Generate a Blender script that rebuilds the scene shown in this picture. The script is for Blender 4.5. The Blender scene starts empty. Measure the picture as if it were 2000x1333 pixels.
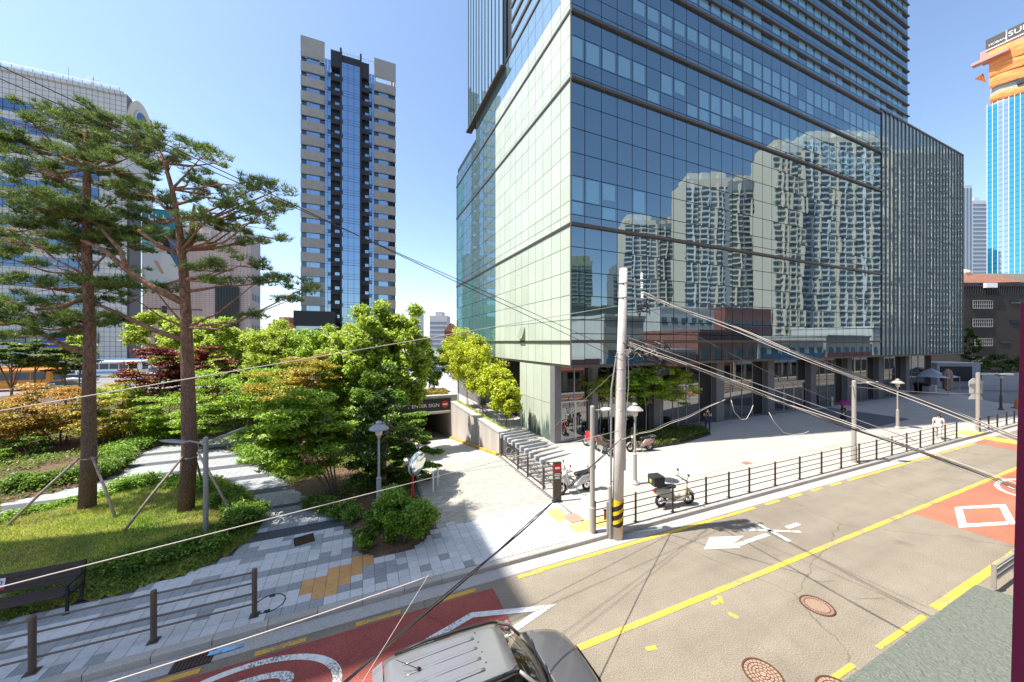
import bpy, math, random
import numpy as np
from mathutils import Vector, Matrix

random.seed(7)
RNG = np.random.default_rng(11)
R = math.radians
scene = bpy.context.scene
COL = scene.collection

# ------------------------------------------------------------------ camera, sky, sun, exposure
F, CX, HY, CH = 680.0, 1000.0, 668.0, 6.6          # focal length / horizon of the 2000 px photograph, eye height
cam_d = bpy.data.cameras.new('camera')
cam_d.sensor_width = 36.0
cam_d.lens = 36.0 * F / 2000.0
cam_d.shift_y = 0.0007
cam_d.clip_start = 0.05
cam_d.clip_end = 6000
cam = bpy.data.objects.new('camera', cam_d)
cam.location = (0, 0, CH)
cam.rotation_euler = (R(90), 0, 0)
COL.objects.link(cam)
scene.camera = cam

SUN_EL = R(61)
SUN_H = (-0.974, -0.225)                            # horizontal direction towards the sun
world = bpy.data.worlds.new('World')
scene.world = world
world.use_nodes = True
wn = world.node_tree.nodes
wl = world.node_tree.links
wn.clear()
w_out = wn.new('ShaderNodeOutputWorld')
w_bg = wn.new('ShaderNodeBackground')
w_sky = wn.new('ShaderNodeTexSky')
w_sky.sky_type = 'NISHITA'
w_sky.sun_disc = False
w_sky.sun_elevation = SUN_EL
w_sky.sun_rotation = math.atan2(SUN_H[0], SUN_H[1])
w_sky.air_density = 1.0
w_sky.dust_density = 0.9
w_sky.ozone_density = 1.6
w_bg.inputs[1].default_value = 0.14
wl.new(w_sky.outputs[0], w_bg.inputs[0])
wl.new(w_bg.outputs[0], w_out.inputs[0])

sun_d = bpy.data.lights.new('sun', 'SUN')
sun_d.energy = 4.6
sun_d.angle = R(0.53)
sun_d.color = (1.0, 0.955, 0.88)
sun = bpy.data.objects.new('sun', sun_d)
to_sun = Vector((SUN_H[0] * math.cos(SUN_EL), SUN_H[1] * math.cos(SUN_EL), math.sin(SUN_EL)))
sun.rotation_euler = to_sun.to_track_quat('Z', 'Y').to_euler()
sun.location = to_sun * 150
COL.objects.link(sun)

vs = scene.view_settings
vs.view_transform = 'Standard'
vs.look = 'None'
vs.gamma = 1
vs.exposure = 1.0
vs.use_curve_mapping = False
scene.cycles.max_bounces = 6
scene.cycles.transparent_max_bounces = 12
scene.cycles.caustics_reflective = False
scene.cycles.caustics_refractive = False

# ------------------------------------------------------------------ frames of reference
TR = R(23.2)
RU = Vector((math.cos(TR), math.sin(TR), 0))
RN = Vector((-math.sin(TR), math.cos(TR), 0))
TB = R(24.0)
BS = Vector((math.cos(TB), math.sin(TB), 0))
BT = Vector((-math.sin(TB), math.cos(TB), 0))
CORNER = Vector((3.45, 20.42, 0))

def uv(u, v, z=0.0):
    p = RU * u + RN * v
    return Vector((p.x, p.y, z))

def st(s, t, z=0.0):
    p = CORNER + BS * s + BT * t
    return Vector((p.x, p.y, z))

def ground(px, py, z=0.0):
    Y = F * (CH - z) / (py - HY)
    return Vector(((px - CX) / F * Y, Y, z))

def at(px, py, Y):
    return Vector(((px - CX) / F * Y, Y, CH + (HY - py) * Y / F))

def to_uv(p):
    return (p.x * RU.x + p.y * RU.y, p.x * RN.x + p.y * RN.y)

# ------------------------------------------------------------------ materials
def mat(name, color, rough=0.8, metal=0.0, spec=0.4, var=0.0, scale=4.0, color2=None, bump=0.0, bscale=60.0,
        detail=4.0, rnd=0.0, emit=0.0, coat=0.0, stretch=None):
    m = bpy.data.materials.new(name)
    m.use_nodes = True
    nt = m.node_tree
    b = nt.nodes['Principled BSDF']
    b.inputs['Roughness'].default_value = rough
    b.inputs['Metallic'].default_value = metal
    b.inputs['Specular IOR Level'].default_value = spec
    b.inputs['Base Color'].default_value = (*color, 1)
    if coat:
        b.inputs['Coat Weight'].default_value = coat
        b.inputs['Coat Roughness'].default_value = 0.05
    geo = None
    if var or color2 or bump:
        geo = nt.nodes.new('ShaderNodeNewGeometry')
    src = None
    vec = geo.outputs['Position'] if geo else None
    if stretch and geo:
        mp = nt.nodes.new('ShaderNodeMapping')
        mp.inputs['Scale'].default_value = stretch
        nt.links.new(vec, mp.inputs['Vector'])
        vec = mp.outputs[0]
    if var or color2:
        n = nt.nodes.new('ShaderNodeTexNoise')
        n.inputs['Scale'].default_value = scale
        n.inputs['Detail'].default_value = detail
        n.inputs['Roughness'].default_value = 0.65
        nt.links.new(vec, n.inputs['Vector'])
        r = nt.nodes.new('ShaderNodeValToRGB')
        r.color_ramp.elements[0].position = 0.32
        r.color_ramp.elements[1].position = 0.68
        c1 = [max(0, c * (1 - var)) for c in color]
        c2 = color2 if color2 else [min(1, c * (1 + var)) for c in color]
        r.color_ramp.elements[0].color = (*c1, 1)
        r.color_ramp.elements[1].color = (*c2, 1)
        nt.links.new(n.outputs['Fac'], r.inputs[0])
        src = r.outputs[0]
    if rnd:
        oi = nt.nodes.new('ShaderNodeObjectInfo')
        mr = nt.nodes.new('ShaderNodeMapRange')
        mr.inputs['To Min'].default_value = 1 - rnd
        mr.inputs['To Max'].default_value = 1 + rnd
        nt.links.new(oi.outputs['Random'], mr.inputs[0])
        hs = nt.nodes.new('ShaderNodeHueSaturation')
        nt.links.new(mr.outputs[0], hs.inputs['Value'])
        if src:
            nt.links.new(src, hs.inputs['Color'])
        else:
            hs.inputs['Color'].default_value = (*color, 1)
        src = hs.outputs[0]
    if src:
        nt.links.new(src, b.inputs['Base Color'])
    if bump:
        n2 = nt.nodes.new('ShaderNodeTexNoise')
        n2.inputs['Scale'].default_value = bscale
        n2.inputs['Detail'].default_value = 3
        nt.links.new(vec, n2.inputs['Vector'])
        bp = nt.nodes.new('ShaderNodeBump')
        bp.inputs['Strength'].default_value = bump
        bp.inputs['Distance'].default_value = 0.02
        nt.links.new(n2.outputs['Fac'], bp.inputs['Height'])
        nt.links.new(bp.outputs[0], b.inputs['Normal'])
    if emit:
        b.inputs['Emission Color'].default_value = (*color, 1)
        b.inputs['Emission Strength'].default_value = emit
    return m

def leaf_mat(name, c1, c2, trans=0.35, scale=1.3):
    m = bpy.data.materials.new(name)
    m.use_nodes = True
    nt = m.node_tree
    nt.nodes.clear()
    out = nt.nodes.new('ShaderNodeOutputMaterial')
    geo = nt.nodes.new('ShaderNodeNewGeometry')
    n = nt.nodes.new('ShaderNodeTexNoise')
    n.inputs['Scale'].default_value = scale
    n.inputs['Detail'].default_value = 5
    n.inputs['Roughness'].default_value = 0.75
    nt.links.new(geo.outputs['Position'], n.inputs['Vector'])
    r = nt.nodes.new('ShaderNodeValToRGB')
    r.color_ramp.elements[0].position = 0.35
    r.color_ramp.elements[1].position = 0.65
    r.color_ramp.elements[0].color = (*c1, 1)
    r.color_ramp.elements[1].color = (*c2, 1)
    nt.links.new(n.outputs['Fac'], r.inputs[0])
    hs = nt.nodes.new('ShaderNodeHueSaturation')
    mr = nt.nodes.new('ShaderNodeMapRange')
    mr.inputs['To Min'].default_value = 0.5
    mr.inputs['To Max'].default_value = 1.5
    nt.links.new(geo.outputs['Random Per Island'], mr.inputs[0])
    nt.links.new(mr.outputs[0], hs.inputs['Value'])
    nt.links.new(r.outputs[0], hs.inputs['Color'])
    d = nt.nodes.new('ShaderNodeBsdfDiffuse')
    t = nt.nodes.new('ShaderNodeBsdfTranslucent')
    g = nt.nodes.new('ShaderNodeBsdfGlossy')
    g.inputs['Roughness'].default_value = 0.45
    g.inputs['Color'].default_value = (0.8, 0.85, 0.8, 1)
    mx = nt.nodes.new('ShaderNodeMixShader')
    mx.inputs[0].default_value = trans
    mx2 = nt.nodes.new('ShaderNodeMixShader')
    mx2.inputs[0].default_value = 0.035
    nt.links.new(hs.outputs[0], d.inputs[0])
    nt.links.new(hs.outputs[0], t.inputs[0])
    nt.links.new(d.outputs[0], mx.inputs[1])
    nt.links.new(t.outputs[0], mx.inputs[2])
    nt.links.new(mx.outputs[0], mx2.inputs[1])
    nt.links.new(g.outputs[0], mx2.inputs[2])
    nt.links.new(mx2.outputs[0], out.inputs[0])
    return m

def glass_mat(name, inner, refl, fac=0.6, wave=0.002, wscale=0.8, rough=0.0):
    """coated facade glass: dim interior colour under a tinted mirror coat, gently wavy"""
    m = bpy.data.materials.new(name)
    m.use_nodes = True
    nt = m.node_tree
    nt.nodes.clear()
    out = nt.nodes.new('ShaderNodeOutputMaterial')
    d = nt.nodes.new('ShaderNodeBsdfDiffuse')
    g = nt.nodes.new('ShaderNodeBsdfGlossy')
    d.inputs[0].default_value = (*inner, 1)
    g.inputs[0].default_value = (*refl, 1)
    g.inputs['Roughness'].default_value = rough
    lw = nt.nodes.new('ShaderNodeLayerWeight')
    lw.inputs[0].default_value = 0.35
    mr = nt.nodes.new('ShaderNodeMapRange')
    mr.inputs['To Min'].default_value = fac
    mr.inputs['To Max'].default_value = 1.0
    nt.links.new(lw.outputs['Fresnel'], mr.inputs[0])
    mx = nt.nodes.new('ShaderNodeMixShader')
    nt.links.new(mr.outputs[0], mx.inputs[0])
    nt.links.new(d.outputs[0], mx.inputs[1])
    nt.links.new(g.outputs[0], mx.inputs[2])
    nt.links.new(mx.outputs[0], out.inputs[0])
    if wave:
        geo = nt.nodes.new('ShaderNodeNewGeometry')
        oi = nt.nodes.new('ShaderNodeObjectInfo')
        ml = nt.nodes.new('ShaderNodeMath')
        ml.operation = 'MULTIPLY'
        ml.inputs[1].default_value = 40.0
        nt.links.new(oi.outputs['Random'], ml.inputs[0])
        n = nt.nodes.new('ShaderNodeTexNoise')
        n.noise_dimensions = '4D'
        n.inputs['Scale'].default_value = wscale
        n.inputs['Detail'].default_value = 1.0
        nt.links.new(geo.outputs['Position'], n.inputs['Vector'])
        nt.links.new(ml.outputs[0], n.inputs['W'])
        bp = nt.nodes.new('ShaderNodeBump')
        bp.inputs['Strength'].default_value = 1.0
        bp.inputs['Distance'].default_value = wave
        nt.links.new(n.outputs['Fac'], bp.inputs['Height'])
        nt.links.new(bp.outputs[0], g.inputs['Normal'])
    return m

def clear_glass(name, tint=(0.75, 0.8, 0.8), fac=0.18):
    m = bpy.data.materials.new(name)
    m.use_nodes = True
    nt = m.node_tree
    nt.nodes.clear()
    out = nt.nodes.new('ShaderNodeOutputMaterial')
    t = nt.nodes.new('ShaderNodeBsdfTransparent')
    t.inputs[0].default_value = (*tint, 1)
    g = nt.nodes.new('ShaderNodeBsdfGlossy')
    g.inputs['Roughness'].default_value = 0.02
    lw = nt.nodes.new('ShaderNodeLayerWeight')
    lw.inputs[0].default_value = 0.25
    mr = nt.nodes.new('ShaderNodeMapRange')
    mr.inputs['To Min'].default_value = fac
    mr.inputs['To Max'].default_value = 1.0
    nt.links.new(lw.outputs['Fresnel'], mr.inputs[0])
    mx = nt.nodes.new('ShaderNodeMixShader')
    nt.links.new(mr.outputs[0], mx.inputs[0])
    nt.links.new(t.outputs[0], mx.inputs[1])
    nt.links.new(g.outputs[0], mx.inputs[2])
    nt.links.new(mx.outputs[0], out.inputs[0])
    return m

def tile_mat(name, c1, c2, joint, w, h, jw=0.01, origin=(0, 0, 0), rotz=0.0, offset=0.0, vertical=False, rough=0.7, big=0.12):
    """procedural tiling for surfaces whose pieces are too far away to be told apart"""
    m = bpy.data.materials.new(name)
    m.use_nodes = True
    nt = m.node_tree
    b = nt.nodes['Principled BSDF']
    b.inputs['Roughness'].default_value = rough
    tc = nt.nodes.new('ShaderNodeTexCoord')
    mp = nt.nodes.new('ShaderNodeMapping')
    if vertical:
        mp.inputs['Rotation'].default_value = (R(90), 0, 0)
    else:
        mp.inputs['Rotation'].default_value = (0, 0, rotz)
    nt.links.new(tc.outputs['Object'], mp.inputs[0])
    br = nt.nodes.new('ShaderNodeTexBrick')
    br.offset = offset
    br.inputs['Color1'].default_value = (*c1, 1)
    br.inputs['Color2'].default_value = (*c2, 1)
    br.inputs['Mortar'].default_value = (*joint, 1)
    br.inputs['Scale'].default_value = 1
    br.inputs['Mortar Size'].default_value = jw
    br.inputs['Mortar Smooth'].default_value = 0.1
    br.inputs['Brick Width'].default_value = w
    br.inputs['Row Height'].default_value = h
    nt.links.new(mp.outputs[0], br.inputs['Vector'])
    n = nt.nodes.new('ShaderNodeTexNoise')
    n.inputs['Scale'].default_value = 0.6
    n.inputs['Detail'].default_value = 6
    nt.links.new(tc.outputs['Object'], n.inputs['Vector'])
    mr = nt.nodes.new('ShaderNodeMapRange')
    mr.inputs['To Min'].default_value = 1 - big
    mr.inputs['To Max'].default_value = 1 + big
    nt.links.new(n.outputs['Fac'], mr.inputs[0])
    hs = nt.nodes.new('ShaderNodeHueSaturation')
    nt.links.new(mr.outputs[0], hs.inputs['Value'])
    nt.links.new(br.outputs['Color'], hs.inputs['Color'])
    nt.links.new(hs.outputs[0], b.inputs['Base Color'])
    return m

# ------------------------------------------------------------------ mesh helpers
class MB:
    """collects boxes, bars, tubes and sheets; build() links them as ONE mesh object"""
    def __init__(self):
        self.v = []
        self.f = []
        self.mi = []
        self.cur = 0
    def add(self, vs, fs):
        o = len(self.v)
        self.v.extend([tuple(p) for p in vs])
        for f in fs:
            self.f.append(tuple(i + o for i in f))
            self.mi.append(self.cur)
        return self
    def box(self, x0, x1, y0, y1, z0, z1):
        return self.add([(x0, y0, z0), (x1, y0, z0), (x1, y1, z0), (x0, y1, z0), (x0, y0, z1), (x1, y0, z1), (x1, y1, z1), (x0, y1, z1)],
                        [(0, 3, 2, 1), (4, 5, 6, 7), (0, 1, 5, 4), (1, 2, 6, 5), (2, 3, 7, 6), (3, 0, 4, 7)])
    def bevel_box(self, x0, x1, y0, y1, z0, z1, b=0.01):
        vs = []
        for (z, i) in ((z0, 0), (z1 - b, 0), (z1, b)):
            vs += [(x0 + i, y0 + i, z), (x1 - i, y0 + i, z), (x1 - i, y1 - i, z), (x0 + i, y1 - i, z)]
        fs = [(8, 9, 10, 11)]
        for k in (0, 4):
            for j in range(4):
                fs.append((k + j, k + (j + 1) % 4, k + 4 + (j + 1) % 4, k + 4 + j))
        return self.add(vs, fs)
    def obox(self, c, ax, ay, az, hx, hy, hz):
        c = Vector(c)
        vs = [c + ax * (hx * i) + ay * (hy * j) + az * (hz * k) for k in (-1, 1) for (i, j) in ((-1, -1), (1, -1), (1, 1), (-1, 1))]
        return self.add(vs, [(0, 3, 2, 1), (4, 5, 6, 7), (0, 1, 5, 4), (1, 2, 6, 5), (2, 3, 7, 6), (3, 0, 4, 7)])
    def beam(self, a, b, w, h, up=(0, 0, 1)):
        a, b = Vector(a), Vector(b)
        d = (b - a)
        L = d.length
        d.normalize()
        side = d.cross(Vector(up))
        if side.length < 1e-4:
            side = Vector((1, 0, 0))
        side.normalize()
        u2 = side.cross(d).normalized()
        return self.obox((a + b) / 2, d, side, u2, L / 2, w / 2, h / 2)
    def tube(self, pts, rad, n=8, cap=True):
        pts = [Vector(p) for p in pts]
        if not hasattr(rad, '__len__'):
            rad = [rad] * len(pts)
        vs, fs = [], []
        prev = None
        for i, p in enumerate(pts):
            d = (pts[min(i + 1, len(pts) - 1)] - pts[max(i - 1, 0)])
            if d.length < 1e-9:
                d = Vector((0, 0, 1))
            d.normalize()
            if prev is None:
                a = d.cross(Vector((0, 0, 1)) if abs(d.z) < 0.9 else Vector((1, 0, 0))).normalized()
            else:
                a = (prev - d * prev.dot(d))
                if a.length < 1e-6:
                    a = d.orthogonal()
                a.normalize()
            prev = a
            b = d.cross(a)
            for k in range(n):
                t = 2 * math.pi * k / n
                vs.append(p + (a * math.cos(t) + b * math.sin(t)) * rad[i])
        for i in range(len(pts) - 1):
            for k in range(n):
                fs.append((i * n + k, i * n + (k + 1) % n, (i + 1) * n + (k + 1) % n, (i + 1) * n + k))
        if cap:
            fs.append(tuple(range(n - 1, -1, -1)))
            fs.append(tuple(range((len(pts) - 1) * n, len(pts) * n)))
        return self.add(vs, fs)
    def cyl(self, p0, p1, r0, r1=None, n=12):
        return self.tube([p0, p1], [r0, r0 if r1 is None else r1], n)
    def lathe(self, prof, n=16, c=(0, 0, 0)):
        vs, fs = [], []
        for (r, z) in prof:
            for k in range(n):
                t = 2 * math.pi * k / n
                vs.append((c[0] + r * math.cos(t), c[1] + r * math.sin(t), c[2] + z))
        m = len(prof)
        for i in range(m - 1):
            for k in range(n):
                fs.append((i * n + k, i * n + (k + 1) % n, (i + 1) * n + (k + 1) % n, (i + 1) * n + k))
        fs.append(tuple(range(n - 1, -1, -1)))
        fs.append(tuple(range((m - 1) * n, m * n)))
        return self.add(vs, fs)
    def torus(self, c, axis, R0, r, n=20, m=8):
        axis = Vector(axis).normalized()
        a = axis.orthogonal().normalized()
        b = axis.cross(a)
        vs, fs = [], []
        for i in range(n):
            t = 2 * math.pi * i / n
            rd = a * math.cos(t) + b * math.sin(t)
            for j in range(m):
                p = 2 * math.pi * j / m
                vs.append(Vector(c) + rd * (R0 + r * math.cos(p)) + axis * (r * math.sin(p)))
        for i in range(n):
            for j in range(m):
                fs.append((i * m + j, ((i + 1) % n) * m + j, ((i + 1) % n) * m + (j + 1) % m, i * m + (j + 1) % m))
        return self.add(vs, fs)
    def prism(self, poly, z0, z1):
        n = len(poly)
        vs = [(p[0], p[1], z0) for p in poly] + [(p[0], p[1], z1) for p in poly]
        fs = [tuple(range(n - 1, -1, -1)), tuple(range(n, 2 * n))]
        for i in range(n):
            fs.append((i, (i + 1) % n, n + (i + 1) % n, n + i))
        return self.add(vs, fs)
    def sheet(self, poly, z):
        return self.add([(p[0], p[1], z) for p in poly], [tuple(range(len(poly)))])
    def ellipsoid(self, c, rx, ry, rz, n=12, m=8):
        vs, fs = [], []
        for i in range(m + 1):
            ph = math.pi * i / m
            for k in range(n):
                t = 2 * math.pi * k / n
                vs.append((c[0] + rx * math.sin(ph) * math.cos(t), c[1] + ry * math.sin(ph) * math.sin(t), c[2] + rz * math.cos(ph)))
        for i in range(m):
            for k in range(n):
                fs.append((i * n + k, (i + 1) * n + k, (i + 1) * n + (k + 1) % n, i * n + (k + 1) % n))
        return self.add(vs, fs)
    def loft(self, sections, closed=True, caps=True):
        n = len(sections[0])
        vs = [p for s in sections for p in s]
        fs = []
        for i in range(len(sections) - 1):
            for k in range(n if closed else n - 1):
                fs.append((i * n + k, i * n + (k + 1) % n, (i + 1) * n + (k + 1) % n, (i + 1) * n + k))
        if caps and closed:
            fs.append(tuple(range(n - 1, -1, -1)))
            fs.append(tuple(range((len(sections) - 1) * n, len(sections) * n)))
        return self.add(vs, fs)
    def mesh(self, name, mats, smooth=False):
        me = bpy.data.meshes.new(name)
        me.from_pydata(self.v, [], self.f)
        ms = mats if isinstance(mats, (list, tuple)) else [mats]
        for m in ms:
            me.materials.append(m)
        if len(ms) > 1:
            me.polygons.foreach_set('material_index', self.mi)
        if smooth:
            me.polygons.foreach_set('use_smooth', [True] * len(me.polygons))
        me.update()
        return me
    def build(self, name, mats, parent=None, smooth=False, loc=None):
        return link(name, self.mesh(name, mats, smooth), parent, loc)

def link(name, me, parent=None, loc=None, rot=None):
    o = bpy.data.objects.new(name, me)
    COL.objects.link(o)
    if parent is not None:
        o.parent = parent
    if loc is not None:
        o.location = loc
    if rot is not None:
        o.rotation_euler = rot
    return o

def tag(o, label, cat, group=None):
    o['label'] = label
    o['category'] = cat
    if group:
        o['group'] = group
    return o

def thing(name, label, cat, loc=(0, 0, 0), rotz=0.0, group=None):
    o = bpy.data.objects.new(name, None)
    o.empty_display_size = 0.3
    COL.objects.link(o)
    o.location = loc
    o.rotation_euler = (0, 0, rotz)
    return tag(o, label, cat, group)

def struct(o):
    o['kind'] = 'structure'
    return o

def stuff(o):
    o['kind'] = 'stuff'
    return o

KIDS = {}
def copy_tree(o, parent=None):
    c = o.copy()
    COL.objects.link(c)
    if parent is not None:
        c.parent = parent
    for ch in list(o.children):
        copy_tree(ch, c)
    return c

def np_mesh(name, verts, k, mats, smooth=False):
    """verts (n*k,3): n separate k-gons"""
    me = bpy.data.meshes.new(name)
    nv = len(verts)
    nf = nv // k
    me.vertices.add(nv)
    me.vertices.foreach_set('co', np.ascontiguousarray(verts, dtype=np.float32).ravel())
    me.loops.add(nv)
    me.loops.foreach_set('vertex_index', np.arange(nv, dtype=np.int32))
    me.polygons.add(nf)
    me.polygons.foreach_set('loop_start', np.arange(0, nv, k, dtype=np.int32))
    if isinstance(mats, (list, tuple)):
        for m in mats:
            me.materials.append(m)
    else:
        me.materials.append(mats)
    me.update(calc_edges=True)
    return me

def text_mesh(txt, size, m, extrude=0.0, align='CENTER'):
    c = bpy.data.curves.new('lettering', 'FONT')
    c.body = txt
    c.size = size
    c.align_x = align
    c.align_y = 'CENTER'
    c.extrude = extrude
    o = bpy.data.objects.new('lettering', c)
    COL.objects.link(o)
    bpy.context.view_layer.update()
    dg = bpy.context.evaluated_depsgraph_get()
    me = bpy.data.meshes.new_from_object(o.evaluated_get(dg))
    bpy.data.objects.remove(o)
    me.materials.clear()
    me.materials.append(m)
    return me

def skin_mesh(name, verts, edges, radii, m, root=0, sub=1):
    me = bpy.data.meshes.new(name)
    me.from_pydata([tuple(v) for v in verts], edges, [])
    o = bpy.data.objects.new(name, me)
    COL.objects.link(o)
    sk = o.modifiers.new('skin', 'SKIN')
    for i, r in enumerate(radii):
        rr = r if hasattr(r, '__len__') else (r, r)
        me.skin_vertices[0].data[i].radius = rr
        me.skin_vertices[0].data[i].use_root = (i == root)
    if sub:
        ss = o.modifiers.new('sub', 'SUBSURF')
        ss.levels = sub
        ss.render_levels = sub
    bpy.context.view_layer.update()
    dg = bpy.context.evaluated_depsgraph_get()
    out = bpy.data.meshes.new_from_object(o.evaluated_get(dg))
    bpy.data.objects.remove(o)
    out.name = name
    out.materials.clear()
    out.materials.append(m)
    out.polygons.foreach_set('use_smooth', [True] * len(out.polygons))
    return out

# ------------------------------------------------------------------ shared materials
M = {}
def worn_paint(name, c, wear):
    m = mat(name, c, 0.75, var=0.09, scale=7)
    nt = m.node_tree
    b = nt.nodes['Principled BSDF']
    old = b.inputs['Base Color'].links[0].from_socket
    geo = nt.nodes.new('ShaderNodeNewGeometry')
    n = nt.nodes.new('ShaderNodeTexNoise')
    n.inputs['Scale'].default_value = 26
    n.inputs['Detail'].default_value = 6
    n.inputs['Roughness'].default_value = .75
    nt.links.new(geo.outputs['Position'], n.inputs['Vector'])
    n2 = nt.nodes.new('ShaderNodeTexNoise')
    n2.inputs['Scale'].default_value = 1.1
    nt.links.new(geo.outputs['Position'], n2.inputs['Vector'])
    ad = nt.nodes.new('ShaderNodeMath')
    ad.operation = 'MULTIPLY_ADD'
    ad.inputs[1].default_value = .45
    nt.links.new(n2.outputs['Fac'], ad.inputs[0])
    nt.links.new(n.outputs['Fac'], ad.inputs[2])
    r = nt.nodes.new('ShaderNodeValToRGB')
    r.color_ramp.elements[0].position = wear
    r.color_ramp.elements[1].position = wear + .05
    nt.links.new(ad.outputs[0], r.inputs[0])
    mx = nt.nodes.new('ShaderNodeMix')
    mx.data_type = 'RGBA'
    mx.inputs[6].default_value = (.20, .175, .14, 1)
    nt.links.new(r.outputs[0], mx.inputs[0])
    nt.links.new(old, mx.inputs[7])
    nt.links.new(mx.outputs[2], b.inputs['Base Color'])
    return m
M['white_paint'] = worn_paint('white road paint', (0.70, 0.69, 0.66), .64)
M['yellow_paint'] = worn_paint('yellow road paint', (0.66, 0.43, 0.05), .635)
M['dark_metal'] = mat('brown painted steel', (0.085, 0.066, 0.053), 0.45, 0.3)
M['grey_metal'] = mat('grey painted steel', (0.30, 0.29, 0.28), 0.5, 0.2, var=0.08)
M['bronze'] = mat('bronze brown steel tube', (0.13, 0.105, 0.085), 0.4, 0.4)
M['steel'] = mat('galvanised steel', (0.5, 0.5, 0.5), 0.35, 0.8)
M['black'] = mat('black plastic', (0.018, 0.018, 0.02), 0.5)
M['rubber'] = mat('black rubber tyre', (0.02, 0.02, 0.021), 0.8)
M['cable'] = mat('black cable sheath', (0.03, 0.029, 0.028), 0.55)
M['cable_pale'] = mat('pale weathered cable', (0.52, 0.46, 0.40), 0.6)
M['cable_grey'] = mat('grey weathered cable', (0.22, 0.20, 0.19), 0.6)
M['concrete'] = mat('grey concrete', (0.42, 0.40, 0.37), 0.85, var=0.12, scale=2.5, bump=0.15)
M['pole'] = mat('pale concrete pole', (0.55, 0.49, 0.44), 0.85, var=0.12, scale=3, bump=0.2)
M['granite'] = mat('grey granite kerb', (0.40, 0.365, 0.325), 0.75, var=0.16, scale=30, rnd=0.1)
M['soil'] = mat('brown soil', (0.09, 0.055, 0.032), 0.95, color2=(0.16, 0.10, 0.055), scale=5, bump=0.6, bscale=25)
M['bark_pine'] = mat('orange brown pine bark', (0.11, 0.056, 0.034), 0.9, color2=(0.42, 0.215, 0.125), scale=11, detail=6, bump=1.0, bscale=14, stretch=(1, 1, 0.35))
M['bark'] = mat('grey brown bark', (0.10, 0.075, 0.055), 0.9, color2=(0.17, 0.13, 0.095), scale=8, bump=0.5, bscale=30)
M['wood_pale'] = mat('weathered wooden stake', (0.30, 0.235, 0.185), 0.85, var=0.2, scale=14)
M['red'] = mat('red enamel', (0.55, 0.02, 0.02), 0.45)
M['white'] = mat('white enamel', (0.78, 0.78, 0.77), 0.5)
M['mirror'] = mat('mirror glass', (0.75, 0.8, 0.82), 0.03, 1.0)
M['chrome'] = mat('chrome', (0.7, 0.7, 0.7), 0.15, 1.0)
M['skin'] = mat('skin', (0.55, 0.36, 0.26), 0.6)
M['hair'] = mat('dark hair', (0.025, 0.016, 0.012), 0.55)

# ================================================================== GROUND, ROAD, PAVEMENTS
def in_poly(x, y, poly):
    c = False
    j = len(poly) - 1
    for i in range(len(poly)):
        xi, yi = poly[i][0], poly[i][1]
        xj, yj = poly[j][0], poly[j][1]
        if (yi > y) != (yj > y) and x < (xj - xi) * (y - yi) / (yj - yi) + xi:
            c = not c
        j = i
    return c

def edge_dist(x, y, poly):
    d = 1e9
    n = len(poly)
    for i in range(n):
        ax, ay = poly[i][0], poly[i][1]
        bx, by = poly[(i + 1) % n][0], poly[(i + 1) % n][1]
        vx, vy = bx - ax, by - ay
        L = vx * vx + vy * vy
        t = max(0, min(1, ((x - ax) * vx + (y - ay) * vy) / L)) if L else 0
        d = min(d, math.hypot(x - ax - t * vx, y - ay - t * vy))
    return d

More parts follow.
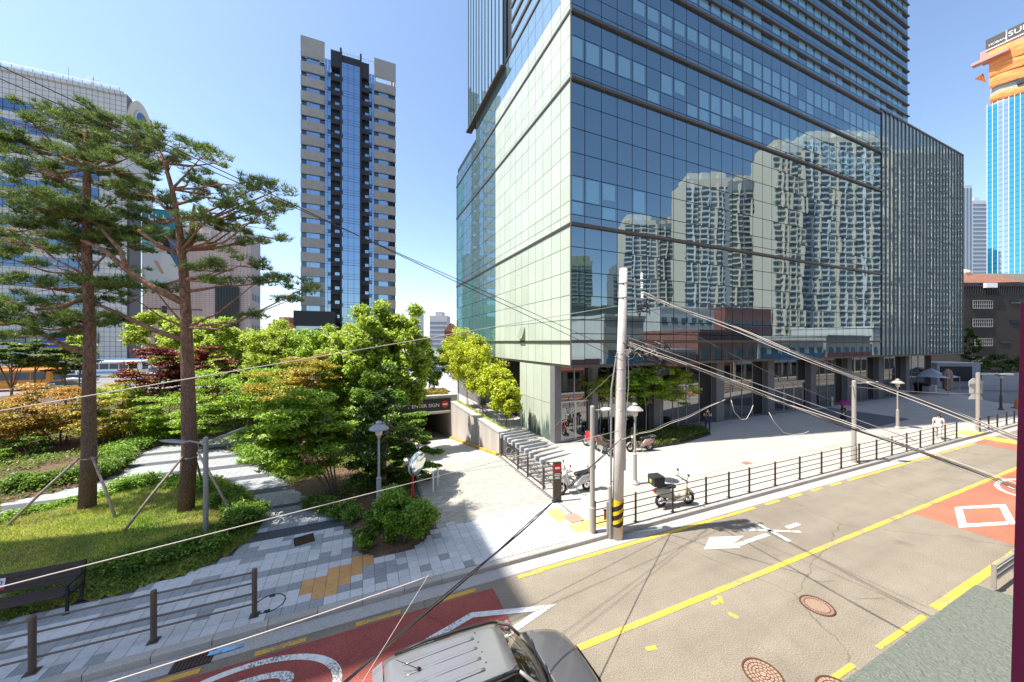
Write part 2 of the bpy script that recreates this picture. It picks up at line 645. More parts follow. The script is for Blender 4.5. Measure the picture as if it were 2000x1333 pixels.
def asphalt(name, c, c2):
    m = mat(name, c, 0.92, color2=c2, scale=1.1, detail=8, bump=0.35, bscale=220)
    nt = m.node_tree
    b = nt.nodes['Principled BSDF']
    old = b.inputs['Base Color'].links[0].from_socket
    geo = nt.nodes.new('ShaderNodeNewGeometry')
    n = nt.nodes.new('ShaderNodeTexNoise')
    n.inputs['Scale'].default_value = 42
    n.inputs['Detail'].default_value = 2
    nt.links.new(geo.outputs['Position'], n.inputs['Vector'])
    mr = nt.nodes.new('ShaderNodeMapRange')
    mr.inputs['From Min'].default_value = 0.3
    mr.inputs['From Max'].default_value = 0.7
    mr.inputs['To Min'].default_value = 0.62
    mr.inputs['To Max'].default_value = 1.38
    nt.links.new(n.outputs['Fac'], mr.inputs[0])
    hs = nt.nodes.new('ShaderNodeHueSaturation')
    nt.links.new(mr.outputs[0], hs.inputs['Value'])
    nt.links.new(old, hs.inputs['Color'])
    # hairline cracks
    v = nt.nodes.new('ShaderNodeTexVoronoi')
    v.feature = 'DISTANCE_TO_EDGE'
    v.inputs['Scale'].default_value = 0.22
    n3 = nt.nodes.new('ShaderNodeTexNoise')
    n3.inputs['Scale'].default_value = 1.6
    n3.inputs['Detail'].default_value = 6
    nt.links.new(geo.outputs['Position'], n3.inputs['Vector'])
    mxv = nt.nodes.new('ShaderNodeMix')
    mxv.data_type = 'VECTOR'
    mxv.inputs['Factor'].default_value = 0.35
    nt.links.new(geo.outputs['Position'], mxv.inputs[4])
    nt.links.new(n3.outputs['Color'], mxv.inputs[5])
    nt.links.new(mxv.outputs[1], v.inputs['Vector'])
    mr2 = nt.nodes.new('ShaderNodeMapRange')
    mr2.inputs['From Min'].default_value = 0.0
    mr2.inputs['From Max'].default_value = 0.0035
    mr2.inputs['To Min'].default_value = 0.6
    mr2.inputs['To Max'].default_value = 1.0
    nt.links.new(v.outputs['Distance'], mr2.inputs[0])
    hs2 = nt.nodes.new('ShaderNodeHueSaturation')
    nt.links.new(mr2.outputs[0], hs2.inputs['Value'])
    nt.links.new(hs.outputs[0], hs2.inputs['Color'])
    # traffic-worn streaks along the road
    mp = nt.nodes.new('ShaderNodeMapping')
    mp.vector_type = 'TEXTURE'
    mp.inputs['Rotation'].default_value = (0, 0, TR)
    mp.inputs['Scale'].default_value = (9.0, 1.1, 1)
    nt.links.new(geo.outputs['Position'], mp.inputs[0])
    n4 = nt.nodes.new('ShaderNodeTexNoise')
    n4.inputs['Scale'].default_value = 1.0
    n4.inputs['Detail'].default_value = 5
    nt.links.new(mp.outputs[0], n4.inputs['Vector'])
    mr4 = nt.nodes.new('ShaderNodeMapRange')
    mr4.inputs['From Min'].default_value = .3
    mr4.inputs['From Max'].default_value = .7
    mr4.inputs['To Min'].default_value = .84
    mr4.inputs['To Max'].default_value = 1.12
    nt.links.new(n4.outputs['Fac'], mr4.inputs[0])
    n5 = nt.nodes.new('ShaderNodeTexNoise')
    n5.inputs['Scale'].default_value = .9
    n5.inputs['Detail'].default_value = 3
    nt.links.new(geo.outputs['Position'], n5.inputs['Vector'])
    mr5 = nt.nodes.new('ShaderNodeMapRange')
    mr5.inputs['From Min'].default_value = .66
    mr5.inputs['From Max'].default_value = .74
    mr5.inputs['To Min'].default_value = 1.0
    mr5.inputs['To Max'].default_value = .78
    nt.links.new(n5.outputs['Fac'], mr5.inputs[0])
    ml = nt.nodes.new('ShaderNodeMath')
    ml.operation = 'MULTIPLY'
    nt.links.new(mr4.outputs[0], ml.inputs[0])
    nt.links.new(mr5.outputs[0], ml.inputs[1])
    hs3 = nt.nodes.new('ShaderNodeHueSaturation')
    nt.links.new(ml.outputs[0], hs3.inputs['Value'])
    nt.links.new(hs2.outputs[0], hs3.inputs['Color'])
    nt.links.new(hs3.outputs[0], b.inputs['Base Color'])
    return m

M['asphalt'] = asphalt('worn asphalt', (0.215, 0.181, 0.134), (0.257, 0.220, 0.168))
M['asphalt_far'] = mat('pale asphalt', (0.21, 0.20, 0.19), 0.9, var=0.1, scale=0.3)
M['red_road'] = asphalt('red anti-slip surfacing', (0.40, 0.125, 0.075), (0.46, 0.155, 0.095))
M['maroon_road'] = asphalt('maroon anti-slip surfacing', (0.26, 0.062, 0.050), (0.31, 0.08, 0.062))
M['gutter'] = mat('concrete gutter', (0.38, 0.365, 0.34), 0.85, var=0.3, scale=38, bump=0.2, bscale=90)
M['paver'] = mat('pale grey paving block', (0.52, 0.525, 0.52), 0.8, var=0.07, scale=12, rnd=0.09)
M['paver_mid'] = mat('mid grey paving block', (0.28, 0.295, 0.30), 0.8, var=0.1, scale=14, rnd=0.1)
M['paver_dark'] = mat('charcoal paving block', (0.075, 0.08, 0.088), 0.8, var=0.12, scale=14, rnd=0.1)
M['tactile'] = mat('ochre tactile tile', (0.55, 0.31, 0.12), 0.75, var=0.1, scale=10, rnd=0.08)
M['mortar'] = mat('dark paving joint', (0.10, 0.10, 0.10), 0.95)
M['cobble'] = mat('beige driveway brick', (0.42, 0.385, 0.325), 0.85, var=0.12, scale=3, rnd=0.05)
M['plaza'] = tile_mat('pale stone slabs', (0.40, 0.372, 0.325), (0.435, 0.408, 0.36), (0.25, 0.23, 0.2), 0.9, 0.9, 0.009, rotz=-TB, rough=0.75, big=0.06)
M['plaza_dark'] = tile_mat('charcoal stone slabs', (0.10, 0.105, 0.115), (0.115, 0.12, 0.13), (0.07, 0.07, 0.08), 0.9, 0.9, 0.006, rotz=-TB)

HS0, HS1, HT0, HT1 = -9.05, -4.05, 1.0, 24.0       # the ramp's opening in the ground
g = MB()
sb, tb = [-3000, HS0, HS1, 3000], [-3000, HT0, HT1, 3000]
for i in range(3):
    for j in range(3):
        if (i, j) != (1, 1):
            g.add([st(sb[i], tb[j], -0.02), st(sb[i + 1], tb[j], -0.02), st(sb[i + 1], tb[j + 1], -0.02), st(sb[i], tb[j + 1], -0.02)], [(0, 1, 2, 3)])
struct(g.build('ground', M['asphalt_far']))

def uv_sheet(name, u0, u1, v0, v1, z, m, parent=None):
    b = MB().sheet([uv(u0, v0), uv(u1, v0), uv(u1, v1), uv(u0, v1)], z)
    return b.build(name, m, parent)

road = struct(uv_sheet('road', -60, 140, 2.6, 9.46, 0.0, M['asphalt']))
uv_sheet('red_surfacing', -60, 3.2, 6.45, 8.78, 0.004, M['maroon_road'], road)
uv_sheet('red_surfacing', 19.4, 36.0, 3.88, 6.22, 0.004, M['red_road'], road)
uv_sheet('red_surfacing', 36.6, 38.2, 3.88, 9.0, 0.008, M['red_road'], road)
uv_sheet('gutter', -60, 140, 9.04, 9.46, 0.006, M['gutter'], road)
uv_sheet('centre_line', 1.0, 140, 6.25, 6.40, 0.009, M['yellow_paint'], road)
uv_sheet('edge_line', 4.5, 12.0, 8.86, 8.99, 0.009, M['yellow_paint'], road)
for (a, b) in ((5.85, 13.4), (18.3, 36.4)):
    pass
b = MB()
for (a, c) in ((6.35, 14.3),):
    b.sheet([uv(a, 8.85), uv(c, 8.85), uv(c, 8.98), uv(a, 8.98)], 0.0095)
o = b.build('edge_line', M['yellow_paint'], road)
uv_sheet('edge_line', 21.2, 36.6, 8.85, 8.98, 0.009, M['yellow_paint'], road)
for (a, c) in ((15.0, 15.9), (16.6, 17.5), (18.2, 19.1), (19.7, 20.6)):
    uv_sheet('edge_dash', a, c, 8.85, 8.98, 0.009, M['yellow_paint'], road)
M['ochre_paint'] = worn_paint('ochre road paint', (0.62, 0.33, 0.05), .62)
for (a, c) in ((-9.2, -4.75), (-3.95, -3.0), (-2.1, -1.15), (-0.15, 0.85), (1.75, 2.75), (4.0, 4.75)):
    uv_sheet('edge_dash', a, c, 8.82, 8.95, 0.010, M['ochre_paint'] if a < 3 else M['yellow_paint'], road)
uv_sheet('edge_line', 2.6, 9.2, 3.74, 3.84, 0.009, M['yellow_paint'], road)
uv_sheet('edge_line', 10.2, 12.4, 3.74, 3.84, 0.009, M['yellow_paint'], road)
uv_sheet('edge_line', 13.0, 60, 3.71, 3.89, 0.009, M['yellow_paint'], road)
uv_sheet('road_hump_stripe', 38.6, 40.0, 6.9, 9.3, 0.010, M['yellow_paint'], road)
uv_sheet('road_hump_stripe', 38.6, 40.0, 4.2, 6.2, 0.010, M['yellow_paint'], road)

def diamond(u0, v0, hu, hv, w):
    k = w * math.hypot(hu, hv) / (hu * hv) 
    iu, iv = hu * (1 - k), hv * (1 - k)
    o4 = [uv(u0 + hu, v0, .0115), uv(u0, v0 + hv, .0115), uv(u0 - hu, v0, .0115), uv(u0, v0 - hv, .0115)]
    i4 = [uv(u0 + iu, v0, .0115), uv(u0, v0 + iv, .0115), uv(u0 - iu, v0, .0115), uv(u0, v0 - iv, .0115)]
    MB().add(o4 + i4, [(k, (k + 1) % 4, 4 + (k + 1) % 4, 4 + k) for k in range(4)]).build('diamond_marking', M['white_paint'], road)
diamond(2.42, 7.60, 2.04, 0.58, 0.16)
diamond(21.7, 5.1, 2.28, 0.72, 0.20)

def ring_mark(u0, v0, ru, rv, w):
    n = 48
    vs, fs = [], []
    for i in range(n):
        t = 2 * math.pi * i / n
        vs.append(uv(u0 + ru * math.cos(t), v0 + rv * math.sin(t), .0115))
        vs.append(uv(u0 + (ru - w * 1.3) * math.cos(t), v0 + (rv - w) * math.sin(t), .0115))
    for i in range(n):
        a, b2 = 2 * i, 2 * ((i + 1) % n)
        fs.append((a, b2, b2 + 1, a + 1))
    MB().add(vs, fs).build('speed_ring_marking', M['white_paint'], road)
ring_mark(-2.15, 7.62, 1.78, 1.06, 0.135)
ring_mark(27.6, 5.1, 1.95, 1.0, 0.15)

def road_text(txt, u0, v0, size, ahead, stretch=1.7):
    me = text_mesh(txt, size, M['white_paint'])
    s = 1 if ahead else -1
    o = link('road_lettering', me, road)
    x, y = (-RN * s), (RU * s * stretch)
    p = uv(u0, v0, 0.0118)
    o.matrix_world = Matrix(((x.x, y.x, 0, p.x), (x.y, y.y, 0, p.y), (0, 0, 1, p.z), (0, 0, 0, 1)))
    return o
road_text('30', -2.0, 7.62, 1.45, False)
road_text('30', 27.5, 5.1, 1.35, True)
road_text('어린이', 33.0, 5.05, 0.95, True, 2.2)
road_text('보호구역', -6.4, 7.6, 0.72, False, 2.4)

# crossed-out arrow in the far lane
z = 0.0115
d0, d1 = Vector((9.96, 7.76)), Vector((14.5, 7.46))
MB().add([uv(9.96, 7.76, z), uv(11.9, 7.76, z), uv(11.15, 7.62, z), uv(11.1, 7.36, z), uv(10.75, 8.16, z)], [(0, 3, 2, 1, 4)]).build('arrow_marking', M['white_paint'], road)
def stroke(a, b, w):
    a, b = uv(*a, z), uv(*b, z)
    MB().beam(a, b, w, 0.002).build('arrow_marking', M['white_paint'], road)
stroke((11.05, 7.50), (12.75, 7.50), 0.15)
stroke((13.8, 7.50), (14.5, 7.50), 0.15)
stroke((12.25, 8.05), (13.95, 7.15), 0.13)
stroke((13.15, 8.15), (12.95, 6.95), 0.16)
for (px, py, a, w) in ((1398, 1178, 0.3, .12), (1407, 1172, 1.2, .13), (1432, 1203, 2.3, .1), (1272, 1267, .2, .12)):
    p = ground(px, py)
    MB().obox((p.x, p.y, .006), Vector((math.cos(a), math.sin(a), 0)), Vector((-math.sin(a), math.cos(a), 0)), Vector((0, 0, 1)), w, .05, .002).build('paint_mark', M['yellow_paint'], road)

# asphalt patches with sealed edges
M['patch'] = asphalt('newer asphalt patch', (0.205, 0.173, 0.129), (0.247, 0.212, 0.162))
for (px, py, hu, hv) in ((1496, 1312, .62, .55), (1612, 1196, .62, .58)):
    p = ground(px, py)
    u0, v0 = to_uv(p)
    uv_sheet('asphalt_patch', u0 - hu, u0 + hu, v0 - hv, v0 + hv, 0.003, M['patch'], road)
# ---- manhole covers
M['iron'] = mat('rusty cast iron', (0.075, 0.032, 0.018), 0.8, color2=(0.13, 0.06, 0.035), scale=9)
M['iron_fill'] = mat('sand worn cover face', (0.34, 0.235, 0.17), 0.9, var=0.15, scale=25)
def manhole(px, py, label, kind):
    p = ground(px, py)
    t = thing('manhole_cover', label, 'manhole cover', (p.x, p.y, 0), TR, 'iron manhole covers in the road')
    MB().lathe([(0.33, 0.003), (0.33, 0.012)], 32).build('plate', M['iron_fill'], t)
    b = MB().torus((0, 0, 0.012), (0, 0, 1), 0.335, 0.022, 36, 6)
    b.torus((0, 0, 0.013), (0, 0, 1), 0.25, 0.009, 32, 5)
    if kind:
        for k in range(36):
            a = 2 * math.pi * k / 36
            b.beam((.26 * math.cos(a), .26 * math.sin(a), .013), (.325 * math.cos(a), .325 * math.sin(a), .013), .012, .008)
        for k in range(-4, 5):
            x = k * .05
            y = math.sqrt(.24 ** 2 - x * x)
            b.beam((x, -y, .013), (x, y, .013), .007, .005)
    else:
        for rr in (.06, .12, .185):
            b.torus((0, 0, .013), (0, 0, 1), rr, .008, 28, 5)
        for rr, n, r2 in ((.12, 12, .185), (.185, 18, .25), (.25, 24, .33), (.06, 7, .12)):
            for k in range(n):
                a = 2 * math.pi * k / n + rr * 9
                b.beam((rr * math.cos(a), rr * math.sin(a), .013), (r2 * math.cos(a), r2 * math.sin(a), .013), .012, .008)
    b.build('iron_rib', M['iron'], t)
manhole(1596, 1184, 'round rusty manhole cover with straight ribs crossed by a cable shadow', True)
manhole(1490, 1318, 'round rusty manhole cover with ring pattern near the bottom edge', False)
manhole(1640, 1356, 'rusty manhole cover mostly hidden by the grey window ledge', False)

# ---- kerbs
def kerb_run(name, u0, u1, v, zt, sgn=1):
    k = struct(MB().add([uv(u0, v + .02, -.02), uv(u1, v + .02, -.02), uv(u1, v + .17, -.02), uv(u0, v + .17, -.02)], [(0, 1, 2, 3)]).build(name, M['mortar']))
    n = int(round((u1 - u0) / 1.0))
    me = None
    for i in range(n):
        zz = zt(u0 + i + .5)
        b = MB()
        L = 0.985
        a0, a1 = zt(u0 + i), zt(u0 + i + 1)
        vs = []
        for (uu, zz) in ((u0 + i + .006, a0), (u0 + i + .994, a1)):
            for (vv, q) in ((v, -.015), (v, zz - .02), (v + .02, zz), (v + .19, zz), (v + .19, -.015)):
                vs.append(uv(uu, vv, q))
        b.add(vs, [(j, (j + 1) % 5, 5 + (j + 1) % 5, 5 + j) for j in range(5)] + [(4, 3, 2, 1, 0), (5, 6, 7, 8, 9)])
        b.build('kerb_stone', M['granite'], k)
    return k
def kz(u):
    if u < -1.6 or u > 8.2:
        return 0.155
    if u < -0.4:
        return 0.155 - (u + 1.6) / 1.2 * 0.02
    if u > 6.4:
        return 0.135 + (u - 6.4) / 1.8 * 0.02
    return 0.135
kerb_run('kerb', -16, 62, 9.47, kz)
struct(MB().add([uv(-30, 2.4, .1), uv(90, 2.4, .1), uv(90, 2.6, .1), uv(-30, 2.6, .1), uv(-30, 2.6, 0), uv(90, 2.6, 0)], [(0, 1, 2, 3), (3, 2, 5, 4)]).build('near_kerb', M['granite']))
struct(uv_sheet('near_sidewalk', 14, 110, -1.0, 2.4, 0.1, M['plaza']))

# ---- park outlines (world XY)
def G(px, py, z=0.15):
    p = ground(px, py, z)
    return (p.x, p.y)
LAWN = [(-34, 9.2), (-24, 10.2), G(0, 1215), G(100, 1188), G(190, 1172), G(270, 1150), G(400, 1108), G(465, 1075), G(500, 1040), G(508, 1008), G(490, 965),
        G(430, 935), G(330, 935), G(225, 958), G(160, 972), G(60, 992), G(0, 1012), (-24, 16.2), (-34, 17)]
BED_BACK = [(-60, 19.5), G(0, 985), G(80, 968), G(170, 948), G(238, 925), G(262, 898), G(300, 874), G(350, 862), (-17, 27), (-14, 33), (-16, 44), (-60, 46)]
BED_R = [G(428, 876), G(470, 885), G(520, 912), G(560, 945), G(605, 978), G(640, 1003), G(668, 1022), G(688, 1042), G(694, 1068), G(704, 1082), G(730, 1089),
         G(770, 1083), G(806, 1072), G(832, 1054), G(848, 1030), G(856, 1004)]
BED_R += [tuple(st(-9.2, t)[:2]) for t in (-4.0, 0, 6, 12.2, 20)] + [(-15.5, 45), (-11.5, 33), (-13, 26)]

side = struct(MB().sheet([uv(-45, 9.66), st(-4.05, -7.68), st(-4.05, 1), st(-9.05, 1), st(-9.05, 26), st(-12, 45), uv(-45, 60)], 0.138).build('sidewalk', M['mortar']))
lawn_pts = LAWN
def paved(x, y, u, v):
    if in_poly(x, y, LAWN) or in_poly(x, y, BED_BACK) or in_poly(x, y, BED_R):
        return False
    dx, dy = x - CORNER.x, y - CORNER.y
    s = dx * BS.x + dy * BS.y
    t = dx * BT.x + dy * BT.y
    if s > -4.1 and t > -7.5:
        return False
    if s > -9.15 and v > 12.1:
        return False
    return True
def apron_line(u):      # the dark kerb line that swings round the planting bed
    pts = [(-2.2, 9.66), (-1.39, 9.75), (0.1, 10.3), (1.37, 11.2), (2.2, 12.3), (2.66, 13.26)]
    for (a, b) in zip(pts, pts[1:]):
        if a[0] <= u <= b[0]:
            return a[1] + (b[1] - a[1]) * (u - a[0]) / (b[0] - a[0])
    return None
TACT = {1: (-1.2, -0.6), 2: (-1.5, -0.3), 3: (-1.5, 0.0), 4: (-0.9, 0.3), 5: (-0.3, 0.9)}
tiles = []
TW = 0.3
for k in range(0, 62):
    v = 9.66 + TW * k
    odd = 0.0
    for i in range(-64, 26):
        u = i * TW + odd
        p = uv(u + TW / 2, v + TW / 2)
        if p.y < 5.5 or abs(p.x) > 1.6 * p.y + 1.0:
            continue
        if not paved(p.x, p.y, u, v):
            continue
        al = apron_line(u + TW / 2)
        kind = 0
        if k in (3, 6, 10) or (k > 16 and (k - 14) % 5 == 0):
            kind = 1
        if k in (13, 14) or (k > 20 and (k - 13) % 7 in (0, 1)):
            kind = 2
        if al is not None and v > al - 1.0 and u > 0.5 and kind:
            kind = 0
        if u > 1.2:
            kind = 0
        if al is not None and abs(v + TW / 2 - al) < 0.17:
            kind = 4
        rnd = random.random()
        if kind == 0 and rnd < (0.06 if k < 15 else .3):
            kind = 1
        if k in TACT and TACT[k][0] - .01 <= u < TACT[k][1] - .01:
            kind = 3
        tiles.append((p.length, u, v, kind, p))
tiles.sort(key=lambda q: q[0])
PM = [M['paver'], M['paver_mid'], M['paver_dark'], M['tactile'], M['paver_mid']]
tile_me = {}
def tile_mesh(kind):
    if kind not in tile_me:
        b = MB().bevel_box(-TW / 2 + .004, TW / 2 - .004, -TW / 2 + .004, TW / 2 - .004, -.015, 0.012, .004)
        if kind == 3:
            for q in (-.09, -.03, .03, .09):
                b.box(-.13, .13, q - .012, q + .012, .011, .016)
        tile_me[kind] = b.mesh('paving_stone', PM[kind])
    return tile_me[kind]
rest = MB()
nt_ = 0
for (d, u, v, kind, p) in tiles:
    if nt_ < 300:
        nm = 'tactile_tile' if kind == 3 else 'paving_stone'
        o = link(nm, tile_mesh(kind), side, (p.x, p.y, .138 + random.uniform(-.001, .0025)), (0, 0, TR))
        nt_ += 1
    else:
        rest.cur = [0, 1, 2, 3, 1][kind]
        if kind == 0 and (v > 14.3 or random.random() < .3):
            rest.cur = 4
        h = TW / 2 - .004
        zz = .150 + random.uniform(-.001, .0025)
        q = [p + RU * (a * h) + RN * (c * h) for (a, c) in ((-1, -1), (1, -1), (1, 1), (-1, 1))]
        rest.add([(a.x, a.y, .139) for a in q] + [(a.x, a.y, zz) for a in q], [(4, 5, 6, 7), (0, 1, 5, 4), (1, 2, 6, 5), (2, 3, 7, 6), (3, 0, 4, 7)])
M['paver_b'] = mat('light grey paving block', (0.33, 0.335, 0.33), 0.8, var=0.22, scale=5)
stuff(rest.build('paving_stone', [M['paver'], M['paver_mid'], M['paver_dark'], M['tactile'], M['paver_b']], side))
# round tile-set manhole in the pavement, square grating
p = ground(527, 1179, .15)
t = thing('pavement_manhole', 'round manhole ring set into the grey pavement beside the railing post', 'manhole cover', (p.x, p.y, .152), TR)
MB().torus((0, 0, .002), (0, 0, 1), .32, .012, 36, 6).build('ring', M['black'], t)
b = MB()
for s_ in (-1, 1):
    b.box(-.06, .06, s_ * .27 - .035, s_ * .27 + .035, 0, .012)
b.build('lifting_slot', M['black'], t)
p = ground(594, 1055, .15)
t = thing('drain_grating', 'square dark iron grating in the charcoal paving band', 'grating', (p.x, p.y, .152), TR + R(12))
b = MB().box(-.28, .28, -.28, -.25, 0, .012).box(-.28, .28, .25, .28, 0, .012).box(-.28, -.25, -.25, .25, 0, .012).box(.25, .28, -.25, .25, 0, .012)
b.build('frame', M['black'], t)
MB().box(-.25, .25, -.25, .25, 0, .003).build('pit', M['black'], t)
for i in range(9):
    MB().box(-.23 + i * .055, -.205 + i * .055, -.25, .25, .004, .010).build('bar', M['iron'], t)
p = ground(378, 1291, 0.006)
u0, v0 = to_uv(p)
t = thing('gully_grating', 'black rectangular gully grating in the gutter below the railing', 'grating', uv(u0, 9.2, .008), TR)
MB().box(-.34, .34, -.18, .18, 0, .004).build('pit', M['black'], t)
for i in range(10):
    MB().box(-.32 + i * .068, -.29 + i * .068, -.17, .17, .004, .014).build('bar', M['iron'], t)
p = ground(447, 1258)
u0, v0 = to_uv(p)
t = thing('litter_sheet', 'crumpled pale blue plastic sheet lying in the gutter', 'litter', uv(u0, 9.25, .01), TR)
b = MB()
for i in range(5):
    for j in range(2):
        x, y = -.3 + i * .12, -.06 + j * .06
        b.add([(x, y, random.uniform(.005, .03)), (x + .12, y, random.uniform(.005, .03)), (x + .12, y + .06, random.uniform(.005, .03)), (x, y + .06, random.uniform(.005, .03))], [(0, 1, 2, 3)])
b.build('sheet', mat('pale blue plastic', (0.25, 0.5, 0.75), 0.3), t)

# ---- driveway and ramp down to the car park
drive = struct(MB().add([st(HS0, -5.45, .139), st(HS1, -5.2, .139), st(HS1, 1.0, .139), st(HS0, 1.0, .139)], [(0, 1, 2, 3)]).build('driveway', M['mortar']))
b = MB()
M['cobble_b'] = mat('grey beige driveway brick', (0.34, 0.315, 0.27), 0.85)
for j in range(0, 66):
    t0 = -5.2 + j * .094
    for i in range(0, 26):
        s0 = HS0 + i * .195 + (.0975 if j % 2 else 0) - .05
        if s0 + .19 > HS1 or s0 < HS0:
            continue
        b.cur = 1 if random.random() < .25 else 0
        zt = .151 + random.uniform(-.001, .002)
        q = [(s0, t0), (s0 + .188, t0), (s0 + .188, t0 + .088), (s0, t0 + .088)]
        b.add([st(*a, .14) for a in q] + [st(*a, zt) for a in q], [(4, 5, 6, 7), (0, 1, 5, 4), (1, 2, 6, 5), (3, 0, 4, 7)])
stuff(b.build('driveway_brick', [M['cobble'], M['cobble_b']], drive))
M['ramp'] = mat('pale ramp concrete', (0.46, 0.43, 0.39), 0.85, var=0.12, scale=1.6, bump=.2)
MB().add([st(HS0, 1, .139), st(HS1, 1, .139), st(HS1, 12.6, -1.75), st(HS0, 12.6, -1.75), st(HS0, 23.5, -3.2), st(HS1, 23.5, -3.2)],
         [(0, 1, 2, 3), (3, 2, 5, 4)]).build('ramp', M['ramp'], drive)
b = MB()
for i in range(38):
    b.box(-.03, .03, -.12, .12, 0, .012)
gr = thing('trench_drain', 'long narrow drain grate across the top of the ramp', 'grating', st(HS0 + .1, -.6, .153), TB)
b = MB()
for i in range(80):
    b.box(i * .06, i * .06 + .035, 0, .18, 0, .01)
stuff(b.build('bar', M['grey_metal'], gr))
MB().box(0, 4.8, 0, .18, -.004, .002).build('channel', M['concrete'], gr)

# ---- plaza
pl = struct(MB().sheet([st(HS1, -7.68), uv(62, 9.66), uv(62, 14), st(90, 20), st(90, 60), st(HS1, 60)], 0.148).build('plaza', M['plaza']))
MB().sheet([st(26.0, 1.2), st(30.8, 1.2), uv(42, 13.6), uv(33.5, 13.2)], 0.152).build('dark_paving', M['plaza_dark'], pl)
M['plaza_joint'] = mat('tan paving joint strip', (0.36, 0.29, 0.22), 0.9)
for (a, c) in ((10.0, 36.0),):
    uv_sheet('joint_strip', a, c, 11.95, 12.0, 0.152, M['plaza_joint'], pl)
for i in range(46):
    u = 9.0 + i * .6
    uv_sheet('joint_strip', u, u + .30, 11.35, 11.39, 0.152, M['plaza_joint'], pl)
for i in range(46):
    u = 9.0 + i * .6
    uv_sheet('joint_strip', u, u + .05, 11.5, 11.9, 0.152, M['plaza_joint'], pl)
M['tact2'] = mat('sun bleached yellow tactile tile', (0.62, 0.47, 0.16), 0.8, var=.08, scale=8, rnd=.05)
def tact_run(u0, v0, nu, nv):
    for i in range(nu):
        for j in range(nv):
            b = MB().bevel_box(-.146, .146, -.146, .146, 0, .012, .004)
            for q in (-.09, -.03, .03, .09):
                b.box(-.13, .13, q - .012, q + .012, .011, .016)
            b.build('tactile_tile', M['tact2'], pl, loc=uv(u0 + .3 * i, v0 + .3 * j, .148)).rotation_euler = (0, 0, TR)
u0, v0 = to_uv(ground(1145, 1024, .15))
tact_run(u0 - .5, v0 - .25, 5, 2)
u0, v0 = to_uv(ground(1105, 1012, .15))
tact_run(u0 - .3, v0, 2, 3)
u0, v0 = to_uv(ground(1885, 848, .15))
tact_run(u0 - .5, v0 - .3, 8, 3)
p = ground(1120, 1013, .15)
tag(MB().box(-.28, .28, -.28, .28, 0, .012).build('hatch_cover', M['iron_fill'], loc=(p.x, p.y, .160)), 'square brown hatch cover among yellow tactile tiles near the pole', 'hatch cover').rotation_euler = (0, 0, TR)
p = ground(1458, 905, .15)
tag(MB().box(-.25, .25, -.16, .16, 0, .01).build('hatch_cover', M['red_road'], loc=(p.x, p.y, .150)), 'small red hatch cover on the pale plaza behind the fence', 'hatch cover').rotation_euler = (0, 0, TR)

# ================================================================== THE GLASS TOWER
M['g_blue'] = glass_mat('blue coated facade glass', (0.014, 0.042, 0.06), (0.54, 0.655, 0.71), 0.36, wave=0.0034, wscale=0.65)
M['g_blind'] = glass_mat('facade glass before a pale blind', (0.16, 0.31, 0.37), (0.42, 0.54, 0.62), 0.34, wave=0.0042, wscale=0.75)
M['g_fin'] = glass_mat('grey green facade glass', (0.24, 0.30, 0.29), (0.50, 0.58, 0.58), 0.35, wave=0.003, wscale=0.9)
M['g_side'] = glass_mat('pale blue side glass', (0.20, 0.32, 0.35), (0.70, 0.80, 0.85), 0.55, wave=0.003, wscale=0.5)
M['g_teal'] = glass_mat('teal side glass', (0.13, 0.28, 0.265), (0.52, 0.68, 0.68), 0.45, wave=0.004, wscale=0.6)
M['g_shop'] = glass_mat('dark shopfront glass', (0.012, 0.014, 0.016), (0.42, 0.43, 0.44), 0.5, wave=0.0015, wscale=0.4)
M['panel'] = mat('pale green white wall panel', (0.49, 0.535, 0.43), 0.25, 0.0, 0.5, var=0.05, scale=0.5, rnd=0.055, coat=0.15)
M['mullion'] = mat('dark blue grey mullion', (0.018, 0.024, 0.03), 0.5)
M['ledge'] = mat('bronze ledge', (0.085, 0.068, 0.055), 0.5, 0.3)
M['pier'] = mat('grey stone pier', (0.16, 0.155, 0.155), 0.7, var=0.1, scale=3)
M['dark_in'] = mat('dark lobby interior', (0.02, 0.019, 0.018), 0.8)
M['joint'] = mat('grey sealant', (0.14, 0.145, 0.13), 0.8)

TW_ = thing('glass_tower', 'huge blue glass office tower on a podium with a pale panelled side, reflecting apartment blocks', 'office tower', CORNER, TB)
SF, SE, TE = 37.66, 59.4, 25.6
cols = [0.0, 0.99] + [0.99 + (SF - 0.99) / 30 * k for k in range(1, 31)]
rows = [5.2, 6.54, 7.08, 7.9, 9.34, 10.75, 12.2, 13.5, 14.1, 14.9, 16.4, 17.76, 19.2, 20.67, 22.0, 22.4, 23.3, 24.65, 25.95, 26.5, 27.4, 28.7, 30.1]
# cores
MB().box(0.12, SE - .12, 0.12, TE - .12, 5.35, 28.2).build('core', M['mullion'], TW_)
MB().box(0.12, SE - .12, 0.12, 18.0, 28.2, 30.0).build('core', M['mullion'], TW_)
MB().box(0.12, 43.7, 0.12, 19.4, 30.0, 74).build('core', M['mullion'], TW_)
MB().box(0.0, SE, 0.0, TE, 5.06, 5.2).build('soffit', M['ledge'], TW_)

def proj_size(s, t, z, w):
    p = st(s, t, z)
    return w * F / max(p.y, 1)

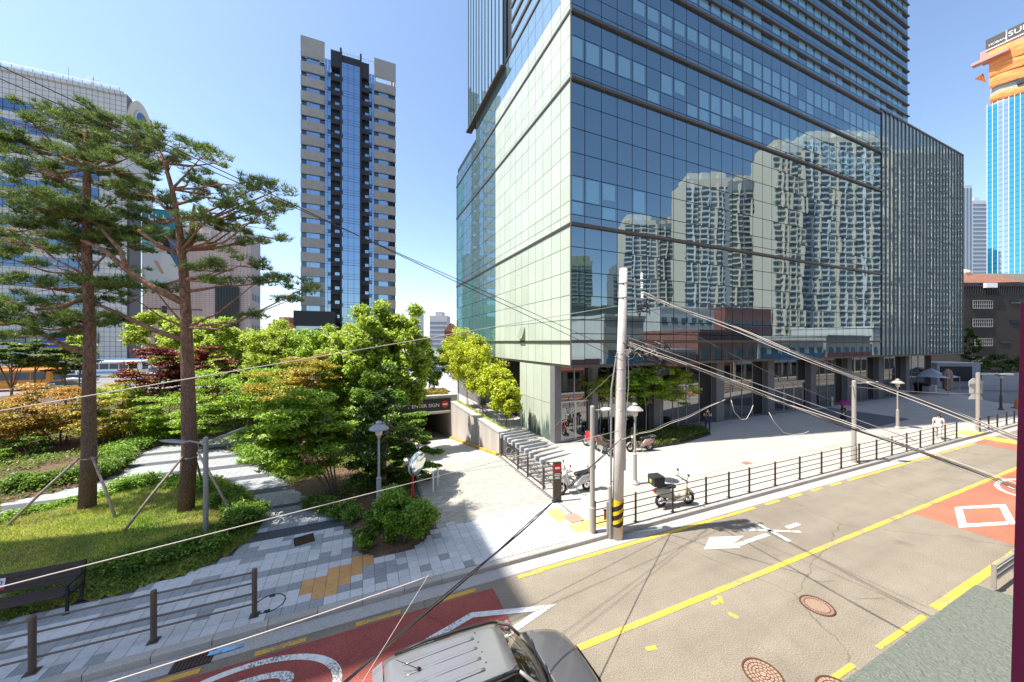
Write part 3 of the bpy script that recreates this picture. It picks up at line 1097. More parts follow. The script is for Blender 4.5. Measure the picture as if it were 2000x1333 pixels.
BL_ROWS = {}
def is_blind(i, r, zc):
    if 23.3 < zc < 24.65:
        return i != 5
    if 22.4 < zc < 23.3:
        return i > 4 and random.random() < .55
    if 19.2 < zc < 20.67 or 20.67 < zc < 22.0:
        return False
    if 27.4 < zc < 28.7:
        return i >= 4
    if 26.5 < zc < 27.4:
        return i >= 4 and random.random() < .6
    if (16.4 < zc < 17.76 or 14.9 < zc < 16.4) and False:
        return True
    if 14.1 < zc < 16.4 and i < 6:
        return i in (0, 1, 2, 4)
    return False
pane_list = []
for r in range(len(rows) - 1):
    z0, z1 = rows[r], rows[r + 1]
    for i in range(len(cols) - 1):
        s0, s1 = cols[i], cols[i + 1]
        area = proj_size(s0, 0, z0, s1 - s0) * (z1 - z0)
        if st(s0, 0).y and (z0 - CH) * F / st(s0, 0).y > 720:
            area *= .02
        pane_list.append((area, s0, s1, z0, z1, i, r))
pane_list.sort(key=lambda q: -q[0])
pane_me = {}
prest = {}
def add_pane(n, s0, s1, z0, z1, mm, mname):
    w, h = s1 - s0 - .045, z1 - z0 - .045
    if n < 300:
        key = (round(w, 3), round(h, 3), mname)
        if key not in pane_me:
            pane_me[key] = MB().box(-w / 2, w / 2, -.02, .02, -h / 2, h / 2).mesh('glass_pane', mm)
        po = link('glass_pane', pane_me[key], TW_, ((s0 + s1) / 2, 0.02, (z0 + z1) / 2), (R(random.gauss(0, .07)), 0, R(random.gauss(0, .10))))
        if mname == 'b':
            dh = random.choice((0, 0, 0, .25))
            MB().add([(-w * .43, -.0225, -h * (.46 - dh)), (w * .36, -.0225, -h * (.46 - dh)), (w * .36, -.0225, h * .46), (-w * .43, -.0225, h * .46)], [(0, 1, 2, 3)]).build('blind', M['g_blind'], po)
    else:
        b = prest.setdefault('g', (MB(), M['g_blue']))[0]
        y_ = random.uniform(-.004, .004)
        b.box(s0 + .022, s1 - .022, y_, .04, z0 + .022, z1 - .022)
        if mname == 'b':
            b = prest.setdefault('b', (MB(), M['g_blind']))[0]
            w, h = s1 - s0, z1 - z0
            b.add([(s0 + w * .08, y_ - .004, z0 + h * .06), (s1 - w * .14, y_ - .004, z0 + h * .06), (s1 - w * .14, y_ - .004, z1 - h * .06), (s0 + w * .08, y_ - .004, z1 - h * .06)], [(0, 1, 2, 3)])
for n, (a, s0, s1, z0, z1, i, r) in enumerate(pane_list):
    bl = is_blind(i, r, (z0 + z1) / 2) and random.random() < .93
    add_pane(n, s0, s1, z0, z1, M['g_blue'], 'b' if bl else 'g')
# tower storeys above the podium
SB = 43.8
tcols = [0.0, 0.99] + [0.99 + (SB - 0.99) / 35 * k for k in range(1, 36)]
zt = 30.1
k = 0
while zt < 66:
    ph = [0.42, 0.80]
    for q, h in enumerate(ph):
        for i in range(len(tcols) - 1):
            bl = (k % 3 != 2) and i > 5 and random.random() < .8 and q == 1
            mname = 'b' if bl else 'g'
            b = prest.setdefault('g', (MB(), M['g_blue']))[0]
            y_ = random.uniform(-.004, .004)
            b.box(tcols[i] + .02, tcols[i + 1] - .02, y_, .04, zt + .02, zt + h - .02)
            if bl:
                b = prest.setdefault('b', (MB(), M['g_blind']))[0]
                a0, a1 = tcols[i] + .1, tcols[i + 1] - .2
                b.add([(a0, y_ - .004, zt + .05), (a1, y_ - .004, zt + .05), (a1, y_ - .004, zt + h - .05), (a0, y_ - .004, zt + h - .05)], [(0, 1, 2, 3)])
        zt += h
    MB().box(-.02, SB + .02, -.16, .0, zt - .11, zt + .0).build('ledge', M['ledge'], TW_)
    k += 1
for mname, (b, mm) in prest.items():
    stuff(b.build('glass_pane' if mname == 'g' else 'blind', mm, TW_))
# ledges on the podium
for z in (6.62, 13.53, 22.06, 26.02, 30.06):
    MB().box(-.02, SF, -.14, .0, z - .09, z + .09).build('ledge', M['ledge'], TW_)
MB().box(-.03, SF, -.10, 0, 5.05, 5.22).build('ledge', M['ledge'], TW_)
# corner edge
MB().box(-.05, .02, -.05, .02, 5.2, 66).build('corner_trim', M['joint'], TW_)
# finned wing
b = MB()
frows = [5.2, 6.6, 8.6, 10.6, 12.6, 14.6, 16.6, 18.6, 20.6, 22.6, 24.6, 26.6, 28.6, 30.4]
fc = [SF + .15 + k * (SE - SF - .15) / 24 for k in range(25)]
for r in range(len(frows) - 1):
    for i in range(24):
        b.box(fc[i] + .02, fc[i + 1] - .02, random.uniform(-.004, .004), .05, frows[r] + .02, frows[r + 1] - .02)
stuff(b.build('glass_pane', M['g_fin'], TW_))
M['fin'] = mat('dark steel fin', (0.075, 0.083, 0.088), 0.45, 0.3)
fme = MB().box(-.05, .05, -.075, 0, 0, 25.2).mesh('facade_fin', M['fin'])
for i in range(25):
    link('facade_fin', fme, TW_, (fc[i], 0, 5.2))
MB().box(SF - .05, SE + .05, -.08, .3, 30.4, 30.55).build('parapet', M['ledge'], TW_)
MB().box(SF - .05, SE + .05, -.08, 0, 5.02, 5.2).build('ledge', M['ledge'], TW_)

# ---- left side: pale panels, then glass
PT = 12.1
prow = [5.2, 6.54, 7.9, 9.34, 10.75, 12.2, 13.5, 14.1, 14.9, 16.4, 17.76, 19.2, 20.67, 22.0, 22.4, 23.3, 24.65, 25.95, 26.5, 27.4, 28.7, 30.1]
pme = {}
MB().box(0.03, .12, 0.05, PT, 5.3, 30.0).build('panel_backing', M['joint'], TW_)
for r in range(len(prow) - 1):
    z0, z1 = prow[r], prow[r + 1]
    for i in range(11):
        w, h = 1.1 - .034, z1 - z0 - .034
        key = round(h, 3)
        glassy = (z0 > 26.4 and i > 0) or (22.0 < z0 < 23.2 and False)
        mm = M['g_side'] if (glassy and i >= 1 and 27.3 < z0) else M['panel']
        key = (key, mm.name)
        if key not in pme:
            pme[key] = MB().box(-.03, .03, -w / 2, w / 2, -h / 2, h / 2).mesh('wall_panel', mm)
        link('wall_panel', pme[key], TW_, (0.0, i * 1.1 + .55, (z0 + z1) / 2), (0, 0, R(random.gauss(0, .05))))
for z in (6.62, 13.53, 22.06, 26.02, 30.06):
    MB().box(-.09, .0, 0.0, TE if z < 28 else 18.0, z - .10, z + .06).build('ledge', M['ledge'], TW_)
# ground floor wall of the side
lo = MB()
for i in range(2, 6):
    pass
MB().box(0.06, .5, 2.34, 7.0, .15, 5.06).build('panel_backing', M['joint'], TW_)
for (z0, z1) in ((.15, 2.6), (2.6, 5.05)):
    for i in range(4):
        w, h = 1.16 - .03, z1 - z0 - .03
        MB().box(-.0, .055, -w / 2, w / 2, -h / 2, h / 2).build('wall_panel', M['panel'], TW_, loc=(0.0, 2.36 + i * 1.16 + .58, (z0 + z1) / 2))
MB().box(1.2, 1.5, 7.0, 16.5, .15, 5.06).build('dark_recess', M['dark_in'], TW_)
MB().box(0.1, 1.4, 6.95, 7.0, .15, 5.06).build('recess_side', M['pier'], TW_)
MB().box(0.1, .6, 16.5, TE, .15, 5.06).build('rear_wall', M['pier'], TW_)
M['mural'] = mat('faded green wall print', (0.10, 0.15, 0.12), .6)
for k in range(26):
    y0 = 2.5 + random.random() ** 1.5 * 4.2
    h = random.uniform(.5, 1.9)
    w = random.uniform(.05, .16)
    MB().add([(-.0045 - .0006 * k, y0 - w, .2), (-.0045 - .0006 * k, y0 + w, .2), (-.0045 - .0006 * k, y0 + w * .5, .2 + h * .6), (-.0045 - .0006 * k, y0, .2 + h), (-.0045 - .0006 * k, y0 - w * .6, .2 + h * .5)], [(0, 1, 2, 3, 4)]).build('mural_streak', M['mural'], TW_)
# side glass bays
gb, gt = MB(), MB()
gcol = [PT + k * (TE - PT) / 12 for k in range(13)]
for r in range(len(prow) - 1):
    z0, z1 = prow[r], prow[r + 1]
    if z0 > 28.2:
        pass
    for i in range(12):
        if z1 > 28.3 and gcol[i] > 17.5:
            continue
        low = z0 < 10.7 or (z0 < 12.5 and i > 4) or (i > 8 and z0 < 25)
        bb = gt if (low and (i + r) % 7 != 0) else gb
        x = random.uniform(-.006, .006)
        bb.box(-.03 + x, .03, gcol[i] + .02, gcol[i + 1] - .02, z0 + .02, z1 - .02)
stuff(gb.build('side_glass_pane', M['g_side'], TW_))
stuff(gt.build('side_glass_pane', M['g_teal'], TW_))
# side of the tower above the podium: louvred part, recess, finned part
b = MB()
zt = 30.2
k = 0
while zt < 66:
    b.cur = k % 2
    b.box(-.02 if k % 2 == 0 else -.10, .1, 0.05, 8.5, zt, zt + (.95 if k % 2 == 0 else .25))
    zt += .95 if k % 2 == 0 else .25
    k += 1
stuff(b.build('louvre_band', [M['g_side'], M['ledge']], TW_))
b = MB()
for k in range(18):
    z = 30.2 + k * 2
    b.box(.3, .35, 8.5, 9.7, z + .05, z + 1.95)
stuff(b.build('recess_glass', M['g_teal'], TW_))
b = MB()
for k in range(11):
    t0 = 9.7 + k * .9
    b.box(-.28, .02, t0, t0 + .84, 29.75, 70)
stuff(b.build('side_glass_strip', M['g_side'], TW_))
fme = MB().box(-.325, -.2, -.04, .04, 0, 40.3).mesh('facade_fin', M['fin'])
for k in range(12):
    link('facade_fin', fme, TW_, (0, 9.72 + k * .9, 29.7))
MB().box(-.52, .1, 9.65, 19.75, 29.55, 29.72).build('ledge', M['ledge'], TW_)
# open hopper window
b = MB().box(-.16, -.04, 6.0, 6.9, 6.75, 6.8)
b.add([(-.05, 6.0, 7.7), (-.05, 6.9, 7.7), (-.34, 6.9, 6.85), (-.34, 6.0, 6.85)], [(0, 1, 2, 3), (3, 2, 1, 0)])
b.build('open_window', M['panel'], TW_)
# ---- recessed ground floor on the plaza side
TG = 2.0
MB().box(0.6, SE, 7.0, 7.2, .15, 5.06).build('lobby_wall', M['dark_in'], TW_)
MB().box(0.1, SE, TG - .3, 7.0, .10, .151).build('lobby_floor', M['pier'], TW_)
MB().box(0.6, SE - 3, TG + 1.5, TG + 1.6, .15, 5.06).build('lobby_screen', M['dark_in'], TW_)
MB().box(-.04, .45, TG - .25, 2.33, .15, 5.06).build('pier', M['pier'], TW_)          # the grey pier at the corner
pier_s = [2.95] + [8.6 + 6.7 * k for k in range(7)]
for s in pier_s:
    MB().box(s - (.46 if s > 4 else .22), s + (.46 if s > 4 else .22), TG - .45, TG + .5, .15, 5.06).build('pier', M['pier'], TW_)
edges = [.45] + [e for s in pier_s for e in (s - (.46 if s > 4 else .22), s + (.46 if s > 4 else .22))] + [SE - 2.5]
for a, c in zip(edges[0::2], edges[1::2]):
    n = 4 if c - a > 3 else 2
    w = (c - a) / n
    for q in range(n):
        zs = [(.22, 2.75), (2.8, 5.03)] if q != 3 else [(.22, 5.03)]
        for (z0, z1) in zs:
            MB().box(a + q * w + .04, a + (q + 1) * w - .04, TG, TG + .03, z0, z1).build('shop_pane', M['g_shop'] if q != 3 else M['dark_in'], TW_)
    MB().box(a, c, TG + .02, TG + .10, 2.72, 2.80).build('transom', M['grey_metal'], TW_)
    for q in range(n + 1):
        MB().box(a + q * w - .035, a + q * w + .035, TG - .03, TG + .1, .15, 5.05).build('mullion', M['grey_metal'], TW_)
    MB().box(a, c, TG - .02, TG + .1, .15, .22).build('plinth', M['pier'], TW_)
# corner entrance door and the main doors
def door(s0, s1, z1, n):
    w = (s1 - s0) / n
    for q in range(n):
        d = MB().box(s0 + q * w + .06, s0 + (q + 1) * w - .06, TG - .10, TG - .07, .25, z1 - .08).build('door', M['g_shop'], TW_)
        b = MB()
        x0, x1 = s0 + q * w, s0 + (q + 1) * w
        b.box(x0, x0 + .07, TG - .13, TG - .04, .16, z1).box(x1 - .07, x1, TG - .13, TG - .04, .16, z1).box(x0 + .07, x1 - .07, TG - .13, TG - .04, z1 - .09, z1).box(x0 + .07, x1 - .07, TG - .13, TG - .04, .16, .25)
        b.build('door_frame', M['steel'], d)
        MB().cyl((x1 - .18 if q % 2 == 0 else x0 + .18, TG - .17, .8), (x1 - .18 if q % 2 == 0 else x0 + .18, TG - .17, 1.7), .018, n=8).build('handle', M['steel'], d)
door(.5, 2.7, 2.75, 2)
door(23.0, 27.6, 2.72, 3)
MB().box(22.9, 27.7, TG - .22, TG, 2.74, 2.95).build('door_canopy', M['steel'], TW_)

# ================================================================== DARK APARTMENT TOWER
M['precast'] = mat('beige concrete spandrel', (0.36, 0.335, 0.295), 0.85, var=0.08, scale=1.2, rnd=0.03)
M['g_apt'] = glass_mat('blue apartment glass', (0.02, 0.045, 0.08), (0.38, 0.52, 0.68), 0.68, wave=0.006, wscale=0.5)
M['g_apt_dark'] = glass_mat('dark apartment glass', (0.012, 0.016, 0.022), (0.16, 0.2, 0.25), 0.5, wave=0.004, wscale=0.5)
M['char'] = mat('charcoal cladding', (0.028, 0.028, 0.032), 0.6)
A0 = at(587, 668, 71.0)
APT = thing('apartment_tower', 'slender dark tower of blue glass with beige concrete bands, standing alone behind the trees', 'apartment tower', (A0.x, A0.y, 0), TB)
def s_on(px):
    r = (px - CX) / F
    return (r * A0.y - A0.x) / (BS.x - r * BS.y)
E = [s_on(p) for p in (587, 634, 646, 664, 667.5, 703, 706.5, 721, 731, 773)]
AH = CH + 600 * 71 / F
NF, FH = 20, 3.005
ZT = AH - 4.2            # sill of the top storey windows
D = 12.0
MB().box(E[0] + .4, E[9] - .4, .6, D, 0, AH - 5.5).build('core', M['char'], APT)
MB().box(E[0], E[1], 0, .3, AH - 4.1, AH).box(E[0], E[0] + .3, .3, 5, AH - 4.1, AH).build('parapet_wall', M['precast'], APT)
MB().box(E[8], E[9], 0, .3, AH - 4.1, AH).box(E[9] - .3, E[9], .3, 5, AH - 4.1, AH).build('parapet_wall', M['precast'], APT)
sp1 = MB().box(0, E[1] - E[0], -.02, .8, 0, 1.9).mesh('spandrel', M['precast'])
sp2 = MB().box(0, E[9] - E[8], -.02, .8, 0, 1.9).mesh('spandrel', M['precast'])
w1 = E[1] - E[0]
w2 = E[9] - E[8]
win1 = MB()
win1.box(0, w1, .30, .34, 0, 1.1)
for lev in range(NF):
    zc = AH - 4.1 - 1.1 - lev * FH
    # left block
    x = E[0]
    for (a, c, y, nm, mm) in ((.012, .24, .42, 'side_window', M['g_apt_dark']), (.80, .99, .42, 'side_window', M['g_apt_dark']), (.24, .37, .3, 'window', M['g_apt']), (.38, .795, .3, 'window', M['g_apt'])):
        MB().box(x + w1 * a, x + w1 * c, y, y + .04, zc, zc + 1.1).build(nm, mm, APT)
    link('spandrel', sp1, APT, (x, 0, zc - 1.9))
    x = E[8]
    if lev == 0:
        MB().box(x + .1, x + .25, .2, .4, zc, zc + 1.1).build('post', M['char'], APT)
        MB().box(x + w2 * .8, x + w2 * .85, .2, .4, zc, zc + 1.1).build('post', M['char'], APT)
    else:
        for (a, c) in ((.01, .2), (.66, .985)):
            MB().box(x + w2 * a, x + w2 * c, .42, .46, zc, zc + 1.1).build('side_window', M['g_apt_dark'], APT)
        MB().box(x + w2 * .2, x + w2 * .65, .3, .34, zc, zc + 1.1).build('window', M['g_apt'], APT)
    link('spandrel', sp2, APT, (x, 0, zc - 1.9))
ZB = AH - 4.1 - NF * FH - 1.9
MB().box(E[0], E[1], -.02, .9, 3.5, ZB).build('wall', M['precast'], APT)
MB().box(E[8], E[9], -.02, .9, 3.5, ZB).build('wall', M['precast'], APT)
MB().box(E[0] + .02, E[1] - .02, .9, D, 3.5, AH - 4.1).build('side_wall', M['precast'], APT)
ztop = AH - 1.6
# glazed strips between
def strip(e0, e1, ztop, t, n, m):
    w = (e1 - e0) / n
    z = 5.0
    k = 0
    b = MB()
    while z < ztop - .3:
        for q in range(n):
            for (a, h) in ((0, .5), (.53, .5), (1.06, 1.9)):
                if z + a + h < ztop:
                    b.box(e0 + q * w + .03, e0 + (q + 1) * w - .03, t, t + .04, z + a + .02, z + a + h)
        z += FH
    b.build('glass_strip', m, APT)
strip(E[1], E[2], ztop - .8, .35, 2, M['g_apt'])
strip(E[4], E[5], ztop + .0, .05, 3, M['g_apt'])
strip(E[7], E[8], ztop - 1.6, .35, 2, M['g_apt'])
MB().box(E[4], E[5], .1, 2.5, 5, ztop + .1).build('core', M['char'], APT)
for e0, e1 in ((E[3], E[4]), (E[5], E[6])):
    MB().box(e0, e1, -.25, 1.0, 4, ztop + 1.3).build('pier', M['char'], APT)
for (e0, e1, zt2) in ((E[2], E[3], ztop + .4), (E[6], E[7], ztop - .3)):
    MB().box(e0, e1, -.1, 3, zt2 - 3.4, zt2).build('crown_wall', M['char'], APT)
    for lev in range(NF):
        zb = zt2 - 3.4 - FH * (lev + 1)
        if zb < 4.5:
            break
        MB().box(e0, e1, -.15, 1.2, zb, zb + 1.05).build('balcony', M['char'], APT)
        MB().box(e0 + .45 * (e1 - e0), e1 - .1, .2, .24, zb + 1.05, zb + 1.75).build('window', M['g_apt'], APT)
        if lev % 1 == 0:
            MB().box(e0 - .55, e0 - .02, .3, .33, zb + .9, zb + 1.7).build('vent_panel', M['g_apt_dark'], APT)
            MB().box(e1 + .05, e1 + .6, .02, .06, zb + .5, zb + 1.3).build('vent_panel', M['g_apt_dark'], APT)
# roof hut, rails, mast
MB().box(E[3], E[4] + 3.2, 3, 7, ztop - 1, ztop + 2.0).build('roof_hut', M['char'], APT)
MB().cyl((E[4] + 1.6, 5, ztop + 2), (E[4] + 1.6, 5, ztop + 5), .05, .02, 6).build('mast', M['grey_metal'], APT)
b = MB()
for q in range(9):
    x = E[2] + (E[8] - E[2]) * q / 8
    b.cyl((x, .6, ztop), (x, .6, ztop + 1.0), .03, n=5)
b.cyl((E[2], .6, ztop + 1), (E[8], .6, ztop + 1), .03, n=5)
b.build('roof_rail', M['grey_metal'], APT)
# podium porch
MB().box(E[0] - .4, E[2] + 1.0, -6, 0, 9.6, 12.5).build('porch_roof', M['char'], APT)
MB().box(E[0], E[2] + .6, -5.6, -5.5, 5.5, 9.6).build('porch_glass', M['g_apt'], APT)
MB().box(E[2] + .6, E[3], -6, 0, 0, 9.6).box(E[0] - .2, E[2] + .6, -5.5, 0, 0, 5.5).build('porch_wall', M['char'], APT)

# ================================================================== WHITE TILED OFFICE, BROWN OFFICE
def facade_tiles(name, c1, c2, j, w, h, jw):
    return tile_mat(name, c1, c2, j, w, h, jw, vertical=True, rough=0.6, big=0.05)
M['wtile'] = facade_tiles('white facade tile', (0.56, 0.54, 0.50), (0.60, 0.58, 0.54), (0.16, 0.15, 0.15), .95, 1.1, .045)
M['btile'] = facade_tiles('brown facade tile', (0.66, 0.52, 0.46), (0.70, 0.56, 0.49), (0.30, 0.225, 0.20), .9, .62, .035)
M['g_off'] = glass_mat('office ribbon window', (0.012, 0.02, 0.035), (0.20, 0.32, 0.48), 0.5, wave=0.008, wscale=0.35)
KY = 80.0
K0 = at(248, 668, KY)
KT = thing('tiled_office', 'white tiled office block with ribbon windows and a round arched gable behind the pines', 'office block', (K0.x, K0.y, 0), TB)
KH = CH + 483 * KY / F
MB().box(-70, 0, 0, 10.6, KH - 24, KH).build('wall', M['wtile'], KT)
MB().box(-70, -.02, 0.02, 5.0, 0, KH - 24).build('wall', M['wtile'], KT)
kf = 4.05
for lev in range(14):
    zc = KH - 8.6 - lev * kf
    if zc < 4:
        break
    for q in range(3):
        x1 = -4.6 - q * 21.5
        wn_ = MB().box(x1 - 20.6, x1, -.12, -.02, zc, zc + 2.35).build('ribbon_window', M['g_off'], KT)
        b = MB()
        for i in range(14):
            xx = x1 - i * 1.58
            b.box(xx - .06, xx + .02, -.16, -.12, zc, zc + 2.35)
        b.box(x1 - 20.6, x1, -.17, -.12, zc + .5, zc + .58)
        b.build('mullion', M['mullion'], wn_)
MB().box(-70, -.5, -.35, .0, KH - .5, KH + .3).build('cornice', M['wtile'], KT)
b = MB()
for i in range(46):
    b.cyl((-69 + i * 1.5, .5, KH + .3), (-69 + i * 1.5, .5, KH + 1.5), .05, n=5)
b.cyl((-69, .5, KH + 1.5), (-1.5, .5, KH + 1.5), .05, n=5).cyl((-69, .5, KH + .9), (-1.5, .5, KH + .9), .05, n=5)
b.build('roof_rail', M['grey_metal'], KT)
# arched end gable
arc = [(0, 5.3 + 5.3 * math.cos(math.pi * k / 20), KH - 5 + 6.2 * math.sin(math.pi * k / 20)) for k in range(21)]
b = MB()
secs = [[(x, p[1], p[2]) for p in arc] + [(x, 0, KH - 5), (x, 10.6, KH - 5)][:0] for x in (-16, .3)]
b.loft(secs, closed=True)
b.build('arched_roof', mat('cream roof membrane', (0.62, 0.56, 0.44), 0.7), KT)
MB().box(0, .25, 0, 10.6, KH - 24, KH - 5).build('end_wall', M['wtile'], KT)
b = MB()
disc = [(0.36, 5.3 + 3.0 * math.cos(2 * math.pi * k / 28), KH - 4.2 + 3.0 * math.sin(2 * math.pi * k / 28)) for k in range(28)]
b.loft([disc, [(0.42, p[1], p[2]) for p in disc]])
rw = b.build('round_window', M['g_off'], KT)
MB().torus((.4, 5.3, KH - 4.2), (1, 0, 0), 3.1, .25, 28, 6).build('frame', M['wtile'], rw)
M['red_sign'] = mat('red sign letters', (0.55, 0.02, 0.03), 0.4)
me = text_mesh('kt', 5.4, M['red_sign'], .12)
o = link('sign_lettering', me, KT)
o.matrix_local = Matrix(((0, 0, 1, .34), (1, 0, 0, 3.4), (0, 1, 0, KH - 8.6), (0, 0, 0, 1)))
for (x, h) in ((-11.5, 5.5), (-25, 4.5), (-14, 2.2)):
    MB().cyl((x, 4, KH), (x, 4, KH + h), .07, .03, 6).build('mast', M['grey_metal'], KT)
b = MB().cyl((-7, 3, KH + .8), (-7, 3, KH + 4), .06, n=6)
for k in range(4):
    b.cyl((-8.6 + .2 * k, 3, KH + 2.4 + k * .5), (-5.4 - .2 * k, 3, KH + 2.4 + k * .5), .035, n=5)
b.build('aerial', M['grey_metal'], KT)
MB().box(.0, .3, 0.5, 5.0, 0, KH - 24).build('side_wall', M['pier'], KT)
MB().box(-9.0, -4.6, -.14, -.02, 1, 4).build('shopfront', M['g_off'], KT)
me = text_mesh('M', 1.0, M['white'])
MB().box(-13, -6.5, -.5, -.02, 5.2, 7.4).build('sign_board', mat('blue sign', (0.03, 0.06, 0.35), .5), KT)

BY = 110.0
B0 = at(490, 668, BY)
BR = thing('brown_office', 'brown tiled office block with a dark glass slot and a large hanging advertisement', 'office block', (B0.x, B0.y, 0), TB)
BH = CH + (668 - 452) * BY / F
def s_at(px, P, Y0):
    r = (px - CX) / F
    return (r * P.y - P.x) / (BS.x - r * BS.y)
bs = lambda px: s_at(px, B0, BY)
MB().box(bs(278), 0, 0, 12, 0, BH).build('wall', M['btile'], BR)
MB().box(bs(400), bs(452), -1.6, 0, 0, BH + 1.2).build('wall', M['btile'], BR)
MB().box(bs(425), bs(468), -1.75, -.1, 2, BH - 18).build('glass_slot', mat('black glass slot', (0.012, 0.014, 0.02), .15), BR)
b = MB()
for i in range(9):
    x = bs(425) + (bs(468) - bs(425)) * i / 8
    b.box(x - .06, x + .06, -1.85, -1.75, 2, BH - 18)
b.build('mullion', M['char'], BR)
MB().box(bs(316), bs(326), -.1, -.02, 3, 17).build('window', M['g_apt_dark'], BR)
for i, z in enumerate((8, 12, 16, 22, 28)):
    MB().box(bs(278), bs(398), -.14, -.02, z, z + .35).build('string_course', mat('dark brown course', (0.17, .11, .095), .7) if i == 0 else bpy.data.materials['dark brown course'], BR)
    for q in range(3):
        MB().box(.02, .12, 2.2 + q * 3.2, 4.0 + q * 3.2, z - 2, z).build('window', M['g_apt_dark'], BR)
me = text_mesh('교보생명', 4.2, M['white'], .1)
o = link('sign_lettering', me, BR)
o.matrix_local = Matrix(((1, 0, 0, bs(421)), (0, 0, -1, -1.85), (0, 1, 0, BH - 3.4), (0, 0, 0, 1)))
# banner, an object of its own hung on the wall
bx0, bx1 = bs(279), bs(351)
zb0, zb1 = CH + (668 - 571) * 118 / F, CH + (668 - 447) * 118 / F
BN = thing('wall_banner', 'large hanging advertisement banner, teal above with a dark haired figure in white below', 'banner', (B0.x, B0.y, 0), TB)
tq = mat('teal banner print', (0.02, 0.25, 0.31), .6)
MB().box(bx0, bx1, -.5, -.4, zb0, zb1).build('cloth', mat('white banner print', (0.62, 0.66, 0.68), .6), BN)
MB().box(bx0, bx1, -.54, -.505, zb1 - (zb1 - zb0) * .34, zb1).build('teal_field', tq, BN)
def flat(poly, y, m, nm):
    MB().add([(bx0 + (bx1 - bx0) * a, y, zb0 + (zb1 - zb0) * c) for a, c in poly], [tuple(range(len(poly)))]).build(nm, m, BN)
flat([(.0, .66), (0, .5), (.3, .45), (.45, .6), (.45, .66)], -.512, mat('pale teal print', (0.18, .5, .5), .6), 'print_shape')
flat([(.45, .66), (1, .66), (1, .15), (.7, .35), (.6, .55)], -.513, mat('blue print', (0.05, .17, .30), .6), 'print_shape')
flat([(.42, .62), (.55, .68), (.66, .66), (.74, .55), (.78, .42), (.70, .40), (.62, .48), (.5, .56)], -.52, M['hair'], 'print_shape')
flat([(.40, .58), (.50, .60), (.60, .50), (.60, .42), (.50, .43), (.42, .50)], -.525, M['skin'], 'print_shape')
flat([(.55, .43), (.75, .40), (1, .2), (1, .05), (.45, .12), (.5, .3)], -.53, mat('white garment print', (.72, .71, .68), .6), 'print_shape')
flat([(.30, .31), (.42, .30), (.60, .14), (.52, .13), (.38, .24)], -.535, M['skin'], 'print_shape')
for (txt, sz, ax, az) in (('LIFE', 3.6, .36, .88), ('with you every day', 1.1, .42, .76), ('insurance', .9, .5, .08)):
    if txt != 'LIFE':
        continue
def banner_line(w, z, h, x0):
    MB().box(bx0 + (bx1 - bx0) * x0, bx0 + (bx1 - bx0) * (x0 + w), -.56, -.545, zb0 + (zb1 - zb0) * z, zb0 + (zb1 - zb0) * (z + h)).build('print_stroke', M['white'], BN)
for (x0, z, w, h) in ((.18, .84, .03, .10), (.18, .84, .14, .025), (.36, .84, .03, .09), (.42, .84, .10, .025), (.56, .84, .03, .09), (.64, .84, .14, .03), (.84, .84, .03, .09)):
    banner_line(w, z, h, x0)
for k in range(14):
    banner_line(.025, .735 + .004 * (k % 3), .03, .2 + k * .04)

# ================================================================== RIGHT EDGE: UNFINISHED BLUE TOWER, WHITE TOWERS, DARK BRICK BLOCK
M['cyan'] = glass_mat('cyan tower glass', (0.02, 0.22, 0.36), (0.18, 0.55, 0.80), 0.45, wave=0.004, wscale=0.3)
M['pale_glass'] = glass_mat('pale lilac tower glass', (0.20, 0.28, 0.40), (0.55, 0.65, 0.80), 0.5, wave=0.004, wscale=0.3)
M['orange_net'] = mat('orange safety netting', (0.70, 0.17, 0.03), 0.8, color2=(0.78, 0.36, 0.12), scale=0.8, detail=6, stretch=(.5, .5, 1.6), bump=.8, bscale=2)
M['pink_panel'] = mat('salmon formwork panel', (0.55, 0.27, 0.21), 0.8, var=.06, scale=.5)
UY = 120.0
U0 = at(1928, 668, UY)
UN = thing('unfinished_tower', 'blue glass tower under construction, wrapped in orange netting below a dark name board', 'tower', (U0.x, U0.y, 0), TB)
uz = lambda py: CH + (668 - py) * UY / F
L = 40
for k in range(36):
    t0 = -k * 1.1
    pale = k in (2, 3, 9, 10, 16, 17)
    col = MB()
    z = 0
    while z < uz(215):
        col.box(-.05, .1, t0 - 1.05, t0, z + .05, min(z + 1.7, uz(208)))
        z += 1.75
    stuff(col.build('curtain_strip', M['pale_glass'] if pale else M['cyan'], UN))
MB().box(.12, 30, -L, 0, 0, uz(210)).build('core', M['char'], UN)
for k in range(36):
    MB().box(-.12, -.02, -k * 1.1 - .05, -k * 1.1 + .05, 0, uz(205)).build('white_rib', M['white'], UN)
MB().box(0.3, 28, -L, -.6, uz(212), uz(120)).build('slab_core', M['concrete'], UN)
for (y0, y1, dx) in ((205, 192, .0), (178, 155, -.5), (157, 135, -.9), (137, 108, -1.2)):
    vs, n = [], 24
    za, zc = uz(y0), uz(y1)
    b = MB()
    for k in range(n + 1):
        t = -.6 - (L - .6) * k / n
        w = .7 * math.sin(k * 1.3) + .4 * math.sin(k * 2.9)
        vs += [(dx + .15 * w, t, za + .5 * w), (dx - .5, t, (za + zc) / 2 + .6 * math.sin(k * .8)), (dx, t, zc + .7 * math.sin(k * 1.1))]
    b.add(vs, [q for k in range(n) for q in ((3 * k, 3 * k + 3, 3 * k + 4, 3 * k + 1), (3 * k + 1, 3 * k + 4, 3 * k + 5, 3 * k + 2))])
    b.build('safety_net', M['orange_net'], UN, True)
MB().box(-.6, .3, -L, -6, uz(190), uz(178)).build('open_storey', M['char'], UN)
MB().box(-1.2, 2, -L, 1.2, uz(121), uz(101)).build('formwork', M['pink_panel'], UN)
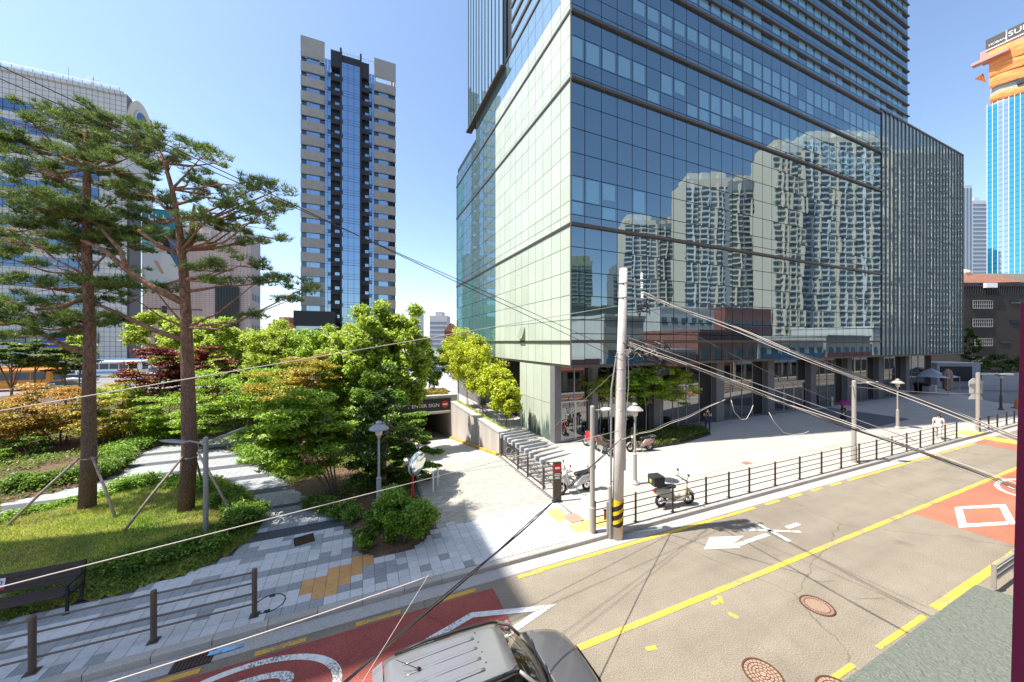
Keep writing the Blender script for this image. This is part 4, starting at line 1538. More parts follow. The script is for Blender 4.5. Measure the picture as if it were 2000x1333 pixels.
MB().box(-3.4, -1.2, -5.0, 2.6, uz(126), uz(121)).build('formwork', M['pink_panel'], UN)
MB().add([(-1.0, .6, uz(143)), (-3.2, 2, uz(153)), (-.8, 0, uz(163))], [(0, 1, 2), (2, 1, 0)]).build('safety_net', M['orange_net'], UN)
MB().box(-1.4, 1.6, -L, .0, uz(108) + 1.0, uz(82)).build('name_board', mat('dark brown board', (0.06, .052, .045), .6), UN)
MB().box(-1.5, -1.38, -4.3, -4.1, uz(104), uz(82)).box(-1.5, -1.38, -L, 0, uz(108) + .7, uz(108) + 1.0).build('board_rim', M['white'], UN)
for (txt, size, t, z) in (('HOBAN', 1.0, -.6, 107.6), ('SUMMIT', 2.3, -4.5, 108.2)):
    me = text_mesh(txt, size, M['white'], .05, 'LEFT')
    o = link('sign_lettering', me, UN)
    o.matrix_local = Matrix(((0, 0, -1, -1.46), (-1, 0, 0, t), (0, 1, 0, z), (0, 0, 0, 1)))

def far_tower(name, label, px0, px1, py, Y, m_wall, m_win, depth=14, group=None, bands=True, fh=3.2):
    P = at(px0, 668, Y)
    T = thing(name, label, 'tower', (P.x, P.y, 0), 0, group)
    w = (px1 - px0) / F * Y
    h = CH + (668 - py) * Y / F
    MB().box(0, w, 0, depth, 0, h).build('wall', m_wall, T)
    nb = max(3, int(w / 3))
    if bands:
        b = MB()
        z = 3
        while z < h - 3:
            b.box(.4, w - .4, -.12, 0, z, z + 1.5)
            z += fh
        b.build('window_band', m_win, T)
    else:
        b = MB()
        for k in range(nb):
            b.box(.3 + k * w / nb, .3 + (k + .55) * w / nb, -.12, 0, 3, h - 2)
        b.build('window_strip', m_win, T)
    MB().box(w * .3, w * .7, 2, depth - 2, h, h + 3).build('roof_hut', m_wall, T)
    return T
M['far_white'] = mat('white far tower wall', (0.52, 0.54, 0.56), .8)
M['far_win'] = mat('grey blue far window', (0.16, 0.21, 0.26), .4)
far_tower('far_tower', 'pale striped tower peeping out just right of the finned wing', 1880, 1899, 362, 230, M['far_white'], M['far_win'], bands=False)
far_tower('far_tower', 'white tower with fine storey lines left of the cyan construction tower', 1899, 1930, 392, 260, M['far_white'], M['far_win'], fh=3.0)

M['dark_brick'] = tile_mat('dark brown brick', (0.024, 0.019, 0.018), (0.030, 0.024, 0.022), (0.015, .013, .012), .5, .16, .02, vertical=True)
DY = 62.0
D0 = at(1876, 668, DY)
DB = thing('brick_block', 'dark brown brick block with barred white windows and a tiled roof storey', 'building', (D0.x, D0.y, 0), 0)
dz = lambda py: CH + (668 - py) * DY / F
dx = lambda px: (px - 1876) / F * DY
MB().box(0, 26, 0, 14, 0, dz(570)).build('wall', M['dark_brick'], DB)
MB().box(0, 26, .3, 13, dz(570), dz(552)).build('roof_fence', M['char'], DB)
b = MB()
for i in range(60):
    b.box(i * .42, i * .42 + .1, -.1, .05, dz(577), dz(558))
b.box(0, 26, -.12, .02, dz(560), dz(558)).build('railing', M['char'], DB)
M['terracotta'] = mat('terracotta roof', (0.26, 0.115, 0.075), .85, var=.15, scale=2)
b = MB()
b.loft([[(0, 1.5, dz(552)), (14, 1.5, dz(548)), (14, 9, dz(548)), (0, 9, dz(552))], [(1.5, 3, dz(534)), (9, 3, dz(530)), (9, 8, dz(530)), (1.5, 8, dz(534))]])
b.build('roof', M['terracotta'], DB)
MB().box(2, 22, 5, 12, dz(552), dz(524)).build('roof_storey', mat('cream render', (0.50, .42, .31), .85), DB)
MB().ellipsoid((8.0, 6, dz(522)), 1.2, 1.2, .8).build('roof_dome', bpy.data.materials['cream render'], DB)
MB().box(dx(1919), dx(1941), -.5, -.1, dz(563), dz(554)).build('air_conditioner', M['white'], DB)
for (x0, x1, y0, y1) in ((1898, 1936, 603, 588), (1898, 1936, 639, 624), (1902, 1936, 676, 662), (1895, 1925, 712, 699), (1972, 1992, 593, 588), (1973, 1992, 632, 627), (1952, 1970, 671, 667)):
    wd = MB().box(dx(x0), dx(x1), -.12, -.02, dz(y0), dz(y1)).build('window', M['g_apt_dark'], DB)
    if x1 - x0 > 25:
        b = MB()
        n = 9
        for i in range(n + 1):
            xx = dx(x0) + (dx(x1) - dx(x0)) * i / n
            b.box(xx - .04, xx + .04, -.2, -.14, dz(y0), dz(y1))
        b.box(dx(x0), dx(x1), -.21, -.15, dz(y0) - .06, dz(y0) + .06).box(dx(x0), dx(x1), -.21, -.15, dz(y1) - .06, dz(y1) + .06).box(dx(x0), dx(x1), -.21, -.15, (dz(y0) + dz(y1)) / 2 - .04, (dz(y0) + dz(y1)) / 2 + .04)
        b.build('window_grille', M['grey_metal'], wd)
# light block walls beside the plaza
M['block'] = tile_mat('pale grey block wall', (0.34, 0.345, 0.35), (0.37, 0.375, 0.38), (0.26, .26, .27), 1.6, .75, .02, vertical=True)
P = at(1830, 668, 50)
bw = thing('block_hut', 'pale grey block hut with a wide dark louvre at the far end of the plaza', 'hut', (P.x, P.y, 0), 0)
wz = lambda py: CH + (668 - py) * 50 / F
MB().box(0, (1915 - 1830) / F * 50, 0, 3.5, 0, wz(711)).build('wall', M['block'], bw)
MB().box((1836 - 1830) / F * 50, (1897 - 1830) / F * 50, -.1, -.02, wz(745), wz(716)).build('louvre', M['char'], bw)
MB().box(-.1, (1917 - 1830) / F * 50, -.15, 3.6, wz(711), wz(709)).build('coping', M['concrete'], bw)
P = at(1918, 668, 47)
t = thing('boundary_wall', 'pale grey block boundary wall under dark trees at the right', 'wall', (P.x, P.y, 0), R(-4))
MB().box(0, 9, 0, .4, 0, CH - 63 * 47 / F).build('wall', M['block'], t)
MB().box(-.05, 9.05, -.06, .46, CH - 63 * 47 / F, CH - 61 * 47 / F).build('coping', M['concrete'], t)

# ================================================================== FAR SKYLINE BEHIND THE TREES
far_tower('far_office', 'grey far office block with storey bands in the gap left of the glass tower', 839, 873, 617, 260, mat('lilac grey wall', (0.45, .42, .44), .8), M['far_win'], fh=3.4)
far_tower('far_office', 'hazy far block just above the big light green tree', 800, 822, 604, 420, M['far_white'], M['far_win'])
far_tower('far_office', 'low pale building behind the trees between the brown office and the dark tower', 520, 600, 640, 200, M['far_white'], M['far_win'])
P = at(868, 668, 130)
t = thing('gabled_house', 'red brick gabled house top above the yellow trees', 'house', (P.x, P.y, 0), 0)
MB().box(0, 4.4, 0, 8, 0, CH + 20 * 130 / F).build('wall', mat('red brick', (0.28, .09, .055), .85), t)
h0 = CH + 20 * 130 / F
MB().loft([[(-.3, y, h0), (4.7, y, h0), (2.2, y, h0 + 3.2)] for y in (-.3, 8.3)]).build('roof', M['terracotta'], t)
far_tower('far_office', 'orange fronted low shop building right of the brown office', 524, 575, 632, 160, M['terracotta'], M['far_win'])
# plain slim block left of the frame whose shadow falls across the pavement
t = thing('shade_block', 'plain concrete stair tower beyond the left edge', 'building', uv(-20.7, 15.25), TR)
MB().box(-9, 0, -3.2, 2.65, 0, 45).build('wall', M['concrete'], t)
for k in range(13):
    MB().box(.0, .08, -1.5, 1.5, 2 + k * 3.3, 3.4 + k * 3.3).build('window', M['g_apt_dark'], t)

# ================================================================== ACROSS THE STREET (seen in the mirror glass)
NB = Vector((math.sin(TB), -math.cos(TB), 0))
def mirror(p):
    d = (p - CORNER)
    return p - NB * (2 * (d.x * NB.x + d.y * NB.y))
def mirrored(px, Y):
    p = mirror(Vector(((px - CX) / F * Y, Y, 0)))
    return p
M['cream_apt'] = mat('cream apartment wall', (0.76, 0.68, 0.54), .8)
M['white_apt'] = mat('white apartment wall', (0.78, 0.78, 0.76), .8)
M['grey_apt'] = mat('grey apartment wall', (0.30, 0.31, 0.32), .8)
M['green_apt'] = mat('sage apartment wall', (0.30, 0.33, 0.22), .8)
M['win_apt'] = mat('dark apartment window', (0.12, 0.16, 0.18), .2)
def apt_block(label, px0, px1, py, Y, ma, mb_, bay=4.0, fh=2.9, depth=16, top=True):
    a, c = mirrored(px0, Y), mirrored(px1, Y)
    d = c - a
    w = d.length
    T = thing('apartment_block', label, 'apartment block', (a.x, a.y, 0), math.atan2(d.y, d.x), 'apartment blocks across the street')
    h = CH + (668 - py) * Y / F
    fy = 1                                    # the side turned to the glass tower
    toward = (CORNER + BS * 20) - (a + c) / 2
    nrm = Vector((-d.y, d.x, 0)).normalized()
    fy = 1 if nrm.dot(toward) > 0 else -1
    MB().box(0, w, min(0, -fy * depth), max(0, -fy * depth), 0, h).build('wall', ma, T)
    nb = max(2, int(round(w / bay)))
    bw = w / nb
    for k in range(nb):
        b, s = MB(), MB()
        out = .9 if k % 2 == 0 else .25
        z = 4
        while z < h - 5:
            y0, y1 = sorted((fy * .05, fy * (out * .5)))
            b.box(k * bw + .45, (k + 1) * bw - .45, y0, y1, z + .9, z + 2.4)
            y0, y1 = sorted((fy * .0, fy * out))
            s.box(k * bw + .2, (k + 1) * bw - .2, y0, y1, z, z + .75)
            z += fh
        b.build('window_column', M['win_apt'], T)
        s.build('balcony_column', mb_, T)
        MB().box((k + 1) * bw - .2, (k + 1) * bw + .15, *sorted((0, fy * (1.0 if k % 3 else 1.7))), 2, h - 2 - (k * 7 % 5)).build('pilaster', ma if k % 2 else mb_, T)
    if top:
        MB().box(w * .1, w * .9, *sorted((-fy * 2, -fy * (depth - 2))), h, h + 4).build('roof_hut', ma, T)
        for k in range(3):
            MB().box(w * (.12 + .28 * k), w * (.3 + .28 * k), *sorted((-fy * .5, -fy * 4)), h, h + 2.2 + 1.4 * (k % 2)).build('roof_frame', mb_, T)
    return T
apt_block('cream narrow apartment block beside the tallest white block', 1514, 1566, 285, 165, M['cream_apt'], M['cream_apt'], 3.4)
apt_block('tallest white balconied apartment block across the street', 1566, 1735, 268, 172, M['cream_apt'], M['white_apt'], 4.2)
apt_block('tall white apartment block right of the tallest one', 1735, 1900, 300, 175, M['grey_apt'], M['white_apt'], 4.2)
apt_block('cream balconied apartment block left of the tallest one', 1338, 1425, 350, 190, M['cream_apt'], M['white_apt'], 4.0)
apt_block('cream apartment block with grey bays left of the tallest one', 1425, 1512, 352, 186, M['grey_apt'], M['cream_apt'], 4.0)
apt_block('lower cream apartment block with a dark crown', 1222, 1280, 430, 215, M['cream_apt'], M['white_apt'], 4.2)
apt_block('second lower cream apartment block with a dark crown', 1284, 1340, 436, 213, M['grey_apt'], M['cream_apt'], 4.2)
apt_block('sage green apartment block at the left of the reflection', 1112, 1156, 512, 240, M['green_apt'], M['green_apt'], 4.5)
apt_block('dark narrow apartment block at the left of the reflection', 1196, 1222, 528, 235, M['grey_apt'], M['grey_apt'], 4.5)
apt_block('white office with a grid of small windows at the left of the reflection', 1149, 1176, 596, 78, M['white_apt'], M['white_apt'], 2.6, 3.0, 10, False)
apt_block('pale green office beside the white gridded one', 1178, 1216, 604, 80, M['green_apt'], M['grey_apt'], 4.0, 3.4, 10, False)
# street row opposite
def row_house(label, u0, u1, v0, v1, h, m, roofc=None, win=True, cat='shop building'):
    T = thing('shop_building', label, cat, uv(u0, v0), TR, 'low buildings across the street')
    L, Dp = u1 - u0, v0 - v1
    MB().box(0, L, -Dp, 0, 0, h).build('wall', m, T)
    nfl = int(h // 3.2)
    for k in range(nfl):
        z = k * 3.2 + .9
        n = max(2, int(L / 2.6))
        for i in range(n):
            x = (i + .2) * L / n
            if k == 0:
                MB().box(x, x + L / n * .7, .0, .06, .2, 2.6).build('shop_window', M['g_apt_dark'], T)
            else:
                MB().box(x, x + L / n * .55, .0, .06, z, z + 1.5).build('window', M['win_apt'], T)
    if roofc:
        MB().loft([[(0, .9, 3.0), (L, .9, 3.0), (L, 0, 3.6), (0, 0, 3.6)], [(0, .95, 2.92), (L, .95, 2.92), (L, 0, 3.5), (0, 0, 3.5)]]).build('awning', roofc, T)
        MB().box(.3, L - .3, .0, .15, 3.7, 4.6).build('sign_board', roofc, T)
    MB().box(-.1, L + .1, -Dp - .1, .12, h, h + .35).build('parapet', m, T)
M['w_render'] = mat('white render', (0.72, .70, .65), .85, var=.08, scale=.7)
M['g_render'] = mat('grey render', (0.46, .44, .41), .85, var=.1, scale=.7)
M['r_brick'] = mat('red brick wall', (0.33, .13, .09), .85, var=.12, scale=2)
M['r_roof'] = mat('dull red canopy', (0.28, .10, .09), .7)
M['b_roof'] = mat('blue canopy', (0.09, .20, .36), .6)
row_house('red canopied low shop opposite the glass tower', 19, 27, 0.6, -10, 4.2, M['g_render'], M['r_roof'])
row_house('white four storey shop with blue canopy opposite the tower', 27.5, 34, 0.6, -10, 9.6, M['w_render'], M['b_roof'])
row_house('grey shop with red canopy opposite the tower', 34.5, 44, 0.6, -10, 5.2, M['g_render'], M['r_roof'])
row_house('red brick three storey building opposite', 44.5, 58, 0.6, -12, 8.0, M['r_brick'])
row_house('long white building opposite with blue canopy', 58.5, 78, 0.6, -14, 6.4, M['w_render'], M['b_roof'])
row_house('grey building with plain parapet opposite', 79, 96, 0.6, -14, 7.5, M['g_render'], M['r_roof'])
row_house('white building at the far end of the opposite row', 97, 125, 0.6, -14, 9.5, M['w_render'])
row_house('tall white office behind the opposite row', 62, 80, -22, -36, 14, M['w_render'])
row_house('brick office behind the opposite row', 84, 104, -22, -36, 15, M['r_brick'])
row_house('sage office behind the opposite row', 40, 54, -26, -40, 14, M['green_apt'])

# ================================================================== VEGETATION
L_OAK = leaf_mat('light oak leaf', (0.25, 0.38, 0.04), (0.55, 0.64, 0.10), .5)
L_MAPLE = leaf_mat('fresh maple leaf', (0.19, 0.34, 0.03), (0.42, 0.57, 0.06), .5)
L_RED = leaf_mat('crimson maple leaf', (0.12, 0.022, 0.022), (0.28, 0.07, 0.045))
L_ORANGE = leaf_mat('orange maple leaf', (0.27, 0.25, 0.03), (0.58, 0.29, 0.06), .35, .9)
L_OLIVE = leaf_mat('olive maple leaf', (0.26, 0.27, 0.03), (0.52, 0.38, 0.045), .35, .9)
L_YELLOW = leaf_mat('yellow green leaf', (0.36, 0.43, 0.02), (0.62, 0.66, 0.045), .4)
L_LIME = leaf_mat('lime green leaf', (0.27, 0.38, 0.04), (0.53, 0.61, 0.085), .5)
L_DARK = leaf_mat('dark yew leaf', (0.03, 0.065, 0.014), (0.12, 0.19, 0.03), .25)
L_SHRUB = leaf_mat('shrub leaf', (0.085, 0.18, 0.022), (0.26, 0.40, 0.045), .4)
L_HEDGE = leaf_mat('bright hedge leaf', (0.14, 0.29, 0.028), (0.33, 0.50, 0.055), .4)
L_PINE = leaf_mat('pine needle', (0.06, 0.115, 0.035), (0.26, 0.33, 0.06), .4, 1.1)
L_GRASS = leaf_mat('lawn grass blade', (0.20, 0.38, 0.035), (0.58, 0.60, 0.11), .35, .6)
L_COVER = leaf_mat('ground cover leaf', (0.085, 0.17, 0.02), (0.26, 0.34, 0.045), .35, .9)

def rand_dirs(n):
    d = RNG.normal(size=(n, 3))
    return d / np.linalg.norm(d, axis=1, keepdims=True)

def leaves(centers, size, up=0.5, aspect=0.55, jit=0.35):
    """rhombus leaves (two triangles) at the given points, turned mostly upwards"""
    n = len(centers)
    nrm = rand_dirs(n)
    nrm[:, 2] = np.abs(nrm[:, 2]) + up
    nrm /= np.linalg.norm(nrm, axis=1, keepdims=True)
    t = rand_dirs(n)
    a = np.cross(nrm, t)
    a /= np.linalg.norm(a, axis=1, keepdims=True) + 1e-9
    b = np.cross(nrm, a)
    s = size * (1 + jit * RNG.uniform(-1, 1, (n, 1)))
    droop = nrm * s * 0.12
    q = np.stack([centers - a * s * .5 - droop, centers - b * s * .5 * aspect + droop, centers + a * s * .5 - droop, centers + b * s * .5 * aspect + droop], axis=1)
    return q.reshape(-1, 3)

def clump_points(cl, n):
    """cl: list of (x,y,z,rx,ry,rz); points biased to each clump's shell"""
    cl = np.array(cl)
    vol = (cl[:, 3] * cl[:, 4] * cl[:, 5]) ** 0.66
    idx = RNG.choice(len(cl), size=n, p=vol / vol.sum())
    d = rand_dirs(n)
    r = RNG.uniform(0.0, 1.0, (n, 1)) ** .45 * RNG.uniform(.75, 1.12, (n, 1))
    return cl[idx, :3] + d * r * cl[idx, 3:6]

def crown_clumps(c, rx, ry, rz, n, cr, flat=0.7, shell=0.5, seed=None, egg=0.0):
    out = []
    for i in range(n):
        d = rand_dirs(1)[0]
        r = RNG.uniform(shell, 1.0)
        zz = d[2] * r
        w = 1 - egg * max(0, zz)
        k = cr * RNG.uniform(.65, 1.3)
        out.append((c[0] + d[0] * r * rx * w, c[1] + d[1] * r * ry * w, c[2] + zz * rz, k, k, k * flat))
    return out

def limbs(base, top, r0, clumps, n, bark, parent, bend=.25):
    b = MB()
    base, top = Vector(base), Vector(top)
    pts = [base]
    for k in range(1, 6):
        f = k / 5
        p = base.lerp(top, f) + Vector((random.uniform(-bend, bend), random.uniform(-bend, bend), 0)) * .35 * f
        pts.append(p)
    b.tube(pts, [r0 * (1.25 if k == 0 else 1 - .16 * k) for k in range(6)], 8)
    tr = b.build('trunk', bark, parent, True)
    lb = MB()
    sel = random.sample(range(len(clumps)), min(n, len(clumps)))
    for i in sel:
        c = Vector(clumps[i][:3])
        f = random.uniform(.35, .95)
        k = f * 5
        k0 = int(min(4, k))
        a = pts[k0].lerp(pts[k0 + 1], k - k0)
        m = a.lerp(c, .5) + Vector((0, 0, .12 * (c - a).length))
        lb.tube([a, m, c], [r0 * .38, r0 * .25, r0 * .09], 5, False)
    lb.build('limb', bark, tr, True)
    return tr

def tree(label, x, y, trunk_h, c, r, leafm, n, size=.16, ncl=26, cr=None, flat=.75, egg=.2, r0=.10, name='tree', cat='tree', group='trees in the park', bark=None, nl=8, up=.5, shell=.5, z0=.18, stems=1, aspect=.55):
    t = thing(name, label, cat, (x, y, z0), 0, group)
    cc = (c[0] - x, c[1] - y, c[2] - z0)
    cr = cr or (r[0] + r[1]) / 2 * .34
    if flat < .62:
        cr, ncl, flat = cr * .80, int(ncl * 1.5), flat * .62
    else:
        cr, ncl = cr * .62, int(ncl * 2.6)
    cl = crown_clumps(cc, *r, ncl, cr, flat, shell, egg=egg)
    pts = clump_points(cl, n)
    me = np_mesh('crown', leaves(pts, size, up, aspect), 4, leafm)
    link('crown', me, t)
    bk = bark or M['bark']
    if stems == 1:
        limbs((0, 0, -.1), (cc[0] * .8, cc[1] * .8, cc[2] + r[2] * .35), r0, cl, nl, bk, t)
    else:
        for k in range(stems):
            a = 2 * math.pi * k / stems + .4
            limbs((.06 * math.cos(a), .06 * math.sin(a), -.1), (cc[0] + .6 * r[0] * math.cos(a) * .6, cc[1] + .5 * r[1] * math.sin(a), cc[2] + r[2] * .2), r0, cl, max(2, nl // stems), bk, t, .35)
    return t

def T(label, px, py0, py1, pw, Y, leafm, n, trunk_px=None, **kw):
    """tree whose crown spans the given pixels of the photograph at distance Y"""
    a = at(px, (py0 + py1) / 2, Y)
    rx = pw / 2 / F * Y
    rz = (py1 - py0) / 2 / F * Y
    tp = at(trunk_px if trunk_px else px, 668, Y)
    cr = kw.pop('cr', None)
    return tree(label, tp.x, Y, 0, (a.x, a.y, a.z), (rx * .95, kw.pop('ry', rx * .95), rz * .98), leafm, n, cr=cr or min(rx, rz * 1.3) * .36, **kw)

# lawn: gently mounded soil with blades of grass
def mound(name, poly, m, base=.15, rise=.28, fall=1.6, cell=.16, parent=None):
    xs = [p[0] for p in poly]
    ys = [p[1] for p in poly]
    x0, y0 = min(xs), min(ys)
    nx, ny = int((max(xs) - x0) / cell) + 2, int((max(ys) - y0) / cell) + 2
    vid, vs, fs = {}, [], []
    hh = {}
    def vert(i, j):
        if (i, j) not in vid:
            x, y = x0 + i * cell, y0 + j * cell
            ins = in_poly(x, y, poly)
            d = edge_dist(x, y, poly)
            z = base + (rise * min(1, d / fall) ** .7 if ins else -.03) + .02 * math.sin(x * 3.1) * math.sin(y * 2.7)
            vid[(i, j)] = len(vs)
            vs.append((x, y, z))
        return vid[(i, j)]
    for i in range(nx):
        for j in range(ny):
            x, y = x0 + (i + .5) * cell, y0 + (j + .5) * cell
            if abs(x) > 1.6 * y + 2 or not in_poly(x, y, poly):
                continue
            fs.append((vert(i, j), vert(i + 1, j), vert(i + 1, j + 1), vert(i, j + 1)))
    me = bpy.data.meshes.new(name)
    me.from_pydata(vs, [], fs)
    me.materials.append(m)
    me.polygons.foreach_set('use_smooth', [True] * len(me.polygons))
    o = link(name, me, parent)
    return o, vs, fs

M['turf'] = mat('lawn soil', (0.14, 0.15, 0.03), 0.95, color2=(0.30, 0.24, 0.07), scale=.9, detail=6, bump=.5, bscale=30)
lawn, lv, lf = mound('lawn', LAWN, M['turf'])
struct(lawn)
lv = np.array(lv)
fc_ = lv[np.array(lf)[:, 0]]
def blades(base, n, h, w, spread):
    idx = RNG.integers(0, len(base), n)
    p = base[idx] + np.stack([RNG.uniform(0, spread, n), RNG.uniform(0, spread, n), np.zeros(n)], 1)
    a = RNG.uniform(0, 2 * np.pi, n)
    d = np.stack([np.cos(a), np.sin(a), np.zeros(n)], 1) * w / 2
    hh = h * RNG.uniform(.4, 1.3, (n, 1))
    lean = rand_dirs(n) * hh * .7
    lean[:, 2] = 0
    tip = p + np.concatenate([np.zeros((n, 2)), hh], 1) + lean
    p[:, 2] -= .01
    return np.stack([p - d, p + d, tip], 1).reshape(-1, 3)
stuff(link('grass', np_mesh('grass', blades(fc_, 90000, .085, .022, .16), 3, L_GRASS)))
# weedy dark tufts near the front of the lawn
front = np.array([p for p in fc_ if edge_dist(p[0], p[1], [LAWN[i] for i in range(2, 9)]) < 1.0])
stuff(link('ground_cover', np_mesh('ground_cover', leaves(front[RNG.integers(0, len(front), 9000)] + np.stack([RNG.uniform(0, .16, 9000), RNG.uniform(0, .16, 9000), RNG.uniform(0, .09, 9000)], 1), .07), 4, L_COVER)))

bb, bv, bf = mound('planting_bed', BED_BACK, M['soil'], rise=.2, cell=.3)
struct(bb)
br_, rv, rf = mound('planting_bed', BED_R, M['soil'], rise=.2, cell=.2)
struct(br_)
bv, rv = np.array(bv), np.array(rv)
bc, rc = bv[np.array(bf)[:, 0]], rv[np.array(rf)[:, 0]]
def cover(base, n, size, zmax, m, name, spread):
    p = base[RNG.integers(0, len(base), n)] + np.stack([RNG.uniform(0, spread, n), RNG.uniform(0, spread, n), RNG.uniform(0, zmax, n)], 1)
    stuff(link(name, np_mesh(name, leaves(p, size), 4, m)))
nz = np.sin(bc[:, 0] * .9) * np.sin(bc[:, 1] * .8 + 1) + .4 * np.sin(bc[:, 0] * 2.3)
cover(bc[(nz > -.25) & (bc[:, 1] < 34)], 34000, .12, .32, L_COVER, 'ground_cover', .3)
nz = np.sin(rc[:, 0] * 1.3) * np.sin(rc[:, 1] * 1.1)
cover(rc[(nz > -.1)], 26000, .09, .25, L_COVER, 'ground_cover', .2)

M['litter'] = leaf_mat('dry fallen leaf', (.16, .085, .035), (.34, .22, .11), .1)
p_ = np.concatenate([bc[RNG.integers(0, len(bc), 9000)], rc[RNG.integers(0, len(rc), 7000)]]) + np.stack([RNG.uniform(0, .3, 16000), RNG.uniform(0, .3, 16000), RNG.uniform(.01, .03, 16000)], 1)
stuff(link('leaf_litter', np_mesh('leaf_litter', leaves(p_, .08, 2.0), 4, M['litter'])))

nz_ = np.sin(fc_[:, 0] * 1.1 + 1) * np.sin(fc_[:, 1] * 1.7) + .5 * np.sin(fc_[:, 0] * 2.9) * np.sin(fc_[:, 1] * 3.3)
pl_ = fc_[nz_ > .45]
p_ = pl_[RNG.integers(0, len(pl_), 9000)] + np.stack([RNG.uniform(0, .2, 9000), RNG.uniform(0, .2, 9000), RNG.uniform(.03, .07, 9000)], 1)
stuff(link('pine_litter', np_mesh('pine_litter', leaves(p_, .07, 1.5, .12), 4, M['litter'])))

def hedge(label, pts, w, h, m, n, size=.085, group=None, name='hedge', cat='hedge', lump=.25):
    """rounded hedge along a line of ground points"""
    c = Vector(pts[0])
    t = thing(name, label, cat, (c.x, c.y, .16), 0, group)
    cl = []
    segs = [(Vector(a), Vector(b)) for a, b in zip(pts, pts[1:])]
    tot = sum((b - a).length for a, b in segs)
    for a, b in segs:
        k = max(2, int((b - a).length / (w * .45)))
        for i in range(k):
            p = a.lerp(b, (i + random.random() * .5) / k) - c
            for q in range(2):
                cl.append((p.x + random.uniform(-.25, .25) * w, p.y + random.uniform(-.25, .25) * w, h * random.uniform(.42, .58), w * random.uniform(.35, .5), w * random.uniform(.35, .5), h * random.uniform(.4, .55)))
    link('foliage', np_mesh('foliage', leaves(clump_points(cl, n), size, .6), 4, m), t)
    b = MB()
    for i in range(0, len(cl), 2):
        b.tube([(cl[i][0], cl[i][1], -.05), (cl[i][0] + random.uniform(-.1, .1), cl[i][1], cl[i][2])], [.02, .01], 5, False)
    b.build('stem', M['bark'], t)
    return t
def GG(*pp):
    return [ground(a, b, .2) for a, b in pp]
hedge('bright azalea hedge curving behind the right pine, beside the path', GG((222, 972), (270, 958), (330, 955), (390, 958), (430, 968)), 1.15, .75, L_HEDGE, 15000)
hedge('rounded shrub mass at the right end of the lawn beside the grey path', GG((428, 985), (455, 1000), (475, 1022), (488, 1035)), 1.2, .75, L_SHRUB, 14000)
hedge('low dark shrub patch at the front of the lawn below the lamp post', GG((215, 1118), (270, 1108), (330, 1095), (385, 1080), (410, 1072)), .95, .55, L_SHRUB, 13000)
hedge('long clipped low hedge along the left of the lawn behind the left pine', GG((-60, 1058), (0, 1032), (60, 1012), (110, 1000), (160, 988), (215, 976)), .7, .5, L_HEDGE, 13000)
hedge('dark clipped hedge across the path behind the left pine', GG((0, 965), (60, 955), (120, 945), (170, 938), (215, 925), (245, 905)), 1.2, .8, L_SHRUB, 15000)
hedge('bright hedge further back along the curving path', GG((200, 900), (260, 880), (310, 862), (350, 850)), 1.8, .8, L_HEDGE, 14000, .1)
hedge('bright shrubs far back under the small trees', GG((215, 858), (280, 842), (340, 832), (400, 838)), 2.2, .8, L_LIME, 12000, .12)
hedge('shrubs edging the far right side of the path', GG((470, 880), (520, 905), (560, 935)), 1.3, .7, L_HEDGE, 10000, .09)
hedge('low dark shrubs under the many stemmed maple', GG((610, 985), (640, 1000), (672, 1010), (690, 1030)), .9, .55, L_SHRUB, 9000, .07)
# rounded bush by the red mirror post
def bush(label, px, py, pw, ph, m, n, size=.08, name='bush'):
    g0 = ground(px, py, .15)
    Y = g0.y
    rx = pw / 2 / F * Y
    h = ph / F * Y
    t = thing(name, label, 'bush', (g0.x, Y, .15))
    cl = crown_clumps((0, 0, h * .5), rx * .8, rx * .7, h * .42, 26, rx * .32, .8, .45)
    link('foliage', np_mesh('foliage', leaves(clump_points(cl, n), size, .5), 4, m), t)
    b = MB()
    for i in range(9):
        c = cl[i]
        b.tube([(random.uniform(-.1, .1), random.uniform(-.1, .1), -.05), (c[0] * .5, c[1] * .5, c[2] * .5), c[:3]], [.025, .018, .008], 5, False)
    b.build('stem', M['bark'], t)
    return t
bush('large rounded green bush at the bed tip in front of the red mirror post', 790, 1062, 124, 118, L_HEDGE, 16000)
bush('small grassy tuft at the corner of the planting bed beside the paving', 716, 1078, 44, 60, L_SHRUB, 3500, .07)
bush('low bush left of the rounded bush under the dark yew', 735, 1035, 60, 60, L_SHRUB, 4500)

# ---- trees (from the front to the back)
T('bright green many stemmed maple with bare curving stems beside the path', 602, 752, 938, 205, 14.2, L_MAPLE, 26000, trunk_px=655, size=.14, ncl=52, flat=.38, stems=6, r0=.045, nl=12, shell=.35, up=.9)
T('dark green yew like tree behind the lamp post', 752, 715, 985, 125, 14.8, L_DARK, 15000, size=.13, ncl=40, flat=.6, r0=.12, egg=.4)
T('dense green layered conifer beside the driveway, in front of the ramp', 810, 800, 968, 100, 16.2, L_SHRUB, 14000, size=.12, ncl=34, flat=.4, r0=.08, egg=.4, up=.9)
T('tall light green oak in front of the dark tower, left of its twin', 722, 590, 830, 150, 22.0, L_OAK, 17000, trunk_px=735, size=.24, ncl=34, r0=.12, flat=.9)
T('tall light green oak nearest the ramp with a ragged top', 790, 578, 830, 125, 23.0, L_OAK, 15000, trunk_px=790, size=.24, ncl=32, r0=.12, flat=.9)
T('dark green tree between the oaks and the orange maple', 672, 668, 860, 110, 21.0, L_SHRUB, 9000, size=.18, ncl=28, r0=.1)
T('orange brown spreading maple left of the oaks', 590, 690, 805, 175, 19.5, L_OLIVE, 9000, trunk_px=600, size=.13, ncl=34, flat=.35, r0=.08, up=.9)
T('orange topped maple half hidden behind the many stemmed maple', 630, 680, 770, 110, 21.5, L_ORANGE, 5500, size=.14, ncl=24, flat=.35, r0=.07, up=.9)
